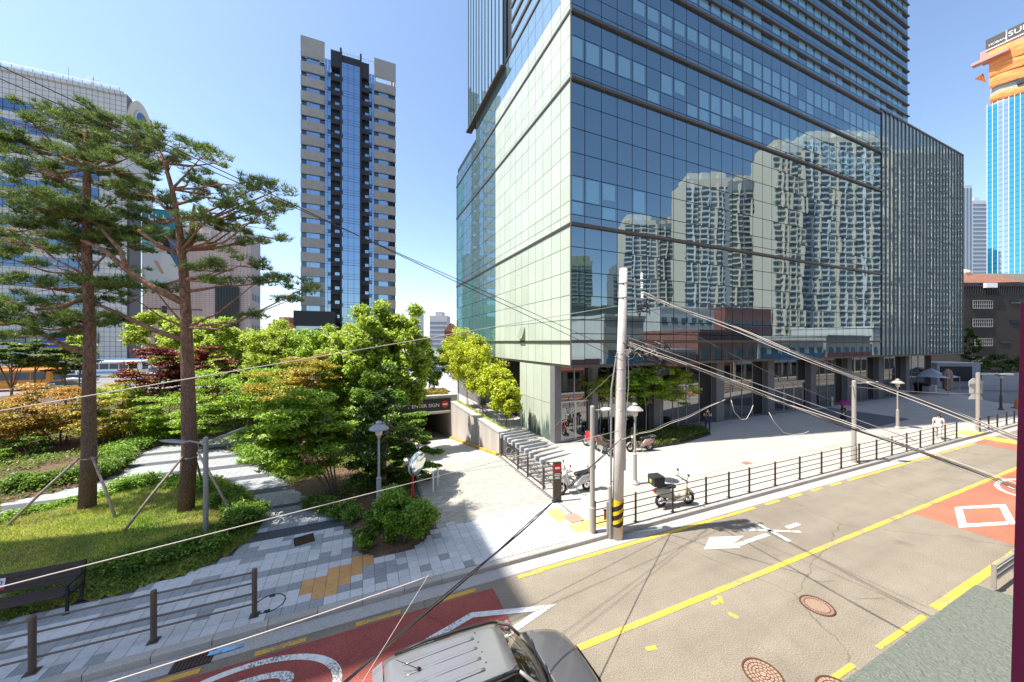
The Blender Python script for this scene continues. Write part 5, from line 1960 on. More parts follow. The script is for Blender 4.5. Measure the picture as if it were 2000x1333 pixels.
T('green maple right of the right pine above the tan path', 470, 700, 830, 160, 22.0, L_MAPLE, 9000, size=.14, ncl=30, flat=.5, r0=.07, stems=2, up=.8)
T('lime green tree left of the dark tower porch', 560, 628, 760, 135, 30.0, L_LIME, 8000, size=.24, ncl=28, r0=.1)
T('lime green tree below the brown office corner', 470, 640, 770, 130, 33.0, L_LIME, 8000, size=.26, ncl=28, r0=.1)
T('lime green tree just right of the right pine trunk', 415, 620, 760, 110, 31.0, L_LIME, 8000, size=.25, ncl=26, r0=.1)
T('pale green tree below the hanging banner', 312, 602, 700, 105, 36.0, L_LIME, 6000, size=.28, ncl=22, r0=.1)
T('lime green tree in the gap left of the oaks', 632, 640, 740, 90, 34.0, L_LIME, 5500, size=.26, ncl=22, r0=.1)
T('crimson maple left of the right pine trunk', 300, 672, 765, 120, 24.0, L_RED, 8000, size=.15, ncl=30, flat=.35, r0=.06, stems=3, up=.9)
T('crimson maple right of the right pine trunk', 412, 672, 760, 90, 25.0, L_RED, 6000, size=.15, ncl=24, flat=.35, r0=.06, stems=2, up=.9)
T('small green maple under the crimson maples', 330, 755, 850, 140, 23.0, L_MAPLE, 7000, size=.14, ncl=28, flat=.4, r0=.06, stems=3, up=.9)
T('small lime maple behind the left pine trunk', 235, 745, 850, 120, 22.5, L_LIME, 7000, size=.14, ncl=28, flat=.4, r0=.06, stems=3, up=.9)
T('orange leaved maple left of the left pine trunk', 105, 742, 860, 165, 21.0, L_ORANGE, 12000, trunk_px=120, size=.125, ncl=44, flat=.32, r0=.06, stems=3, up=.9)
T('orange and olive maple at the far left edge', 15, 760, 890, 150, 20.0, L_ORANGE, 8500, trunk_px=40, size=.125, ncl=34, flat=.35, r0=.06, stems=3, up=.9)
T('olive maple between the orange maple and the left pine', 185, 762, 872, 120, 20.5, L_OLIVE, 7500, trunk_px=195, size=.125, ncl=30, flat=.35, r0=.06, stems=2, up=.9)
T('small green tree low at the far left under the orange maples', 30, 850, 925, 120, 18.5, L_SHRUB, 4500, size=.12, ncl=20, flat=.5, r0=.05, stems=2)
T('green tree between the oaks and the yellow trees', 838, 660, 770, 80, 33.0, L_SHRUB, 4500, size=.24, ncl=20, r0=.08)
T('lime tree low behind the orange maple in the middle', 520, 725, 810, 110, 26.0, L_LIME, 5500, size=.18, ncl=22, r0=.07)
T('lime green tree filling the gap below the left part of the brown office', 365, 612, 760, 110, 34.0, L_LIME, 7500, size=.27, ncl=26, r0=.1)
T('broad lime tree behind the orange maple in the park centre', 545, 622, 775, 130, 27.5, L_LIME, 9000, size=.22, ncl=30, r0=.1)
T('mid green tree standing between two lime trees in the park centre', 605, 640, 790, 110, 26.0, L_MAPLE, 8000, size=.2, ncl=28, r0=.1)
T('lime tree in the park centre just left of the tall oaks', 668, 622, 800, 110, 25.0, L_OAK, 8000, size=.22, ncl=28, r0=.1)
T('green tree under the lime trees right of the right pine', 430, 690, 800, 120, 27.0, L_LIME, 7000, size=.2, ncl=26, r0=.08, flat=.5)
T('dark green tree under the tall oaks beside the ramp wall', 745, 700, 880, 130, 20.0, L_SHRUB, 12000, size=.17, ncl=36, r0=.1)
T('thin red maple hidden below the crimson maples', 355, 720, 790, 100, 24.5, L_RED, 4500, size=.15, ncl=22, flat=.35, r0=.05, up=.9)
T('small green tree at the bend of the path', 395, 778, 862, 100, 21.5, L_MAPLE, 5500, size=.15, ncl=24, flat=.45, r0=.06, stems=2, up=.8)
T('small olive tree left of the crimson maples', 262, 720, 800, 110, 25.0, L_OLIVE, 6000, size=.16, ncl=26, flat=.4, r0=.06, stems=2, up=.9)
# yellow-green row between the ramp wall and the glass tower
YG = 'yellow green trees between the ramp and the tower'
for (lab, s, t, h0, h1, w, n) in (('yellow green sapling nearest the pavement, beside the bike docks', -3.0, 2.6, 1.6, 4.2, 1.25, 4200), ('second yellow green tree from the bike docks', -2.6, 5.2, 1.8, 5.0, 1.7, 6500),
                                 ('third yellow green tree along the pale wall', -2.5, 8.4, 2.0, 6.6, 2.1, 8500), ('fourth yellow green tree along the pale wall, tallest', -2.7, 12.0, 2.2, 7.8, 2.5, 9500),
                                 ('farthest yellow green tree beside the teal glass', -2.4, 16.0, 2.4, 8.2, 2.5, 8000)):
    p = st(s, t)
    tree(lab, p.x, p.y, 0, (p.x, p.y, (h0 + h1) / 2 + .2), (w * .8, w * .8, (h1 - h0) * .44), L_YELLOW, n, size=.17, ncl=30, cr=w * .34, r0=.05, group=YG, shell=.4)
# trees in the plaza bed, in front of the shop glass
PB = 'slim trees in the plaza planting bed'
for (lab, px, py, top, pw, m, n) in (('slim bright tree left of the concrete pole in front of the entrance', 1172, 852, 722, 95, L_LIME, 5000), ('slim tree directly behind the concrete pole', 1222, 855, 700, 85, L_MAPLE, 5000),
                                    ('slim green tree behind the pedestrian lamp', 1262, 850, 700, 100, L_MAPLE, 5500), ('broad green tree right of the pedestrian lamp', 1290, 845, 690, 110, L_LIME, 6500),
                                    ('green tree at the right end of the plaza bed', 1325, 838, 705, 85, L_LIME, 4500)):
    g0 = ground(px, py, .25)
    Y = g0.y
    zc = CH + (HY - (top + 800) / 2) * Y / F
    rz = (800 - top) / 2 / F * Y
    rx = pw / 2 / F * Y
    tree(lab, g0.x, Y, 0, (g0.x, Y, zc), (rx * .85, rx * .7, rz * .85), m, n, size=.14, ncl=28, cr=rx * .36, flat=.5, r0=.045, group=PB, shell=.4, up=.8, bark=M['wood_pale'])
# dark trees before the brick block, small pines at the far left, background masses
T('dark shrub tree at the foot of the finned wing corner', 1893, 640, 720, 40, 56, L_DARK, 3500, size=.25, ncl=16, r0=.12)
T('dark leafy tree above the pale boundary wall', 1958, 690, 745, 90, 51, L_DARK, 5000, size=.25, ncl=20, r0=.12)
for (lab, px, y0, y1, w, Y) in (('small pine with a thin trunk at the far left', 22, 655, 715, 105, 27.0), ('small pine beside the orange bus', 70, 660, 720, 100, 28.0), ('dark round tree left of the left pine trunk', 128, 665, 735, 90, 30)):
    T(lab, px, y0, y1, w, Y, L_PINE if 'pine' in lab else L_SHRUB, 5500, size=.2, ncl=22, flat=.35, r0=.11, up=.7, bark=M['bark_pine'])
T('lime tree behind the dark round tree', 155, 655, 720, 60, 42, L_LIME, 3500, size=.3, ncl=16, r0=.1)
for i, (lab, px, y0, y1, w, Y) in enumerate((('far lime tree behind the right pine', 375, 612, 690, 80, 44), ('far green tree in front of the brown office', 440, 622, 700, 90, 46), ('far lime tree right of the brown office', 530, 640, 720, 90, 45), ('far green tree below the dark tower porch', 600, 660, 720, 70, 46))):
    T(lab, px, y0, y1, w, Y, L_LIME if i % 2 == 0 else L_MAPLE, 5000, size=.32, ncl=20, r0=.12)

# ---- the two tall pines
def needle_pad(c, rx, ry, rz, n):
    d = rand_dirs(n)
    r = RNG.uniform(.1, 1, (n, 1)) ** .5
    p = np.array(c) + d * r * np.array([rx, ry, rz])
    p[:, 2] -= .25 * rz * ((d[:, 0] ** 2 + d[:, 1] ** 2) * r[:, 0] ** 2)
    k = 9
    base = np.repeat(p, k, axis=0)
    m = len(base)
    dr = rand_dirs(m)
    dr[:, 2] = np.abs(dr[:, 2]) * .9 + .25
    dr /= np.linalg.norm(dr, axis=1, keepdims=True)
    L = .19 * RNG.uniform(.6, 1.4, (m, 1))
    side = np.cross(dr, rand_dirs(m))
    side /= np.linalg.norm(side, axis=1, keepdims=True) + 1e-9
    w = .011
    return np.stack([base - side * w, base + side * w, base + dr * L], 1).reshape(-1, 3)

def bark_by_height():
    m = M['bark_pine'].copy()
    m.name = 'plated pine bark'
    nt = m.node_tree
    b = nt.nodes['Principled BSDF']
    old = b.inputs['Base Color'].links[0].from_socket
    tc = nt.nodes.new('ShaderNodeTexCoord')
    sx = nt.nodes.new('ShaderNodeSeparateXYZ')
    nt.links.new(tc.outputs['Object'], sx.inputs[0])
    mr = nt.nodes.new('ShaderNodeMapRange')
    mr.inputs['From Min'].default_value = 2.0
    mr.inputs['From Max'].default_value = 8.5
    nt.links.new(sx.outputs['Z'], mr.inputs[0])
    v = nt.nodes.new('ShaderNodeTexVoronoi')
    v.feature = 'DISTANCE_TO_EDGE'
    v.inputs['Scale'].default_value = 20
    mp = nt.nodes.new('ShaderNodeMapping')
    mp.inputs['Scale'].default_value = (1, 1, .38)
    nt.links.new(tc.outputs['Object'], mp.inputs[0])
    nt.links.new(mp.outputs[0], v.inputs['Vector'])
    vr = nt.nodes.new('ShaderNodeMapRange')
    vr.inputs['From Max'].default_value = .12
    vr.inputs['To Min'].default_value = .5
    nt.links.new(v.outputs['Distance'], vr.inputs[0])
    mx = nt.nodes.new('ShaderNodeMix')
    mx.data_type = 'RGBA'
    mx.inputs[6].default_value = (.20, .125, .09, 1)
    nt.links.new(mr.outputs[0], mx.inputs[0])
    nt.links.new(old, mx.inputs[7])
    hs = nt.nodes.new('ShaderNodeHueSaturation')
    nt.links.new(vr.outputs[0], hs.inputs['Value'])
    nt.links.new(mx.outputs[2], hs.inputs['Color'])
    nt.links.new(hs.outputs[0], b.inputs['Base Color'])
    bp = nt.nodes.new('ShaderNodeBump')
    bp.inputs['Strength'].default_value = 1
    bp.inputs['Distance'].default_value = .03
    nt.links.new(vr.outputs[0], bp.inputs['Height'])
    nt.links.new(bp.outputs[0], b.inputs['Normal'])
    return m
M['bark_plated'] = bark_by_height()
def pine(label, base_px, Y, trunk, pads, stakes, branches, dens=1.0):
    g0 = ground(*base_px, .3)
    t = thing('pine_tree', label, 'pine tree', (g0.x, Y, .3), 0, 'tall staked pines on the lawn')
    O = Vector((g0.x, Y, .3))
    pts = [at(px, py, Y + dy) - O for (px, py, r, dy) in trunk]
    pts[0].z = -.1
    b = MB()
    rad = [r / F * Y * .80 for (_, _, r, _) in trunk]
    b.tube(pts, rad, 12)
    tr = b.build('trunk', M['bark_plated'], t, True)
    def nearest(z):
        best = min(range(len(pts)), key=lambda i: abs(pts[i].z - z))
        return pts[best]
    allv = []
    lb = MB()
    for br in branches:
        bp = [at(px, py, Y + dy) - O for (px, py, r, dy) in br]
        lb.tube(bp, [r / F * Y for (_, _, r, _) in br], 7)
    for (px, py, hw, hh) in pads:
        dy = random.uniform(-1.1, 1.1) * min(1.0, abs(px - trunk[-1][0]) / 120 + .35)
        c = at(px, py, Y + dy) - O
        rx, rz = hw / F * Y, hh / F * Y
        n = int((120 + 230 * rx * rx + 120 * rz) * dens)
        sub = max(4, int(rx * rx / .12))
        for q in range(sub):
            an, ra = random.uniform(0, 6.283), random.random() ** .5
            cc = (c.x + math.cos(an) * ra * rx * 1.12, c.y + math.sin(an) * ra * rx, c.z + random.gauss(0, .5) * rz - .25 * rz * ra)
            kr = random.uniform(.15, .32)
            allv.append(needle_pad(cc, kr * 1.25, kr * 1.25, kr * .55, int(n / sub)))
            a = c - Vector((0, 0, rz * .6))
            lb.tube([a, Vector(cc) - Vector((0, 0, rz * .2))], [.016, .006], 4, False)
        j = nearest(c.z - .5 - abs(c.x - nearest(c.z).x) * .12)
        e = c - Vector((0, 0, rz * .5))
        mid = j.lerp(e, .5) + Vector((0, random.uniform(-.2, .2), -.18 * (e - j).length * .6 + .1))
        lb.tube([j, mid, e], [.05, .034, .014], 6, False)
    lb.build('limb', M['bark_pine'], tr, True)
    link('needles', np_mesh('needles', np.concatenate(allv), 3, L_PINE), t)
    # support stakes with a collar
    for (a, c, dya, dyc) in stakes:
        p0 = at(*a, Y + dya)
        p1 = ground(c[0], c[1], .25)
        p1 = Vector((p1.x, p1.y, .2))
        st_ = thing('support_stake', 'leaning wooden stake propping the ' + label.split(' with')[0].split(',')[0] + ', ' + dyc, 'stake', p1, 0, 'wooden stakes propping the pines')
        MB().tube([(0, 0, -.1), (p0 - p1) * .5 + Vector((0, 0, .01)), p0 - p1], [.045, .042, .04], 8).build('pole', M['wood_pale'], st_, True)
    cz = at(trunk[0][0], stakes[0][0][1], Y) - O
    kz_ = [p for p in pts if p.z < cz.z][-1]
    MB().torus((pts[1].x + (pts[2].x - pts[1].x) * .3, pts[1].y, cz.z), (0, 0, 1), rad[1] * 1.0, .03, 16, 6).build('collar', M['wood_pale'], t)
    return t

pine('left tall pine with flat spreading crown', (170, 1008), 12.95,
     [(170, 1012, 16, 0), (174, 880, 13.5, 0), (174, 740, 11.5, 0), (176, 640, 10.5, 0), (171, 540, 9, 0), (169, 430, 8, 0), (170, 330, 6.5, 0), (165, 260, 3.5, 0)],
     [(70, 238, 62, 18), (150, 228, 70, 20), (215, 240, 60, 16), (40, 280, 48, 14), (115, 292, 80, 20), (200, 272, 80, 22), (272, 272, 55, 20), (30, 322, 55, 16),
      (120, 335, 80, 20), (60, 372, 65, 18), (225, 325, 70, 20), (255, 300, 50, 16), (80, 400, 85, 18), (160, 412, 85, 20), (235, 370, 60, 22), (40, 440, 70, 20), (120, 448, 80, 22),
      (210, 435, 70, 20), (60, 472, 80, 16), (20, 500, 50, 12), (150, 480, 60, 14), (100, 556, 85, 16), (190, 552, 50, 12), (60, 588, 50, 12), (100, 612, 80, 16), (30, 625, 60, 14),
      (190, 625, 48, 14), (140, 635, 60, 14), (70, 650, 50, 12), (10, 580, 40, 16), (230, 470, 50, 14), (158, 466, 50, 16), (202, 446, 45, 15), (182, 590, 34, 10), (262, 452, 36, 12)],
     [((155, 895), (-12, 1045), -.25, 'reaching down to the left edge'), ((180, 893), (234, 1026), -.2, 'leaning to the right')],
     [[(170, 690, 6, 0), (120, 675, 5, .2), (60, 640, 3.5, .3), (10, 625, 2, .3)], [(172, 580, 5, 0), (120, 600, 4, -.3), (70, 605, 2.5, -.4)]], .72)
pine('right tall pine with forked leaning trunk', (362, 1015), 12.75,
     [(362, 1018, 17, 0), (370, 880, 15.5, 0), (367, 740, 13.5, 0), (364, 640, 11.5, 0), (360, 545, 10, 0), (354, 490, 8.5, 0), (348, 430, 6.5, 0), (336, 370, 5, 0), (322, 320, 3.8, 0), (308, 288, 2.2, 0)],
     [(316, 262, 22, 14), (350, 280, 35, 14), (392, 302, 38, 14), (420, 315, 30, 10), (300, 298, 40, 12), (330, 325, 45, 14), (438, 352, 50, 14), (372, 345, 40, 10), (410, 372, 45, 12), (498, 362, 28, 12), (532, 378, 34, 16),
      (550, 398, 28, 12), (462, 392, 44, 12), (512, 412, 36, 10), (300, 375, 55, 18), (270, 400, 50, 16), (415, 408, 50, 14), (470, 432, 58, 14), (518, 456, 34, 14), (450, 472, 55, 14), (428, 522, 52, 16), (470, 512, 46, 14),
      (500, 546, 42, 12), (540, 545, 26, 12), (590, 562, 26, 8), (562, 585, 30, 7), (292, 425, 45, 14), (322, 455, 34, 12), (262, 540, 22, 16), (265, 575, 20, 22), (300, 560, 26, 8), (492, 612, 18, 9), (440, 442, 40, 12), (390, 430, 36, 12), (400, 545, 30, 8), (282, 470, 34, 10)],
     [((357, 893), (222, 1056), -.25, 'long one reaching forward left'), ((386, 884), (465, 1020), -.15, 'to the right of the lamp post'), ((380, 890), (398, 952), .4, 'standing behind the lamp post')],
     [[(356, 590, 7, 0), (300, 562, 6, -.2), (250, 530, 5, -.3), (205, 490, 4, -.4), (160, 470, 3, -.4)], [(360, 665, 5, 0), (300, 645, 4.5, .2), (230, 612, 3.5, .3), (180, 590, 2.5, .3)],
      [(250, 530, 4.5, -.3), (235, 490, 3.5, -.2), (200, 450, 2.5, -.2)], [(352, 500, 6, 0), (375, 472, 5, .1), (376, 425, 3.5, .1), (380, 400, 2, .1)], [(352, 498, 5, 0), (310, 480, 3.5, -.3), (270, 450, 2.5, -.4)],
      [(362, 570, 3.5, 0), (400, 565, 2.8, .2), (430, 560, 1.6, .2)], [(355, 430, 3, 0), (420, 425, 2.4, .2), (500, 390, 1.6, .3), (540, 372, 1, .3)], [(345, 400, 3, 0), (400, 385, 2, -.2), (460, 395, 1.3, -.2)]], .46)
# planting bed on the plaza with a dark kerb
pb = [ground(a, b, .15) for a, b in ((1165, 858), (1200, 868), (1265, 878), (1330, 868), (1388, 850), (1372, 838), (1318, 838), (1240, 846))]
t = thing('planting_bed_kerb', 'low dark edged planting bed of clipped shrubs on the plaza below the slim trees', 'planter', (pb[0].x, pb[0].y, .15))
loc = [(p - pb[0]) for p in pb]
MB().prism([(p.x, p.y) for p in loc], 0, .12).build('kerb', M['char'], t)
bx = np.array([[p.x, p.y] for p in loc])
pp = []
while len(pp) < 12000:
    x, y = RNG.uniform(bx[:, 0].min(), bx[:, 0].max()), RNG.uniform(bx[:, 1].min(), bx[:, 1].max())
    if in_poly(x, y, loc):
        pp.append((x, y, RNG.uniform(.12, .38)))
link('foliage', np_mesh('foliage', leaves(np.array(pp), .1, .7), 4, leaf_mat('plaza shrub leaf', (.07, .11, .015), (.19, .22, .03), .3)), t)
# green strip on top of the ramp wall
b = [st(-3.5, 1.6, 1.42), st(-3.5, 12.6, 1.45)]
t = thing('wall_top_planting', 'thin strip of grass along the top of the pale ramp wall', 'planting', b[0])
n = 5000
f_ = RNG.uniform(0, 1, (n, 1))
p0, p1 = np.array([0, 0, 0]), np.array(b[1] - b[0])
pts = p0 + (p1 - p0) * f_ + RNG.normal(0, .07, (n, 3)) * np.array([1, 1, .6])
link('foliage', np_mesh('foliage', leaves(pts, .09), 4, L_LIME), t)
p = st(-9, 13.4, 1.9)
t = thing('lintel_planting', 'loose grass and weeds growing above the car park entrance', 'planting', p, TB)
n = 4000
pts = np.stack([RNG.uniform(0, 5, n), RNG.uniform(0, 1.2, n), np.abs(RNG.normal(0, .22, n))], 1)
link('foliage', np_mesh('foliage', leaves(pts, .11), 4, L_OLIVE), t)

# ================================================================== RAMP WALLS AND ENTRANCE
M['wall_pale'] = mat('board marked pale concrete', (0.52, 0.47, 0.42), 0.85, color2=(0.36, 0.32, 0.28), scale=.9, detail=3, stretch=(1, 1, .06), bump=.1)
t = thing('ramp_wall', 'pale board marked retaining wall running down beside the car park ramp', 'retaining wall', st(HS1, 1.2), TB)
MB().add([(0, 0, .0), (.5, 0, .0), (.5, 11.4, -2), (0, 11.4, -2), (0, 0, 1.38), (.5, 0, 1.38), (.5, 11.4, 1.38), (0, 11.4, 1.38)],
         [(0, 3, 2, 1), (4, 5, 6, 7), (0, 1, 5, 4), (1, 2, 6, 5), (2, 3, 7, 6), (3, 0, 4, 7)]).build('wall', M['wall_pale'], t)
MB().box(-.03, .55, -.03, 11.4, 1.38, 1.47).build('coping', M['concrete'], t)
M['kerb_yellow'] = mat('yellow ramp kerb', (0.60, 0.36, 0.06), .8)
for i in range(13):
    z0 = .139 - max(0, (i * .86 + .5)) / 11.6 * 1.889
    MB().add([(-.2, i * .86, z0 + .0), (-.02, i * .86, z0), (-.02, i * .86 + .8, z0 - .13), (-.2, i * .86 + .8, z0 - .13), (-.2, i * .86, z0 + .2), (-.02, i * .86, z0 + .2), (-.02, i * .86 + .8, z0 + .07), (-.2, i * .86 + .8, z0 + .07)],
             [(4, 5, 6, 7), (0, 1, 5, 4), (1, 2, 6, 5), (2, 3, 7, 6), (3, 0, 4, 7)]).build('kerb_block', M['kerb_yellow'] if i % 2 == 0 else M['ochre_paint'], t)
t = thing('ramp_wall', 'concrete retaining wall on the tree side of the car park ramp', 'retaining wall', st(HS0 - .4, 1.2), TB)
MB().add([(0, 0, .0), (.38, 0, .0), (.38, 11.4, -2), (0, 11.4, -2), (0, 0, .5), (.38, 0, .5), (.38, 11.4, 1.0), (0, 11.4, 1.0)],
         [(0, 3, 2, 1), (4, 5, 6, 7), (0, 1, 5, 4), (1, 2, 6, 5), (2, 3, 7, 6), (3, 0, 4, 7)]).build('wall', M['wall_pale'], t)
t = thing('car_park_entrance', 'underground car park entrance with a black sign band and a red no entry badge', 'car park entrance', st(HS0, 12.6), TB)
MB().box(-.6, 5.6, 0, 11.5, 1.2, 1.95).build('roof_slab', M['concrete'], t)
MB().box(-.6, 5.6, -.12, 0, .45, 2.0).build('lintel', M['concrete'], t)
MB().box(-.4, 0, 0, 11.5, -4, 1.2).box(5.0, 5.4, 0, 11.5, -4, 1.2).build('side_wall', M['wall_pale'], t)
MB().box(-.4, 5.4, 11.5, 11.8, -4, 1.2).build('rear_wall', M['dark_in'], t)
MB().box(.1, 5.0, -.2, -.12, .72, 1.75).build('sign_band', M['black'], t)
me = text_mesh("DON'T ENTER SIGN", .42, M['white'])
o = link('sign_lettering', me, t)
o.matrix_local = Matrix(((1, 0, 0, 2.15), (0, 0, -1, -.215), (0, 1, 0, 1.2), (0, 0, 0, 1)))
b = MB()
b.loft([[(4.5 + .3 * math.cos(2 * math.pi * k / 20), y, 1.25 + .3 * math.sin(2 * math.pi * k / 20)) for k in range(20)] for y in (-.2, -.23)])
bd = b.build('no_entry_badge', M['red'], t)
MB().box(4.3, 4.7, -.245, -.232, 1.19, 1.31).build('white_bar', M['white'], bd)
MB().box(.1, 5.0, -.22, -.12, .62, .71).build('band_trim', M['white'], t)

# ================================================================== RAILINGS
def on_v(px, v, z=0.15):
    r = (px - CX) / F
    Y = v / (RN.y + RN.x * r)
    return to_uv(Vector((r * Y, Y, 0)))[0]
def railing(label, us, v, h, rail_z, pr, rr, name='railing', base=True, m=None, z0=.152):
    t = thing(name, label, 'railing', uv(us[0], v, z0), TR)
    m = m or M['bronze']
    pme_ = MB().lathe([(pr, 0), (pr, h - .02), (pr * .85, h - .005), (pr * .4, h)], 12).mesh('post', m, False)
    bme = MB().bevel_box(-pr * 1.7, pr * 1.7, -pr * 1.7, pr * 1.7, 0, .02, .004).mesh('foot_plate', M['dark_metal'])
    for u in us:
        o = link('post', pme_, t, (u - us[0], 0, 0))
        if base:
            link('foot_plate', bme, o)
    for z in rail_z:
        for a, c in zip(us, us[1:]):
            MB().cyl((a - us[0] + pr * .8, 0, z), (c - us[0] - pr * .8, 0, z), rr, n=8).build('rail', m, t)
    return t
u3, u2, u1 = on_v(497, 9.93), on_v(300, 9.93), on_v(63, 9.93)
d = (u3 - u1) / 2
railing('bronze tube railing with four rails along the shaded pavement at lower left', [u1 - 2 * d, u1 - d, u1, u2, u3], 9.93, 1.1, (1.02, .765, .52, .275), .055, .021)
fp = [1162, 1241.5, 1314, 1379, 1423.6, 1463.6, 1514, 1562, 1604.6, 1643, 1678, 1712, 1742, 1771, 1797.6, 1823, 1846, 1868.5]
railing('long brown railing with four thin rails between the sunny plaza and the road', [on_v(p, 9.72) for p in fp], 9.72, 1.06, (.99, .75, .51, .28), .038, .016, m=M['dark_metal'])
railing('short brown railing beyond the gap at the far right', [on_v(p, 9.72) for p in (1914, 1931, 1948, 1966, 1981, 1997)], 9.72, 1.0, (.93, .65, .37), .045, .018, m=M['dark_metal'])
# near guard rail
g0 = ground(1941, 1150, .1)
u0, v0 = to_uv(g0)
t = thing('guard_rail', 'low dark steel guard rail at the near kerb beside the purple frame', 'guard rail', uv(u0, v0, .1), TR)
for x in (0, 1.6, 3.2):
    MB().box(x - .04, x + .04, -.04, .04, 0, .62).build('post', M['steel'], t)
for z in (.2, .36, .52):
    MB().box(.05, 3.2, -.025, .025, z, z + .06).build('rail', M['grey_metal'], t)

# ================================================================== BENCH
p = ground(128, 1202, .15)
u0, v0 = to_uv(p)
t = thing('park_bench', 'dark slatted wooden bench with black arms at the lower left edge', 'bench', uv(u0, v0, .152), TR + R(1))
bw_ = mat('dark stained bench wood', (0.05, 0.034, 0.03), 0.6, var=.2, scale=6, stretch=(.3, 3, 3))
L = 1.85
for i in range(5):
    MB().bevel_box(-L, -.05, .02 + i * .10, .105 + i * .10, .43, .46, .006).build('seat_slat', bw_, t)
for i in range(4):
    y0 = .55 + i * .025
    MB().add([(-L, y0, .52 + i * .105), (-.05, y0, .52 + i * .105), (-.05, y0 + .025, .615 + i * .105), (-L, y0 + .025, .615 + i * .105), (-L, y0 + .03, .52 + i * .105), (-.05, y0 + .03, .52 + i * .105), (-.05, y0 + .055, .615 + i * .105), (-L, y0 + .055, .615 + i * .105)],
             [(0, 1, 2, 3), (7, 6, 5, 4), (0, 4, 5, 1), (3, 2, 6, 7), (1, 5, 6, 2), (0, 3, 7, 4)]).build('back_slat', bw_, t)
for x in (0, -L):
    b = MB()
    b.beam((x, .05, 0), (x, .05, .66), .05, .05, (0, 1, 0)).beam((x, .50, 0), (x, .66, .95), .05, .05, (0, 1, 0)).beam((x, .02, .66), (x, .58, .68), .05, .04).beam((x, .05, .41), (x, .52, .41), .04, .05)
    b.box(x - .06, x + .06, 0, .1, 0, .012).box(x - .06, x + .06, .46, .56, 0, .012)
    b.build('side_frame', M['black'], t)
nt2 = thing('bench_notice', 'small white notice with a red strip stuck on the bench back', 'notice', uv(u0 - 1.42, v0 + .56, .152 + .62), TR + R(1))
MB().add([(-.10, -.012, .0), (.10, -.012, .0), (.10, .035, .24), (-.10, .035, .24)], [(0, 1, 2, 3)]).build('paper', M['white'], nt2)
MB().add([(-.10, -.016, .005), (.10, -.016, .005), (.10, -.003, .06), (-.10, -.003, .06)], [(0, 1, 2, 3)]).build('red_strip', M['red'], nt2)
MB().torus((0, .012, .15), (0, -1, .2), .05, .008, 16, 5).build('round_symbol', mat('violet ink', (.2, .08, .3), .6), nt2)

# ================================================================== LAMPS, POLES, SIGNS
p = ground(402, 1050, .25)
t = thing('twin_arm_lamp', 'grey lamp post with two leaf shaped arms beside the right pine', 'street lamp', (p.x, p.y, .2))
hz = at(402, 855, p.y).z - .2
MB().lathe([(.10, 0), (.10, .05), (.072, .06), (.066, hz), (.03, hz + .03)], 12).build('pole', M['grey_metal'], t)
for (px, py) in ((312, 861), (482, 834)):
    e = at(px, py, p.y) - Vector((p.x, p.y, .2))
    a = Vector((0, 0, hz - .22))
    MB().tube([a, a.lerp(e, .35) + Vector((0, 0, .06)), a.lerp(e, .5) + Vector((0, 0, .03))], [.03, .025, .02], 7).build('arm', M['grey_metal'], t)
    dx = (e - a).normalized()
    c = a.lerp(e, .68)
    b = MB()
    secs = []
    for k in range(9):
        f = k / 8
        q = a.lerp(e, .38 + .62 * f)
        w = .012 + .13 * math.sin(math.pi * min(1, f * .92 + .04)) ** .8
        h = .012 + .045 * math.sin(math.pi * f)
        secs.append([q + Vector((0, w, 0)), q + Vector((0, w * .5, h)), q + Vector((0, -w * .5, h)), q + Vector((0, -w, 0)), q + Vector((0, 0, -h * .6))])
    b.loft(secs)
    b.build('lamp_head', M['grey_metal'], t, True)

def ped_lamp(label, px, py, top, z=.15, m=None, head=1.0):
    p = ground(px, py, z)
    H = at(px, top, p.y).z - z
    t = thing('pedestrian_lamp', label, 'street lamp', (p.x, p.y, z), 0, 'bell topped pedestrian lamps')
    m = m or mat('taupe painted lamp', (0.36, 0.33, 0.29), 0.5)
    MB().lathe([(.19, 0), (.19, .06), (.12, .16), (.095, .2), (.085, H * .36), (.1, H * .37), (.045, H * .385), (.04, H * .80), (.06, H * .81), (.06, H * .83)], 14).build('pole', m, t, False)
    MB().lathe([(.06, H * .83), (.12, H * .845), (.14, H * .90), (.12, H * .91)], 14).build('lantern', mat('lamp glass', (.6, .58, .5), .2) if 'lamp glass' not in bpy.data.materials else bpy.data.materials['lamp glass'], t)
    MB().lathe([(.36 * head, H * .905), (.365 * head, H * .915), (.22 * head, H * .95), (.10, H * .965), (.09, H * .975), (.13, H * .98), (.06, H * .995), (.01, H)], 18).build('shade', m, t, False)
    return t
lampm = mat('taupe lamp steel', (0.36, 0.33, 0.29), 0.5)
ped_lamp('bell topped lamp on the sunny plaza behind the concrete pole', 1240, 946, 787, m=lampm)
ped_lamp('bell topped lamp at the edge of the building shadow', 1753, 838, 740, m=lampm)
ped_lamp('dark bell topped lamp in the shade at the far right', 1955, 801, 727, m=M['dark_metal'])
ped_lamp('grey bell topped lamp standing in the trees by the mirror', 740, 1000, 822, m=mat('blue grey lamp steel', (.30, .31, .33), .5))

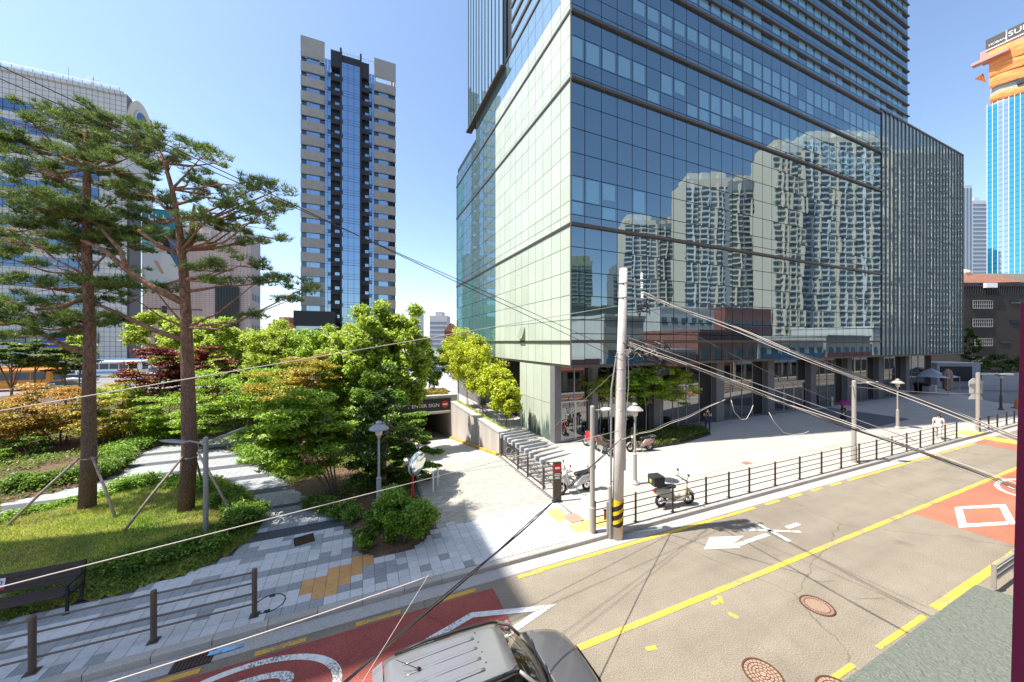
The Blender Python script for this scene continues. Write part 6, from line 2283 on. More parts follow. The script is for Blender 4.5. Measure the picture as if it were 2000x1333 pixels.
def arm_lamp(label, px, py, top, arm, r=.075, z=.15):
    p = ground(px, py, z)
    t = thing('street_lamp', label, 'street lamp', (p.x, p.y, z))
    H = at(px, top, p.y).z - z
    MB().lathe([(r * 1.25, 0), (r * 1.25, H * .2), (r, H * .205), (r * .92, H), (r * .5, H + .04)], 14).build('pole', lampm, t)
    a0 = Vector((0, 0, H - .12))
    e = at(arm[0], arm[1], p.y) - Vector((p.x, p.y, z))
    MB().tube([a0, a0.lerp(e, .6)], .022, 8).build('arm', lampm, t)
    d = (e - a0)
    b = MB()
    secs = []
    for k in range(7):
        f = k / 6
        q = a0.lerp(e, .5 + .5 * f)
        w = .05 + .11 * math.sin(math.pi * (f * .85 + .1))
        secs.append([q + Vector((0, w, 0)), q + Vector((0, w * .6, .05)), q + Vector((0, -w * .6, .05)), q + Vector((0, -w, 0)), q + Vector((0, 0, -.05))])
    b.loft(secs)
    b.build('lamp_head', M['white'] if 'white' in label else lampm, t, True)
    return t
arm_lamp('brown lamp post with a short white head just left of the concrete pole', 1157, 1040, 795, (1192, 800), .085)
arm_lamp('tall brown lamp post with an arm to the right, by the long railing', 1668, 903, 745, (1714, 747), .10)
# sign post with the backs of three signs
p = ground(1910, 841, .15)
t = thing('sign_post', 'brown post with an octagonal, a square and a triangular sign seen from the back', 'traffic sign', (p.x, p.y, .15), R(-10))
H = at(1910, 729, p.y).z - .15
MB().lathe([(.11, 0), (.11, H), (.05, H + .03)], 12).build('pole', lampm, t)
zz = lambda py: at(1910, py, p.y).z - .15
M['sign_back'] = mat('pale grey sign back', (.50, .50, .49), .6)
def plate(nm, n, r, z, rot, sx=1.0):
    MB().loft([[(r * sx * math.cos(2 * math.pi * k / n + rot), y, z + r * math.sin(2 * math.pi * k / n + rot)) for k in range(n)] for y in (.13, .15)]).build(nm, M['sign_back'], t)
plate('octagon_plate', 8, .46, zz(751), math.pi / 8)
plate('square_plate', 4, .5, zz(760), math.pi / 4, 1.1)
plate('triangle_plate', 3, .52, zz(774), math.pi / 2)
MB().tube([(0, 0, H - .1), (1.0, -.05, H - .05), (1.4, -.05, H - .06)], .03, 6).build('arm', M['steel'], t)
MB().bevel_box(1.3, 2.0, -.13, .05, H - .12, H - .02, .02).build('lamp_head', lampm, t)

# concrete utility pole
p = ground(1205, 1051, .0)
PP = p.copy()
t = thing('utility_pole', 'tall pale concrete utility pole at the kerb with yellow and black stripes at its foot', 'utility pole', (p.x, p.y, 0))
top = at(1218, 525, p.y) - p
def pole_at(z):
    return Vector((top.x * z / top.z, 0, z))
MB().tube([(0, 0, -.05), pole_at(3), pole_at(6), top], [.188, .172, .152, .125], 20).build('shaft', M['pole'], t, True)
sb0, sb1 = at(1205, 1026, p.y).z, at(1205, 974, p.y).z
MB().tube([pole_at(sb0), pole_at(sb1)], [.190, .186], 20, False).build('yellow_band', mat('yellow reflective band', (.72, .46, .02), .5), t, True)
b = MB()
for s_ in range(3):
    vs, fs = [], []
    n = 18
    for k in range(n + 1):
        a = -math.pi + math.pi * 2 * k / n
        for dz_ in (0, .16):
            z = sb0 + (sb1 - sb0) * (s_ + .55) / 3 + .11 * (a + math.pi / 2) / 1.0 * .9 + dz_ - .17
            z = max(sb0, min(sb1, z))
            c = pole_at(z)
            vs.append((c.x + .1935 * math.cos(a), c.y + .1935 * math.sin(a), z))
    for k in range(n):
        fs.append((2 * k, 2 * k + 2, 2 * k + 3, 2 * k + 1))
    b.add(vs, fs)
b.build('black_stripe', M['black'], t)
zc = lambda py: at(1215, py, p.y).z
c = pole_at(zc(554))
for py in (554, 582):
    z = zc(py)
    c = pole_at(z)
    MB().torus(c, (0, 0, 1), .14, .018, 18, 6).build('pole_band', M['grey_metal'], t)
    MB().beam(c + Vector((.05, -.12, 0)), c + Vector((.62, -.15, -.09)), .06, .07).build('cross_arm', M['grey_metal'], t)
for (dx, py) in ((.60, 548), (.60, 566), (.62, 585)):
    z = zc(py)
    MB().lathe([(.03, 0), (.055, .03), (.03, .07), (.055, .11), (.03, .15), (.05, .19), (.02, .22)], 10, (dx + top.x * .8, -.15, z)).build('insulator', M['white'], t)
for py in (690, 720, 760, 800):
    MB().torus(pole_at(zc(py)), (0, 0, 1), .165, .008, 18, 5).build('pole_band', M['steel'], t)
for k in range(9):
    z = 1.9 + k * .7
    c = pole_at(z)
    s_ = 1 if k % 2 else -1
    MB().cyl(c + Vector((s_ * .14, 0, 0)), c + Vector((s_ * .26, -.02, 0)), .012, n=6).build('step_bolt', M['steel'], t)
# conduit and ducts on the pole
MB().tube([(-.24, -.05, .0), (-.24, -.05, 1.75), (-.22, -.05, 1.8), (-.20, -.04, 5.0), pole_at(6.2) + Vector((-.17, -.03, 0))], [.06, .06, .035, .03, .025], 10).build('conduit', M['grey_metal'], t)
MB().tube([(-.33, -.02, .15), (-.33, -.02, 1.2)], .035, 8).build('conduit', M['steel'], t)
MB().tube([(.20, 0, 2.6), pole_at(5.2) + Vector((.25, -.05, 0)), pole_at(6.3) + Vector((.2, -.05, 0))], .012, 6).build('riser_cable', M['white'], t)
MB().box(.19, .27, -.10, .06, 2.3, 3.6).build('side_plate', M['steel'], t)
# terminal boxes and coiled slack among the cables at the pole
for (px, py, w) in ((1283, 690, .14), (1296, 727, .17), (1252, 694, .1), (1268, 703, .12)):
    c = at(px, py, p.y - .1) - p
    MB().bevel_box(c.x - w, c.x + w, c.y - .08, c.y + .08, c.z - .08, c.z + .08, .02).build('splice_box', M['cable'], t)
b = MB()
for k in range(60):
    c = at(random.uniform(1226, 1306), random.uniform(672, 730), p.y - random.uniform(0, .3)) - p
    pts = [c + Vector((random.gauss(0, .09), random.gauss(0, .06), random.gauss(0, .09))) for _ in range(5)]
    b.tube(pts, .014, 5)
for k in range(16):
    c = at(random.uniform(1246, 1272), random.uniform(590, 612), p.y - .2) - p
    pts = [c + Vector((random.gauss(0, .08), random.gauss(0, .05), random.gauss(0, .08))) for _ in range(5)]
    b.tube(pts, .014, 5)
stuff(b.build('slack_cable', M['cable'], t))
b = MB()
for k in range(26):
    c = at(random.uniform(1222, 1290), random.uniform(668, 700), p.y - random.uniform(0, .3)) - p
    pts = [c + Vector((random.gauss(0, .09), random.gauss(0, .06), random.gauss(0, .07))) for _ in range(4)]
    b.tube(pts, .009, 5)
stuff(b.build('slack_cable', M['cable_pale'], t))
# orange plate tied to the railing
u0 = on_v(1184, 9.70)
q = thing('orange_plate', 'small orange plate tied to the railing left of the striped pole', 'sign', uv(u0, 9.66, .15), TR)
MB().bevel_box(-.12, .12, -.012, .012, .38, .70, .005).build('plate', mat('orange plate', (.62, .24, .02), .5), q)
MB().box(-.13, .13, -.02, .03, .69, .72).build('hook', M['black'], q)

# ---- cables
def catenary(a, b, sag, n=14):
    pts = []
    for k in range(n + 1):
        f = k / n
        q = a.lerp(b, f)
        q = q - Vector((0, 0, sag * 4 * f * (1 - f)))
        pts.append(q)
    return pts
def cable(label, a, b, sag, r, m, strands=1, twist=.03, name='overhead_cable'):
    a, b = Vector(a), Vector(b)
    a2, b2 = a, b
    if abs(a.x) > 1.5 * a.y or a.z < 3.2:                 # carry the cable on past the edge of the view
        a2 = a + (a - b) * (.9 if a.z > 3.2 else .35)
    if b.x > 1.4 * b.y:
        b2 = b + (b - a) * .35
    a, b = a2, b2
    o = Vector(a)
    t = thing(name, label, 'cable', o, 0, 'overhead cables')
    for s_ in range(strands):
        ph = random.uniform(0, 6.28)
        base = catenary(Vector((0, 0, 0)), b - o, sag + (random.uniform(-.03, .03) if strands > 1 else 0), 26 if strands > 1 else 16)
        pts = []
        for k, q in enumerate(base):
            w = twist if strands > 1 else 0
            pts.append(q + Vector((math.cos(ph + k * .8) * w * .4, math.cos(ph * 2 + k * .55) * w, math.sin(ph + k * .7) * w)))
        MB().tube(pts, r, 6).build('strand', m if s_ % 3 or strands == 1 else (M['cable_pale'] if m is not M['cable_pale'] else M['cable']), t, True)
    return t
PY = PP.y
A_top = at(1256, 571, PY - .15)
A_low = at(1226, 672, PY - .15)
cable('upper thin dark cable crossing the sky from the top left corner to the pole', at(-40, 110, 4.6), at(1216, 705, PY - .17), .0, .0085, M['cable'])
cable('lower thin dark cable crossing the sky just below the topmost one', at(-40, 152, 4.4), at(1214, 690, PY - .17), -.1, .0075, M['cable'])
cable('pale sagging cable across the park trees from the left edge to the pole', at(-30, 808, 5.0), at(1212, 597, PY - .17), .0, .0095, M['cable_pale'])
cable('long pale cable low over the lawn and the round bush', at(-30, 1158, 4.6), at(1208, 842, PY - .2), -.02, .0085, M['cable_pale'])
cable('pale cable from the bottom edge to the black bundle over the kerb', at(160, 1350, 3.1), at(838, 1126, 4.4), .02, .006, M['cable_pale'])
cable('thick black cable bundle rising from the car roof to the pole', at(640, 1345, 3.6), at(1212, 858, PY - .2), .12, .0095, M['cable'], 3, .018)
cable('thin pale wire beside the black bundle above the car', at(700, 1345, 3.2), at(838, 1122, 4.4), .0, .003, M['cable_pale'])
cable('grey wire continuing from the pole to the lower cable bundle', at(1212, 858, PY - .2), at(1416, 780, 9.2), .1, .008, M['cable_grey'], 2, .02)
cable('heavy upper cable bundle running from the pole arm to the right edge', A_top, at(2010, 862, 5.4), .02, .0075, M['cable'], 4, .032)
cable('pale twin cable under the heavy upper bundle', at(1260, 577, PY - .2), at(2010, 868, 5.3), .04, .006, M['cable_grey'], 2, .02)
cable('heavy lower cable bundle sagging from the pole to the right edge', A_low, at(2005, 957, 5.0), .03, .007, M['cable'], 6, .038)
cable('pale strand riding on the lower cable bundle', at(1228, 668, PY - .2), at(2005, 950, 5.0), .02, .006, M['cable_pale'], 1, .02)
cable('thin grey cable between the two heavy bundles', at(1228, 660, PY - .1), at(1790, 862, 7.0), .0, .008, M['cable_grey'])
cable('thin black cable from the pole arm into the lower bundle', at(1258, 598, PY - .1), at(1640, 790, 8.0), .12, .009, M['cable'])
cable('thin cable crossing level in front of the plaza to the sign post', at(1660, 755, 18.5), at(1912, 770, 24.9), .1, .02, M['cable_grey'])
cable('faint wire sloping down across the pale panelled wall', at(1212, 716, PY - .1), at(1000, 905, 14.2), .05, .007, M['cable_grey'])
# hanging loops of slack
t = thing('cable_loop', 'hanging loop of slack cable below the lower bundle above the plaza', 'cable', at(1428, 780, 9.0), 0, 'overhead cables')
o0 = at(1428, 780, 9.0)
MB().tube([at(x, y, 9.0) - o0 for x, y in ((1428, 782), (1434, 805), (1448, 820), (1458, 819), (1466, 805), (1471, 792))], .008, 6).build('strand', M['cable_pale'], t, True)
t = thing('cable_loop', 'longer hanging loop of pale cable right of the first loop', 'cable', at(1502, 805, 8.4), 0, 'overhead cables')
o0 = at(1502, 805, 8.4)
MB().tube([at(x, y, 8.4) - o0 for x, y in ((1502, 806), (1512, 825), (1530, 845), (1548, 850), (1570, 847), (1580, 843))], .007, 6).build('strand', M['cable_pale'], t, True)

# traffic mirror on a red post
p = ground(806, 982, .2)
t = thing('traffic_mirror', 'round convex traffic mirror on a red post above the bush', 'traffic mirror', (p.x, p.y, .2), R(14))
hz = at(806, 905, p.y).z - .2
MB().lathe([(.045, -.2), (.045, hz + .05), (.02, hz + .08)], 12).build('post', M['red'], t)
c = at(813, 906, p.y) - Vector((p.x, p.y, .2))
rr = 23 / F * p.y
ax = Vector((.75, -.62, -.12)).normalized()
a1 = ax.orthogonal().normalized()
a2 = ax.cross(a1)
cc = Vector((.16, -.04, c.z))
secs = []
for (k, dpt) in ((1.0, -.02), (1.0, .03), (.97, .05), (.8, .085), (.5, .12), (.2, .14), (.02, .143)):
    secs.append([cc + (a1 * math.cos(2 * math.pi * j / 24) + a2 * math.sin(2 * math.pi * j / 24)) * rr * k + ax * dpt for j in range(24)])
MB().loft(secs[2:]).build('mirror_face', M['mirror'], t, True)
MB().loft(secs[:3]).build('rim', mat('pale mirror rim', (.55, .62, .62), .5), t)
MB().tube([Vector((0, 0, c.z - .1)), cc - ax * .02], .018, 6).build('bracket', M['steel'], t)

# no entry sign board
p = ground(1088, 980, .15)
t = thing('no_entry_board', 'slim black standing board with a red no entry square and white lettering', 'sign board', (p.x, p.y, .15), R(12))
MB().bevel_box(-.17, .17, -.05, .05, .03, 1.6, .01).build('panel', M['dark_metal'], t)
MB().box(-.2, .2, -.12, .12, 0, .03).build('foot', M['black'], t)
MB().box(-.14, .14, -.056, -.051, 1.2, 1.52).build('red_square', M['red'], t)
MB().box(-.10, .10, -.06, -.0565, 1.33, 1.40).build('white_bar', M['white'], t)
for z, w in ((1.12, .12), (1.06, .13), (.99, .09), (.94, .12)):
    MB().box(-w, w, -.056, -.051, z, z + .03).build('white_lettering', M['white'], t)

# bollards along the driveway
bollard_me = MB().lathe([(.048, 0), (.048, .93), (.04, .955), (.01, .965)], 12).mesh('bollard', M['dark_metal'])
for (tt, lab) in ((-3.9, 'brown bollard nearest the road on the driveway edge'), (-2.35, 'second brown bollard from the road beside the bike rack'), (-1.25, 'third brown bollard from the road beside the bike rack'), (1.0, 'brown bollard nearest the ramp wall end')):
    q = st(-4.0, tt, .148)
    tag(link('bollard', bollard_me, None, q), lab, 'bollard', 'brown bollards along the driveway')
for k, (dx, lab) in enumerate(((-.2, 'slim white post behind the round bush'), (.25, 'second slim white post at the driveway edge'))):
    q = ground(850 + dx * 20, 962 - k * 12, .15)
    tag(MB().lathe([(.035, 0), (.035, .85), (.01, .88)], 10).build('marker_post', M['white'], loc=(q.x, q.y, .15)), lab, 'post', 'slim white posts at the driveway edge')

# two tier bicycle rack
t = thing('bicycle_rack', 'grey two tier bicycle rack with a row of angled upper trays beside the driveway', 'bicycle rack', st(-3.85, -3.6, .148), TB)
tray = MB()
tray.add([(0, -.07, 1.12), (1.3, -.045, 1.24), (1.3, .045, 1.24), (0, .07, 1.12), (0, -.07, 1.22), (1.3, -.045, 1.29), (1.3, .045, 1.29), (0, .07, 1.22)], [(0, 3, 2, 1), (4, 5, 6, 7), (0, 1, 5, 4), (1, 2, 6, 5), (2, 3, 7, 6), (3, 0, 4, 7)])
tray.tube([(1.3, 0, 1.265), (1.45, 0, 1.28)], .028, 8)
tme = tray.mesh('upper_tray', mat('light grey rack steel', (.33, .34, .34), .4, .3))
hme = MB().bevel_box(-.16, .06, -.085, .085, 1.0, 1.24, .03).mesh('tray_head', mat('pale grey plastic cap', (.36, .365, .38), .4))
lme = MB().beam((0, -.05, .12), (1.7, -.05, .12), .03, .05).beam((0, .05, .12), (1.7, .05, .12), .03, .05).torus((.25, 0, .3), (0, 1, 0), .2, .014, 16, 5).mesh('lower_tray', M['grey_metal'])
for k in range(12):
    y = k * .52
    o = link('upper_tray', tme, t, (0, y, 0))
    link('tray_head', hme, o)
    link('lower_tray', lme, t, (-.05 + (.1 if k % 2 else 0), y + .2, 0))
    if k % 3 == 0:
        MB().tube([(-.02, y, 0), (-.02, y, 1.1)], .022, 6).build('upright', M['dark_metal'], t)
for z in (.06, 1.02):
    MB().beam((-.02, -.2, z), (-.02, 6.0, z), .05, .05).build('long_beam', M['dark_metal'], t)
MB().beam((1.55, -.2, .06), (1.55, 6.0, .06), .05, .05).build('long_beam', M['dark_metal'], t)

# handrail and parked bicycles behind the wall
t = thing('handrail', 'thin steel handrail on the walkway above the ramp wall', 'handrail', st(-2.1, 4.0, .15), TB)
for k in range(7):
    MB().cyl((0, k * 1.6, 0), (0, k * 1.6, 1.05), .025, n=8).build('post', M['steel'], t)
for z in (.6, 1.05):
    MB().cyl((0, 0, z), (0, 9.6, z), .022, n=8).build('rail', M['steel'], t)
for k in range(6):
    q = st(-3.2, 2.0 + k * 1.7, .15)
    o = tag(MB().lathe([(.04, 0), (.04, 1.15), (.01, 1.18)], 8).build('wooden_post', M['wood_pale'], loc=q), ['wooden tree post nearest the bike rack', 'second wooden tree post above the ramp wall', 'third wooden tree post above the ramp wall', 'fourth wooden tree post above the ramp wall', 'fifth wooden tree post above the ramp wall', 'wooden tree post nearest the sign band'][k], 'post', 'wooden posts behind the ramp wall')

# ================================================================== MOTORCYCLES
def wheel_part(b_parent, x, r, w=.055):
    tyre = MB().torus((x, 0, r), (0, 1, 0), r - w, w, 24, 8).build('wheel', M['rubber'], b_parent, True)
    b = MB().torus((x, 0, r), (0, 1, 0), r - 2 * w, .016, 20, 6)
    for k in range(6):
        a = 2 * math.pi * k / 6
        b.cyl((x, 0, r), (x + (r - 2 * w) * math.cos(a), 0, r + (r - 2 * w) * math.sin(a)), .014, n=5)
    b.cyl((x, -.06, r), (x, .06, r), .05, n=10)
    b.build('rim', M['steel'], tyre)
def scooter(label, px, py, heading, cm, box=None, shield=False, sport=False, seat=None):
    p = ground(px, py, .15)
    t = thing('motor_scooter', label, 'motorcycle', (p.x, p.y, .15), heading, 'parked motorcycles on the plaza')
    r = .30 if sport else .25
    wheel_part(t, .62, r)
    wheel_part(t, -.62, r)
    # body as lofted sections along x
    def sec(x, w, z0, z1):
        return [(x, -w, z0 + .05), (x, -w * .8, z0), (x, w * .8, z0), (x, w, z0 + .05), (x, w, z1 - .06), (x, w * .55, z1), (x, -w * .55, z1), (x, -w, z1 - .06)]
    if sport:
        MB().loft([sec(-.75, .06, .72, .86), sec(-.45, .11, .58, .84), sec(-.1, .15, .38, .82), sec(.2, .16, .34, .98), sec(.42, .13, .45, .96), sec(.58, .07, .62, .90)]).build('body', cm, t, True)
        MB().loft([sec(-.2, .15, .22, .5), sec(.05, .18, .18, .52), sec(.3, .14, .22, .5)]).build('engine', M['steel'], t)
    else:
        MB().loft([sec(-.88, .07, .55, .74), sec(-.6, .16, .42, .78), sec(-.25, .18, .34, .76), sec(-.08, .16, .24, .5), sec(.05, .16, .22, .34), sec(.3, .16, .22, .34)]).build('body', cm, t, True)
        MB().loft([sec(.27, .17, .22, .5), sec(.37, .19, .3, .8), sec(.42, .16, .55, 1.0), sec(.47, .1, .8, 1.05)]).build('front_shield', cm, t, True)
    MB().loft([[(x, -w, z), (x, w, z), (x, w * .8, z + .09), (x, -w * .8, z + .09)] for x, w, z in ((-.78, .08, .80 if not sport else .85), (-.45, .14, .77 if not sport else .82), (-.1, .13, .74 if not sport else .80), (.0, .08, .74 if not sport else .80))]).build('seat', seat or M['black'], t, True)
    for s_ in (-1, 1):
        MB().cyl((.62, s_ * .07, r), (.44, s_ * .07, .92), .025, n=8).build('fork', M['chrome'], t)
    h = MB().tube([(.30, -.34, 1.06), (.38, -.18, 1.02), (.41, 0, 1.0), (.38, .18, 1.02), (.30, .34, 1.06)], .018, 7).build('handlebar', M['black'], t, True)
    for s_ in (-1, 1):
        MB().tube([(.36, s_ * .22, 1.03), (.37, s_ * .30, 1.24)], .009, 5).build('mirror_stalk', M['black'], h)
        MB().ellipsoid((.37, s_ * .31, 1.28), .02, .07, .05, 10, 6).build('mirror', M['black'], h, True)
    MB().ellipsoid((.50, 0, .86), .06, .1, .08, 12, 8).build('headlight', M['white'], t, True)
    MB().loft([[(x, -.09, z), (x, .09, z), (x, .07, z + .03), (x, -.07, z + .03)] for x, z in ((.86, r + .1), (.74, r + .27), (.6, r + .3), (.48, r + .2))]).build('front_mudguard', cm, t, True)
    MB().tube([(-.1, -.17, .28), (-.5, -.2, .3), (-.85, -.21, .4)], [.03, .055, .06], 8).build('exhaust', M['chrome'], t, True)
    MB().beam((-.02, .1, .25), (-.1, .26, 0), .025, .025).build('stand', M['steel'], t)
    MB().box(-.93, -.88, -.08, .08, .62, .7).build('tail_light', M['red'], t)
    if shield:
        MB().loft([[(.52, -.2, .98), (.52, .2, .98), (.54, .2, .98), (.54, -.2, .98)], [(.38, -.17, 1.42), (.38, .17, 1.42), (.40, .17, 1.42), (.40, -.17, 1.42)]]).build('windscreen', clear_glass('windscreen sheet', fac=.3) if 'windscreen sheet' not in bpy.data.materials else bpy.data.materials['windscreen sheet'], t)
    if box:
        bx_ = MB().bevel_box(-1.04, -.60, -.22, .22, .92, 1.28, .03).build('delivery_box', box, t)
        MB().box(-1.05, -.59, -.23, .23, 1.18, 1.21).build('lid_seam', M['black'], bx_)
        MB().box(-1.054, -1.042, -.04, .08, 1.0, 1.12).build('label', mat('yellow sticker', (.6, .55, .05), .5) if 'yellow sticker' not in bpy.data.materials else bpy.data.materials['yellow sticker'], bx_)
        MB().box(-.95, -.55, -.1, .1, .84, .92).build('rack', M['dark_metal'], t)
    elif not sport:
        MB().tube([(-.6, -.12, .86), (-.95, -.12, .9), (-.95, .12, .9), (-.6, .12, .86)], .014, 6).build('grab_rail', M['steel'], t)
    return t
silver = mat('silver motorcycle paint', (.42, .42, .42), .3, .5, coat=.5)
redp = mat('red motorcycle paint', (.45, .03, .03), .3, coat=.5)
bronzep = mat('pink bronze motorcycle paint', (.36, .24, .21), .4, .3)
champ = mat('cream scooter paint', (.52, .48, .38), .35, coat=.4)
scooter('silver scooter with a round rear case beside the no entry board', 1122, 962, R(200), silver)
q = ground(1136, 950, .15)
scooter('delivery scooter with a black box behind the long railing', 1318, 988, R(12), champ, box=mat('black delivery box', (.03, .03, .028), .45))
scooter('red motorcycle parked left in front of the plaza planting bed', 1156, 876, R(115), redp, sport=True)
scooter('pinkish touring motorcycle with a tilted windscreen by the planting bed', 1250, 882, R(190), bronzep, shield=True)
scooter('dark motorcycle parked behind the red one', 1178, 886, R(110), M['dark_metal'], sport=True)
tt_ = [o for o in COL.objects if o.get('label', '').startswith('silver scooter')][0]
MB().ellipsoid((-.85, 0, 1.0), .2, .2, .17, 14, 8).build('rear_case', M['grey_metal'], tt_, True)

# ================================================================== THE CAR
car = thing('parked_car', 'silver grey compact suv with black roof rails driving past at the bottom edge', 'car', uv(2.05, 5.42, 0), TR)
car.scale = (.92, .92, .92)
carp = mat('silver grey car paint', (.31, .303, .30), .30, .55, coat=.7)
carp_refl = mat('car paint with dark reflection', (.16, .157, .163), .35, .5, coat=.6)  # same paint as the roof, with the hood's dark reflection put into the colour
def carsec(x, w, z0, zb, zc, rnd=.9):
    return [(x, -w * .86, z0), (x, -w, z0 + .22), (x, -w, zb - .12), (x, -w * .95, zb), (x, -w * .6, zc), (x, 0, zc + .012), (x, w * .6, zc), (x, w * .95, zb), (x, w, zb - .12), (x, w, z0 + .22), (x, w * .86, z0)]
body = [(-2.02, .74, .36, .86, .90), (-1.97, .86, .28, .96, 1.0), (-1.5, .92, .24, 1.0, 1.02), (-.6, .93, .22, .98, 1.0), (.3, .93, .22, .97, .99), (.85, .93, .24, .96, 1.02)]
MB().loft([carsec(*b_) for b_ in body]).build('body', carp, car, True)
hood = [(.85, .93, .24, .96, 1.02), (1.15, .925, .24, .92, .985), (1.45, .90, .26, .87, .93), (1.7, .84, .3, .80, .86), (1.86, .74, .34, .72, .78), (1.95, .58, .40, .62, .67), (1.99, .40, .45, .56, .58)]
MB().loft([carsec(*b_) for b_ in hood]).build('front_body', carp_refl, car, True)
# bonnet panel, proud by a few millimetres
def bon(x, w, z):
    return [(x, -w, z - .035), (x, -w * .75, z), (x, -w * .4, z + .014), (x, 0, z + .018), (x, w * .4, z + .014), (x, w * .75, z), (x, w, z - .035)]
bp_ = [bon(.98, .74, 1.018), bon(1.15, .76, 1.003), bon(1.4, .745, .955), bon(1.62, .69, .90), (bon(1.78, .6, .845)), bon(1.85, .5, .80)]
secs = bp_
MB().loft(secs, closed=False, caps=False).build('bonnet', carp_refl, car, True)
# roof
def roofsec(x, w, z, dz=.03):
    n = 12
    top = []
    for k in range(n + 1):
        y = -w + 2 * w * k / n
        f = abs(y / w)
        top.append((x, y, z - dz * f ** 3 + (.004 if k in (3, 6, 9) and False else 0)))
    bot = [(x, y, zz - .05) for (x, y, zz) in reversed(top)]
    return top + bot
MB().loft([roofsec(-1.90, .60, 1.60), roofsec(-1.76, .615, 1.635), roofsec(-1.2, .61, 1.665), roofsec(-.5, .59, 1.675), (roofsec(.0, .565, 1.665)), roofsec(.22, .54, 1.635)]).build('roof', carp, car, True)
for y in (-.33, -.11, .11, .33):
    MB().loft([[(x, y - .03, z), (x, y - .018, z + .004), (x, y + .018, z + .004), (x, y + .03, z)] for x, z in ((-1.6, 1.644), (-1.5, 1.6535), (-.9, 1.672), (-.45, 1.676), (-.34, 1.674))]).build('roof_rib', carp, car, True)
    MB().box(-.30, -.27, y + .10, y + .112, 1.672, 1.677).build('roof_clip', M['black'], car)
MB().add([(-1.92, -.58, 1.60), (-1.92, .58, 1.60), (-2.08, .52, 1.555), (-2.08, -.52, 1.555), (-1.92, -.58, 1.56), (-1.92, .58, 1.56), (-2.08, .52, 1.52), (-2.08, -.52, 1.52)], [(0, 3, 2, 1), (4, 5, 6, 7), (0, 1, 5, 4), (1, 2, 6, 5), (2, 3, 7, 6), (3, 0, 4, 7)]).build('rear_spoiler', carp, car)
for s_ in (-1, 1):
    MB().tube([(.24, s_ * .545, 1.625), (.05, s_ * .56, 1.67), (-.5, s_ * .585, 1.69), (-1.2, s_ * .605, 1.682), (-1.72, s_ * .60, 1.64)], [.012, .026, .03, .027, .014], 8).build('roof_rail', M['black'], car, True)
glassd = mat('dark side window', (.012, .013, .014), .05, 0, .8)
ws = clear_glass('windscreen glass', (.80, .84, .82), .10)
nw = 8
bot = [(.93 - .16 * (abs(k - 4) / 4) ** 2, (-.80 + 1.6 * k / nw), 1.015 - .02 * (abs(k - 4) / 4) ** 2) for k in range(nw + 1)]
topw = [(.235 - .05 * (abs(k - 4) / 4) ** 2, (-.53 + 1.06 * k / nw), 1.628 - .03 * (abs(k - 4) / 4) ** 2) for k in range(nw + 1)]
mid = [tuple(Vector(a).lerp(Vector(b), .5) + Vector((.035, 0, .03))) for a, b in zip(bot, topw)]
MB().loft([bot, mid, topw], closed=False, caps=False).build('windscreen', ws, car, True)
for s_ in (-1, 1):
    y0, y1 = s_ * .905, s_ * .595
    MB().add([(.70, y0, 1.0), (-1.75, y0, 1.02), (-1.65, y1, 1.58), (.10, y1 * .96, 1.60)], [(0, 1, 2, 3)]).build('side_window', glassd, car)
    MB().tube([(.80, s_ * .83, 1.0), (.52, s_ * .71, 1.36), (.20, s_ * .55, 1.625)], [.04, .032, .03], 8).build('windscreen_pillar', carp, car, True)
    for x in (-.55,):
        MB().beam((x, y0 + s_ * .004, 1.0), (x + .03, y1 + s_ * .006, 1.6), .07, .02).build('door_pillar', M['black'], car)
    mr_ = MB().ellipsoid((.62, s_ * 1.02, 1.08), .075, .12, .085, 14, 8).build('door_mirror', carp, car, True)
    MB().beam((.62, s_ * .88, 1.02), (.62, s_ * .98, 1.05), .05, .04).build('mirror_arm', M['black'], mr_)
    MB().loft([[(1.5, s_ * .86, .80), (1.5, s_ * .91, .72), (1.5, s_ * .90, .66)], [(1.75, s_ * .74, .76), (1.78, s_ * .80, .68), (1.78, s_ * .80, .60)], [(1.9, s_ * .58, .70), (1.93, s_ * .62, .62), (1.93, s_ * .62, .56)]], caps=False).build('headlight', mat('headlight lens', (.5, .62, .72), .1) if 'headlight lens' not in bpy.data.materials else bpy.data.materials['headlight lens'], car)
    MB().bevel_box(-2.04, -1.9, s_ * .80 - .09, s_ * .80 + .09, .95, 1.25, .02).build('tail_light', M['red'], car)
    for x in (-1.25, 1.25):
        wh = MB().torus((x, s_ * .84, .33), (0, 1, 0), .24, .09, 24, 8).build('wheel', M['rubber'], car, True)
        b = MB()
        for k in range(5):
            a = 2 * math.pi * k / 5
            b.beam((x, s_ * .88, .33), (x + .2 * math.cos(a), s_ * .88, .33 + .2 * math.sin(a)), .05, .03, (0, 1, 0))
        b.torus((x, s_ * .88, .33), (0, 1, 0), .2, .02, 20, 5)
        b.build('rim', M['steel'], wh)
MB().add([(-1.98, -.78, 1.02), (-1.98, .78, 1.02), (-1.9, .56, 1.56), (-1.9, -.56, 1.56)], [(0, 3, 2, 1)]).build('rear_window', glassd, car)
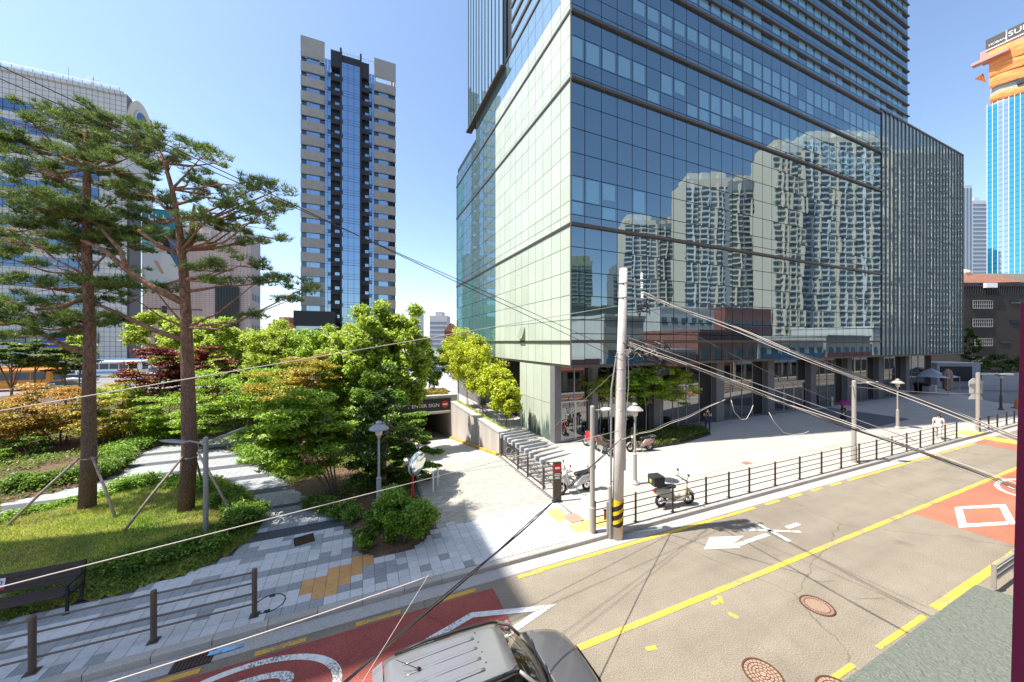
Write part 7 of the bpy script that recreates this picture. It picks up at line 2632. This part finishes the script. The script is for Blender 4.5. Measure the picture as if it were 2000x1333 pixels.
# cowl, wipers, interior
MB().loft([[(x, y, z) for y in (-.78, -.4, 0, .4, .78)] for x, z in ((.86, 1.022), (.95, 1.03))], closed=False, caps=False).build('cowl', M['black'], car)
MB().beam((.97, .55, 1.04), (.80, -.05, 1.10), .02, .015).beam((.97, -.05, 1.04), (.80, -.62, 1.09), .02, .015).build('wiper', M['black'], car)
MB().loft([[(.85, y, 1.0) for y in (-.78, 0, .78)], [(.45, y, 1.06) for y in (-.74, 0, .74)], [(.30, y, .98) for y in (-.74, 0, .74)], [(.28, y, .7) for y in (-.74, 0, .74)]], closed=False, caps=False).build('dashboard', mat('tan dashboard', (.22, .16, .10), .7), car)
MB().torus((.18, .36, 1.0), (-.8, 0, .6), .17, .018, 20, 7).beam((.18, .2, 1.0), (.18, .52, 1.0), .04, .03).build('steering_wheel', M['black'], car, True)
for y in (-.36, .36):
    st_o = MB().loft([[(-.25, y - .24, z), (-.25 - d_, y - .24, z), (-.25 - d_, y + .24, z), (-.25, y + .24, z)] for z, d_ in ((.55, .2), (1.1, .28), (1.18, .2))]).build('front_seat', M['char'], car, True)
    MB().bevel_box(-.5, -.38, y - .12, y + .12, 1.2, 1.4, .03).build('headrest', M['char'], st_o)
MB().box(-1.9, .9, -.8, .8, .45, .5).build('cabin_floor', M['black'], car)
b = MB().tube([(-1.35, .1, 1.67), (-1.38, .1, 1.70)], [.03, .025], 8)
b.tube([(-1.38, .1, 1.69), (-1.72, .22, 1.86)], [.007, .004], 5)
b.build('aerial', M['black'], car)
MB().box(.60, .72, .30, .42, 1.06, 1.075).build('dash_card', M['white'], car)
for (x, y) in ((.5, -.2), (.45, .05), (.55, -.45)):
    MB().ellipsoid((x, y, 1.10), .05, .05, .06, 8, 6).build('dash_ornament', mat('yellow ornament', (.55, .42, .04), .5) if 'yellow ornament' not in bpy.data.materials else bpy.data.materials['yellow ornament'], car)

# vehicles behind the park
def bus(label, px, py_top, Y, length, m1, m2, heading, hgt=3.1, cat='bus'):
    p = at(px, 668, Y)
    t = thing('city_bus', label, cat, (p.x, p.y, 0), heading)
    L, W = length, 2.4
    def s2(x, w, z0, z1):
        return [(x, -w, z0), (x, w, z0), (x, w, z1 - .25), (x, w * .85, z1), (x, -w * .85, z1), (x, -w, z1 - .25)]
    MB().loft([s2(-L / 2, W / 2 - .08, .4, hgt - .1), s2(-L / 2 + .15, W / 2, .35, hgt), s2(L / 2 - .2, W / 2, .35, hgt), s2(L / 2, W / 2 - .1, .4, hgt - .15)]).build('body', m1, t)
    MB().box(-L / 2 + .4, L / 2 - .4, -W * .3, W * .3, hgt, hgt + .22).build('roof_unit', m2, t)
    for s_ in (-1, 1):
        n = int(L / 1.5)
        for k in range(n):
            x0 = -L / 2 + .5 + k * (L - 1) / n
            MB().box(x0, x0 + (L - 1) / n - .12, s_ * W / 2 - .02, s_ * W / 2 + .02, hgt * .48, hgt * .82).build('window', M['g_apt_dark'], t)
        for x in (-L * .3, L * .32):
            MB().cyl((x, s_ * (W / 2 - .25), .48), (x, s_ * (W / 2 + .01), .48), .48, n=18).build('wheel', M['rubber'], t)
        MB().box(-L / 2 + .2, L / 2 - .3, s_ * W / 2 - .01, s_ * W / 2 + .015, .7, 1.1).build('stripe', m2, t)
    MB().box(L / 2 - .02, L / 2 + .02, -1.0, 1.0, 1.3, hgt - .4).build('windscreen', M['g_apt_dark'], t)
    return t
orange = mat('orange bus paint', (.60, .20, .015), .4, coat=.3)
bus('orange bus half hidden by the small pines at the far left', 12, 715, 47, 10, orange, mat('yellow orange roof', (.66, .30, .02), .4), TR, 3.0)
bus('white bus with a pale blue roof behind the crimson maple', 222, 703, 66, 9, M['white'], mat('sky blue paint', (.12, .36, .62), .4), TR, 3.1)
bus('small blue truck glimpsed through the trees right of the right pine', 462, 715, 52, 6, mat('blue truck paint', (.05, .13, .45), .4), M['white'], TR, 2.4, 'truck')
for i, (px, Y, m, lab) in enumerate(((100, 50, M['white'], 'white car on the far street right of the orange bus'), (150, 55, silver, 'silver car on the far street behind the left pine'), (130, 46, M['char'], 'dark car on the far street below the dark round tree'))):
    p = at(px, 668, Y)
    t = thing('far_car', lab, 'car', (p.x, p.y, 0), TR)
    MB().loft([[(x, -w, .3), (x, w, .3), (x, w, z), (x, w * .8, z + .06), (x, -w * .8, z + .06), (x, -w, z)] for x, w, z in ((-2.2, .75, .7), (-2.0, .88, .85), (0, .9, .9), (1.6, .88, .8), (2.2, .7, .6))]).build('body', m, t, True)
    MB().loft([[(-1.7, -.75, .9), (1.0, -.78, .9), (1.0, .78, .9), (-1.7, .75, .9)], [(-1.3, -.62, 1.42), (.2, -.64, 1.42), (.2, .64, 1.42), (-1.3, .62, 1.42)]]).build('cabin', glassd, t)
    for x in (-1.3, 1.35):
        for s_ in (-1, 1):
            MB().cyl((x, s_ * .7, .32), (x, s_ * .9, .32), .32, n=14).build('wheel', M['rubber'], t)

# tent and hanging banner at the end of the plaza, cone
p = ground(1818, 768, .15)
t = thing('canopy_tent', 'small pale canopy tent with dark figures of boxes beneath in the deep shade', 'tent', (p.x, p.y, .15), TB)
MB().loft([[(-1.9, -1.9, 2.1), (1.9, -1.9, 2.1), (1.9, 1.9, 2.1), (-1.9, 1.9, 2.1)], [(-.8, -.8, 2.5), (.8, -.8, 2.5), (.8, .8, 2.5), (-.8, .8, 2.5)], [(-.05, -.05, 3.1), (.05, -.05, 3.1), (.05, .05, 3.1), (-.05, .05, 3.1)]]).build('canopy', mat('pale tent cloth', (.50, .52, .55), .8), t)
for x in (-1.85, 1.85):
    for y in (-1.85, 1.85):
        MB().cyl((x, y, 0), (x, y, 2.1), .03, n=8).build('leg', M['steel'], t)
for (x, y, h, c) in ((-1.2, 0, .9, M['steel']), (-.4, .3, 1.2, M['char']), (.5, 0, 1.0, M['white'])):
    MB().bevel_box(x - .3, x + .3, y - .3, y + .3, 0, h, .02).build('crate', c, t)
p = ground(1851, 772, .15)
t = thing('furled_parasol', 'furled brown and cream parasol standing by the block hut', 'parasol', (p.x, p.y, .15))
MB().lathe([(.03, 0), (.03, .5)], 8).build('pole', M['dark_metal'], t)
MB().lathe([(.22, .5), (.42, .8), (.42, 2.6), (.3, 3.0), (.05, 3.2)], 12).build('cloth', mat('maroon cloth', (.16, .07, .06), .8, color2=(.40, .32, .2), scale=1.6, stretch=(4, 4, .3)), t, True)
p = ground(1994, 800, .05)
t = thing('traffic_cone', 'orange traffic cone cut by the right edge beside the purple frame', 'traffic cone', (p.x - .4, p.y, .15))
MB().box(-.25, .25, -.25, .25, 0, .05).build('base', M['black'], t)
MB().lathe([(.2, .05), (.06, .9), (.04, .92)], 14).build('cone', mat('orange cone', (.65, .17, .02), .5), t)
p = ground(1625, 795, .15)
t = thing('bollard', 'pale short bollard beside the main doors', 'bollard', (p.x, p.y, .15))
MB().lathe([(.12, 0), (.12, .95), (.08, 1.0)], 12).build('post', M['steel'], t)

# ================================================================== PEOPLE
def person(label, px, py, heading, z, H, shirt, legs_m, hairm, pose, skirt=False, long_hair=False, sleeves=.5):
    p = ground(px, py, z)
    t = thing('person', label, 'person', (p.x, p.y, z), heading)
    k = H / 1.72
    # joints (x forward, y left, z up)
    J = dict(pel=(0, 0, .93), wai=(0, 0, 1.08), che=(.01, 0, 1.28), nb=(.0, 0, 1.46), nt=(.015, 0, 1.53), hd=(.025, 0, 1.62), top=(.01, 0, 1.69))
    sp = pose.get('step', .12)
    J.update(hl=(0, .09, .90), kl=(.04 + sp, .10, .49), al=(-.02 + sp * 1.3, .10, .08), tl=(.14 + sp * 1.3, .11, .03),
             hr=(0, -.09, .90), kr=(.05 - sp * .6, -.10, .49), ar=(-.06 - sp * 1.2, -.10, .08), tr=(.10 - sp * 1.2, -.11, .03))
    J.update(pose['arms'])
    names = list(J)
    idx = {n: i for i, n in enumerate(names)}
    rad = dict(pel=.125, wai=.105, che=.135, nb=.06, nt=.05, hd=.088, top=.065, hl=.085, kl=.055, al=.038, tl=.03, hr=.085, kr=.055, ar=.038, tr=.03,
               sl=.055, el=.040, wl=.028, pl=.026, sr=.055, er=.040, wr=.028, pr=.026)
    E_ = [('pel', 'wai'), ('wai', 'che'), ('che', 'nb'), ('nb', 'nt'), ('nt', 'hd'), ('hd', 'top'), ('pel', 'hl'), ('hl', 'kl'), ('kl', 'al'), ('al', 'tl'), ('pel', 'hr'), ('hr', 'kr'), ('kr', 'ar'), ('ar', 'tr'),
          ('che', 'sl'), ('sl', 'el'), ('el', 'wl'), ('wl', 'pl'), ('che', 'sr'), ('sr', 'er'), ('er', 'wr'), ('wr', 'pr')]
    verts = [Vector(J[n]) * k for n in names]
    rr = [rad[n] * k for n in names]
    edges = [(idx[a], idx[b]) for a, b in E_]
    # fingers
    for s_, w_, pm in (('l', 'wl', 'pl'), ('r', 'wr', 'pr')):
        W, P_ = Vector(J[w_]), Vector(J[pm])
        d = (P_ - W).normalized()
        side = d.orthogonal().normalized()
        for q, (off, ln) in enumerate(((-.03, .05), (-.01, .062), (.01, .065), (.03, .055), (-.05, .035))):
            b0 = P_ + side * off * .8
            e0 = P_ + side * off * 1.2 + d * ln
            verts += [b0 * k, e0 * k]
            n0 = len(verts)
            rr += [.010, .008]
            edges += [(idx[pm], n0 - 2), (n0 - 2, n0 - 1)]
    body = skin_mesh('body', verts, edges, rr, M['skin'], 0, 1)
    bo = link('body', body, t)
    def garment(nm, jn, en, grow, m, cut=None):
        ns = [n for n in jn]
        ii = {n: i for i, n in enumerate(ns)}
        vv = [Vector(J[n]) * k for n in ns]
        if cut:
            for n, (a, b, f) in cut.items():
                vv[ii[n]] = Vector(J[a]).lerp(Vector(J[b]), f) * k
        me = skin_mesh(nm, vv, [(ii[a], ii[b]) for a, b in en], [(rad[n] + grow) * k for n in ns], m, 0, 1)
        return link(nm, me, t)
    garment('shirt', ['wai', 'pel', 'che', 'nb', 'sl', 'el', 'sr', 'er'], [('wai', 'pel'), ('wai', 'che'), ('che', 'nb'), ('che', 'sl'), ('sl', 'el'), ('che', 'sr'), ('sr', 'er')], .014, shirt,
            {'el': ('sl', 'el', sleeves), 'er': ('sr', 'er', sleeves), 'nb': ('che', 'nb', .75)})
    if skirt:
        MB().lathe([(.11 * k, 1.05 * k), (.16 * k, .9 * k), (.21 * k, skirt * k), (.20 * k, skirt * k - .005)], 18).build('skirt', legs_m, t, True)
    else:
        garment('trousers', ['pel', 'hl', 'kl', 'al', 'hr', 'kr', 'ar'], [('pel', 'hl'), ('hl', 'kl'), ('kl', 'al'), ('pel', 'hr'), ('hr', 'kr'), ('kr', 'ar')], .016, legs_m)
    for s_ in ('l', 'r'):
        a, b = Vector(J['a' + s_]) * k, Vector(J['t' + s_]) * k
        MB().loft([[(x, yy, zz) for (yy, zz) in ((a.y - w, .0), (a.y + w, .0), (a.y + w * .8, h), (a.y - w * .8, h))] for x, w, h in ((a.x - .06, .035, .07), (a.x, .045, .10), (b.x, .05, .06), (b.x + .06, .03, .035))]).build('shoe', pose.get('shoe', M['white']), t, True)
    hd = Vector(J['hd']) * k
    hb = MB().ellipsoid((hd.x - .022, 0, hd.z + .03), .105, .092, .11, 16, 10)
    if long_hair:
        hb.loft([[(hd.x - .09 + .05 * math.cos(a) - .0, .09 * math.sin(a), z) for a in [2 * math.pi * q / 10 for q in range(10)]] for z in (hd.z + .05, hd.z - .1, hd.z - .26)])
    hb.build('hair', hairm, t, True)
    # face: nose, eyes, mouth, ears
    MB().loft([[(hd.x + .075, -.012, hd.z - .02), (hd.x + .075, .012, hd.z - .02), (hd.x + .078, 0, hd.z + .02)], [(hd.x + .108, -.008, hd.z - .022), (hd.x + .108, .008, hd.z - .022), (hd.x + .092, 0, hd.z + .01)]]).build('nose', M['skin'], bo, True)
    for s_ in (-1, 1):
        MB().ellipsoid((hd.x + .078, s_ * .032, hd.z + .015), .01, .012, .008, 8, 6).build('eye', M['black'], bo, True)
        MB().ellipsoid((hd.x - .005, s_ * .085, hd.z), .018, .012, .028, 8, 6).build('ear', M['skin'], bo, True)
    MB().box(hd.x + .076, hd.x + .086, -.022, .022, hd.z - .05, hd.z - .042).build('mouth', mat('lips', (.35, .12, .1), .6) if 'lips' not in bpy.data.materials else bpy.data.materials['lips'], bo)
    return t, k, J
navy = mat('navy jeans', (.022, .035, .075), .85)
blackc = mat('black cloth', (.016, .016, .018), .9)
creamc = mat('cream cloth', (.66, .62, .56), .9)
whitec = mat('white cloth', (.72, .71, .70), .9)
hold_phone = dict(sl=(0, .19, 1.40), el=(.06, .23, 1.14), wl=(.26, .10, 1.18), pl=(.32, .06, 1.20), sr=(0, -.19, 1.40), er=(.03, -.24, 1.13), wr=(.24, -.12, 1.14), pr=(.31, -.07, 1.17))
walk = dict(sl=(0, .19, 1.40), el=(-.05, .24, 1.13), wl=(.03, .25, .90), pl=(.06, .25, .82), sr=(0, -.19, 1.40), er=(-.02, -.24, 1.13), wr=(.08, -.24, .91), pr=(.12, -.24, .83))
umb = dict(sl=(0, .19, 1.40), el=(-.03, .24, 1.13), wl=(.05, .24, .91), pl=(.08, .24, .83), sr=(0, -.19, 1.40), er=(.08, -.24, 1.17), wr=(.20, -.14, 1.36), pr=(.22, -.12, 1.42))
t, k, J = person('man in black top and navy jeans holding a phone beside the planting bed', 1382, 843, R(-110), .15, 1.72, blackc, navy, M['hair'], dict(arms=hold_phone, step=.13, shoe=M['black']))
o = thing('mobile_phone', 'small phone held by the man in black', 'phone', t.location + Vector((math.cos(R(-110)) * .36, math.sin(R(-110)) * .36, 1.2)), R(-110))
MB().bevel_box(-.02, .02, -.035, .035, -.005, .10, .004).build('case', M['black'], o)
t, k, J = person('woman in a black dress and white shoes under a magenta umbrella', 1647, 831, R(-20), .15, 1.64, blackc, blackc, M['hair'], dict(arms=umb, step=.14, shoe=whitec), skirt=.52, long_hair=True, sleeves=.95)
hx = Vector((.22, -.10, 0))
rot = Matrix.Rotation(R(-20), 3, 'Z')
ub = t.location + rot @ (Vector((.215, -.13, 1.38)) * k)
o = thing('umbrella', 'magenta umbrella held by the woman in black', 'umbrella', ub, R(-20))
n = 8
MB().cyl((0, 0, -.12), (-.1, .06, .62), .011, n=6).build('shaft', M['steel'], o)
secs = []
for (r_, z_) in ((.56, .30), (.50, .42), (.36, .53), (.18, .60), (.02, .63)):
    secs.append([(-.1 + r_ * math.cos(2 * math.pi * q / 16) * (1 if q % 2 == 0 else .97), .06 + r_ * math.sin(2 * math.pi * q / 16) * (1 if q % 2 == 0 else .97), z_ - (.02 if q % 2 == 0 else 0)) for q in range(16)])
mg = mat('magenta umbrella cloth', (.20, .012, .11), .6)
MB().loft(secs, caps=False).build('canopy', mg, o)
for q in range(8):
    a = 2 * math.pi * q / 8
    MB().tube([(-.1, .06, .6), (-.1 + .34 * math.cos(a), .06 + .34 * math.sin(a), .51), (-.1 + .55 * math.cos(a), .06 + .55 * math.sin(a), .28)], .004, 4).build('rib', M['steel'], o)
person('brown haired woman in a white top and cream trousers by the railing', 1833, 858, R(-150), .15, 1.68, whitec, creamc, mat('brown hair', (.05, .02, .014), .5), dict(arms=walk, step=.12, shoe=creamc), long_hair=True, sleeves=1.0)

# ================================================================== THE WINDOW THE PICTURE IS TAKEN FROM
M['sill'] = mat('rough grey green concrete ledge', (0.125, 0.145, 0.115), 0.9, color2=(0.185, 0.20, 0.165), scale=55, detail=6, bump=.9, bscale=90)
zs = 5.0
a, b_ = ground(1640, 1333, zs), ground(1905, 1140, zs)
dirn = (b_ - a).normalized()
left = a - dirn * 4
c = ground(1990, 1166, zs)
pts = [left, b_ - dirn * .06, b_ + (c - b_) * .08, c, c + (c - b_) * 6, Vector((4.5, -1.0, zs)), Vector((-3, -1.0, zs))]
led = thing('window_ledge', 'rough grey concrete ledge jutting into the lower right corner', 'ledge', (0, 0, 0))
n_ = 90
bm_poly = [(p.x, p.y) for p in pts]
vs, fs, vid = [], [], {}
# fine grid top so that the pits and lumps have depth
du = dirn
dn = Vector((-du.y, du.x, 0))
def hgt(x, y):
    h = random.gauss(0, .0011)
    if random.random() < .05:
        h -= random.uniform(.002, .006)
    return h
cb = c - b_
cx_, cy_ = cb.dot(du), -cb.dot(dn)
nw_, nl_ = 64, 150
for j in range(nw_ + 1):
    w_ = 1.3 * (j / nw_) ** 1.1
    xs_ = cx_ / cy_ * w_ if cy_ > 0 else 0
    for i in range(nl_ + 1):
        q = b_ - dn * w_ + du * (xs_ - 3.2 * i / nl_)
        e_ = min(1.0, min(w_, 3.2 * i / nl_) / .03)
        vs.append((q.x, q.y, zs - .012 * (1 - e_) + .004 + hgt(q.x, q.y) * e_))
for j in range(nw_):
    for i in range(nl_):
        k0 = j * (nl_ + 1) + i
        fs.append((k0, k0 + nl_ + 1, k0 + nl_ + 2, k0 + 1))
MB().prism(bm_poly, zs - .12, zs - .012).build('slab', M['sill'], led)
MB().add(vs, fs).build('rough_top', M['sill'], led, False)
fr = thing('window_frame', 'dark purple painted frame edge down the right side of the view', 'window frame', (1.468, 1.0, 5.3))
fr.rotation_euler = (0, R(1.5), 0)
MB().bevel_box(0, .16, -.02, .03, -.6, 1.42, .004).build('sash', mat('purple paint', (.045, .002, .018), .35), fr)
b = MB()
for k in range(190):
    z = -.6 + k * .0105
    b.ellipsoid((-.001 + random.uniform(-.002, .002), -.018, z), random.uniform(.003, .007), .004, random.uniform(.004, .008), 6, 4)
stuff(b.build('bead_highlights', mat('pale bead highlight', (.6, .58, .66), .6), fr))  # beads of bubbly plastic, their ragged highlights put into the pale colour
# the camera's own building behind the lens
t = thing('corner_building', 'plain rendered house the picture is taken from', 'building', uv(-4, -.7, 0), TR)
MB().box(0, 18, -8, 0, 0, 12).build('wall', M['g_render'], t)
MB().box(3.0, 6.0, 0, .06, 5.6, 8.2).build('window', M['g_apt_dark'], t)
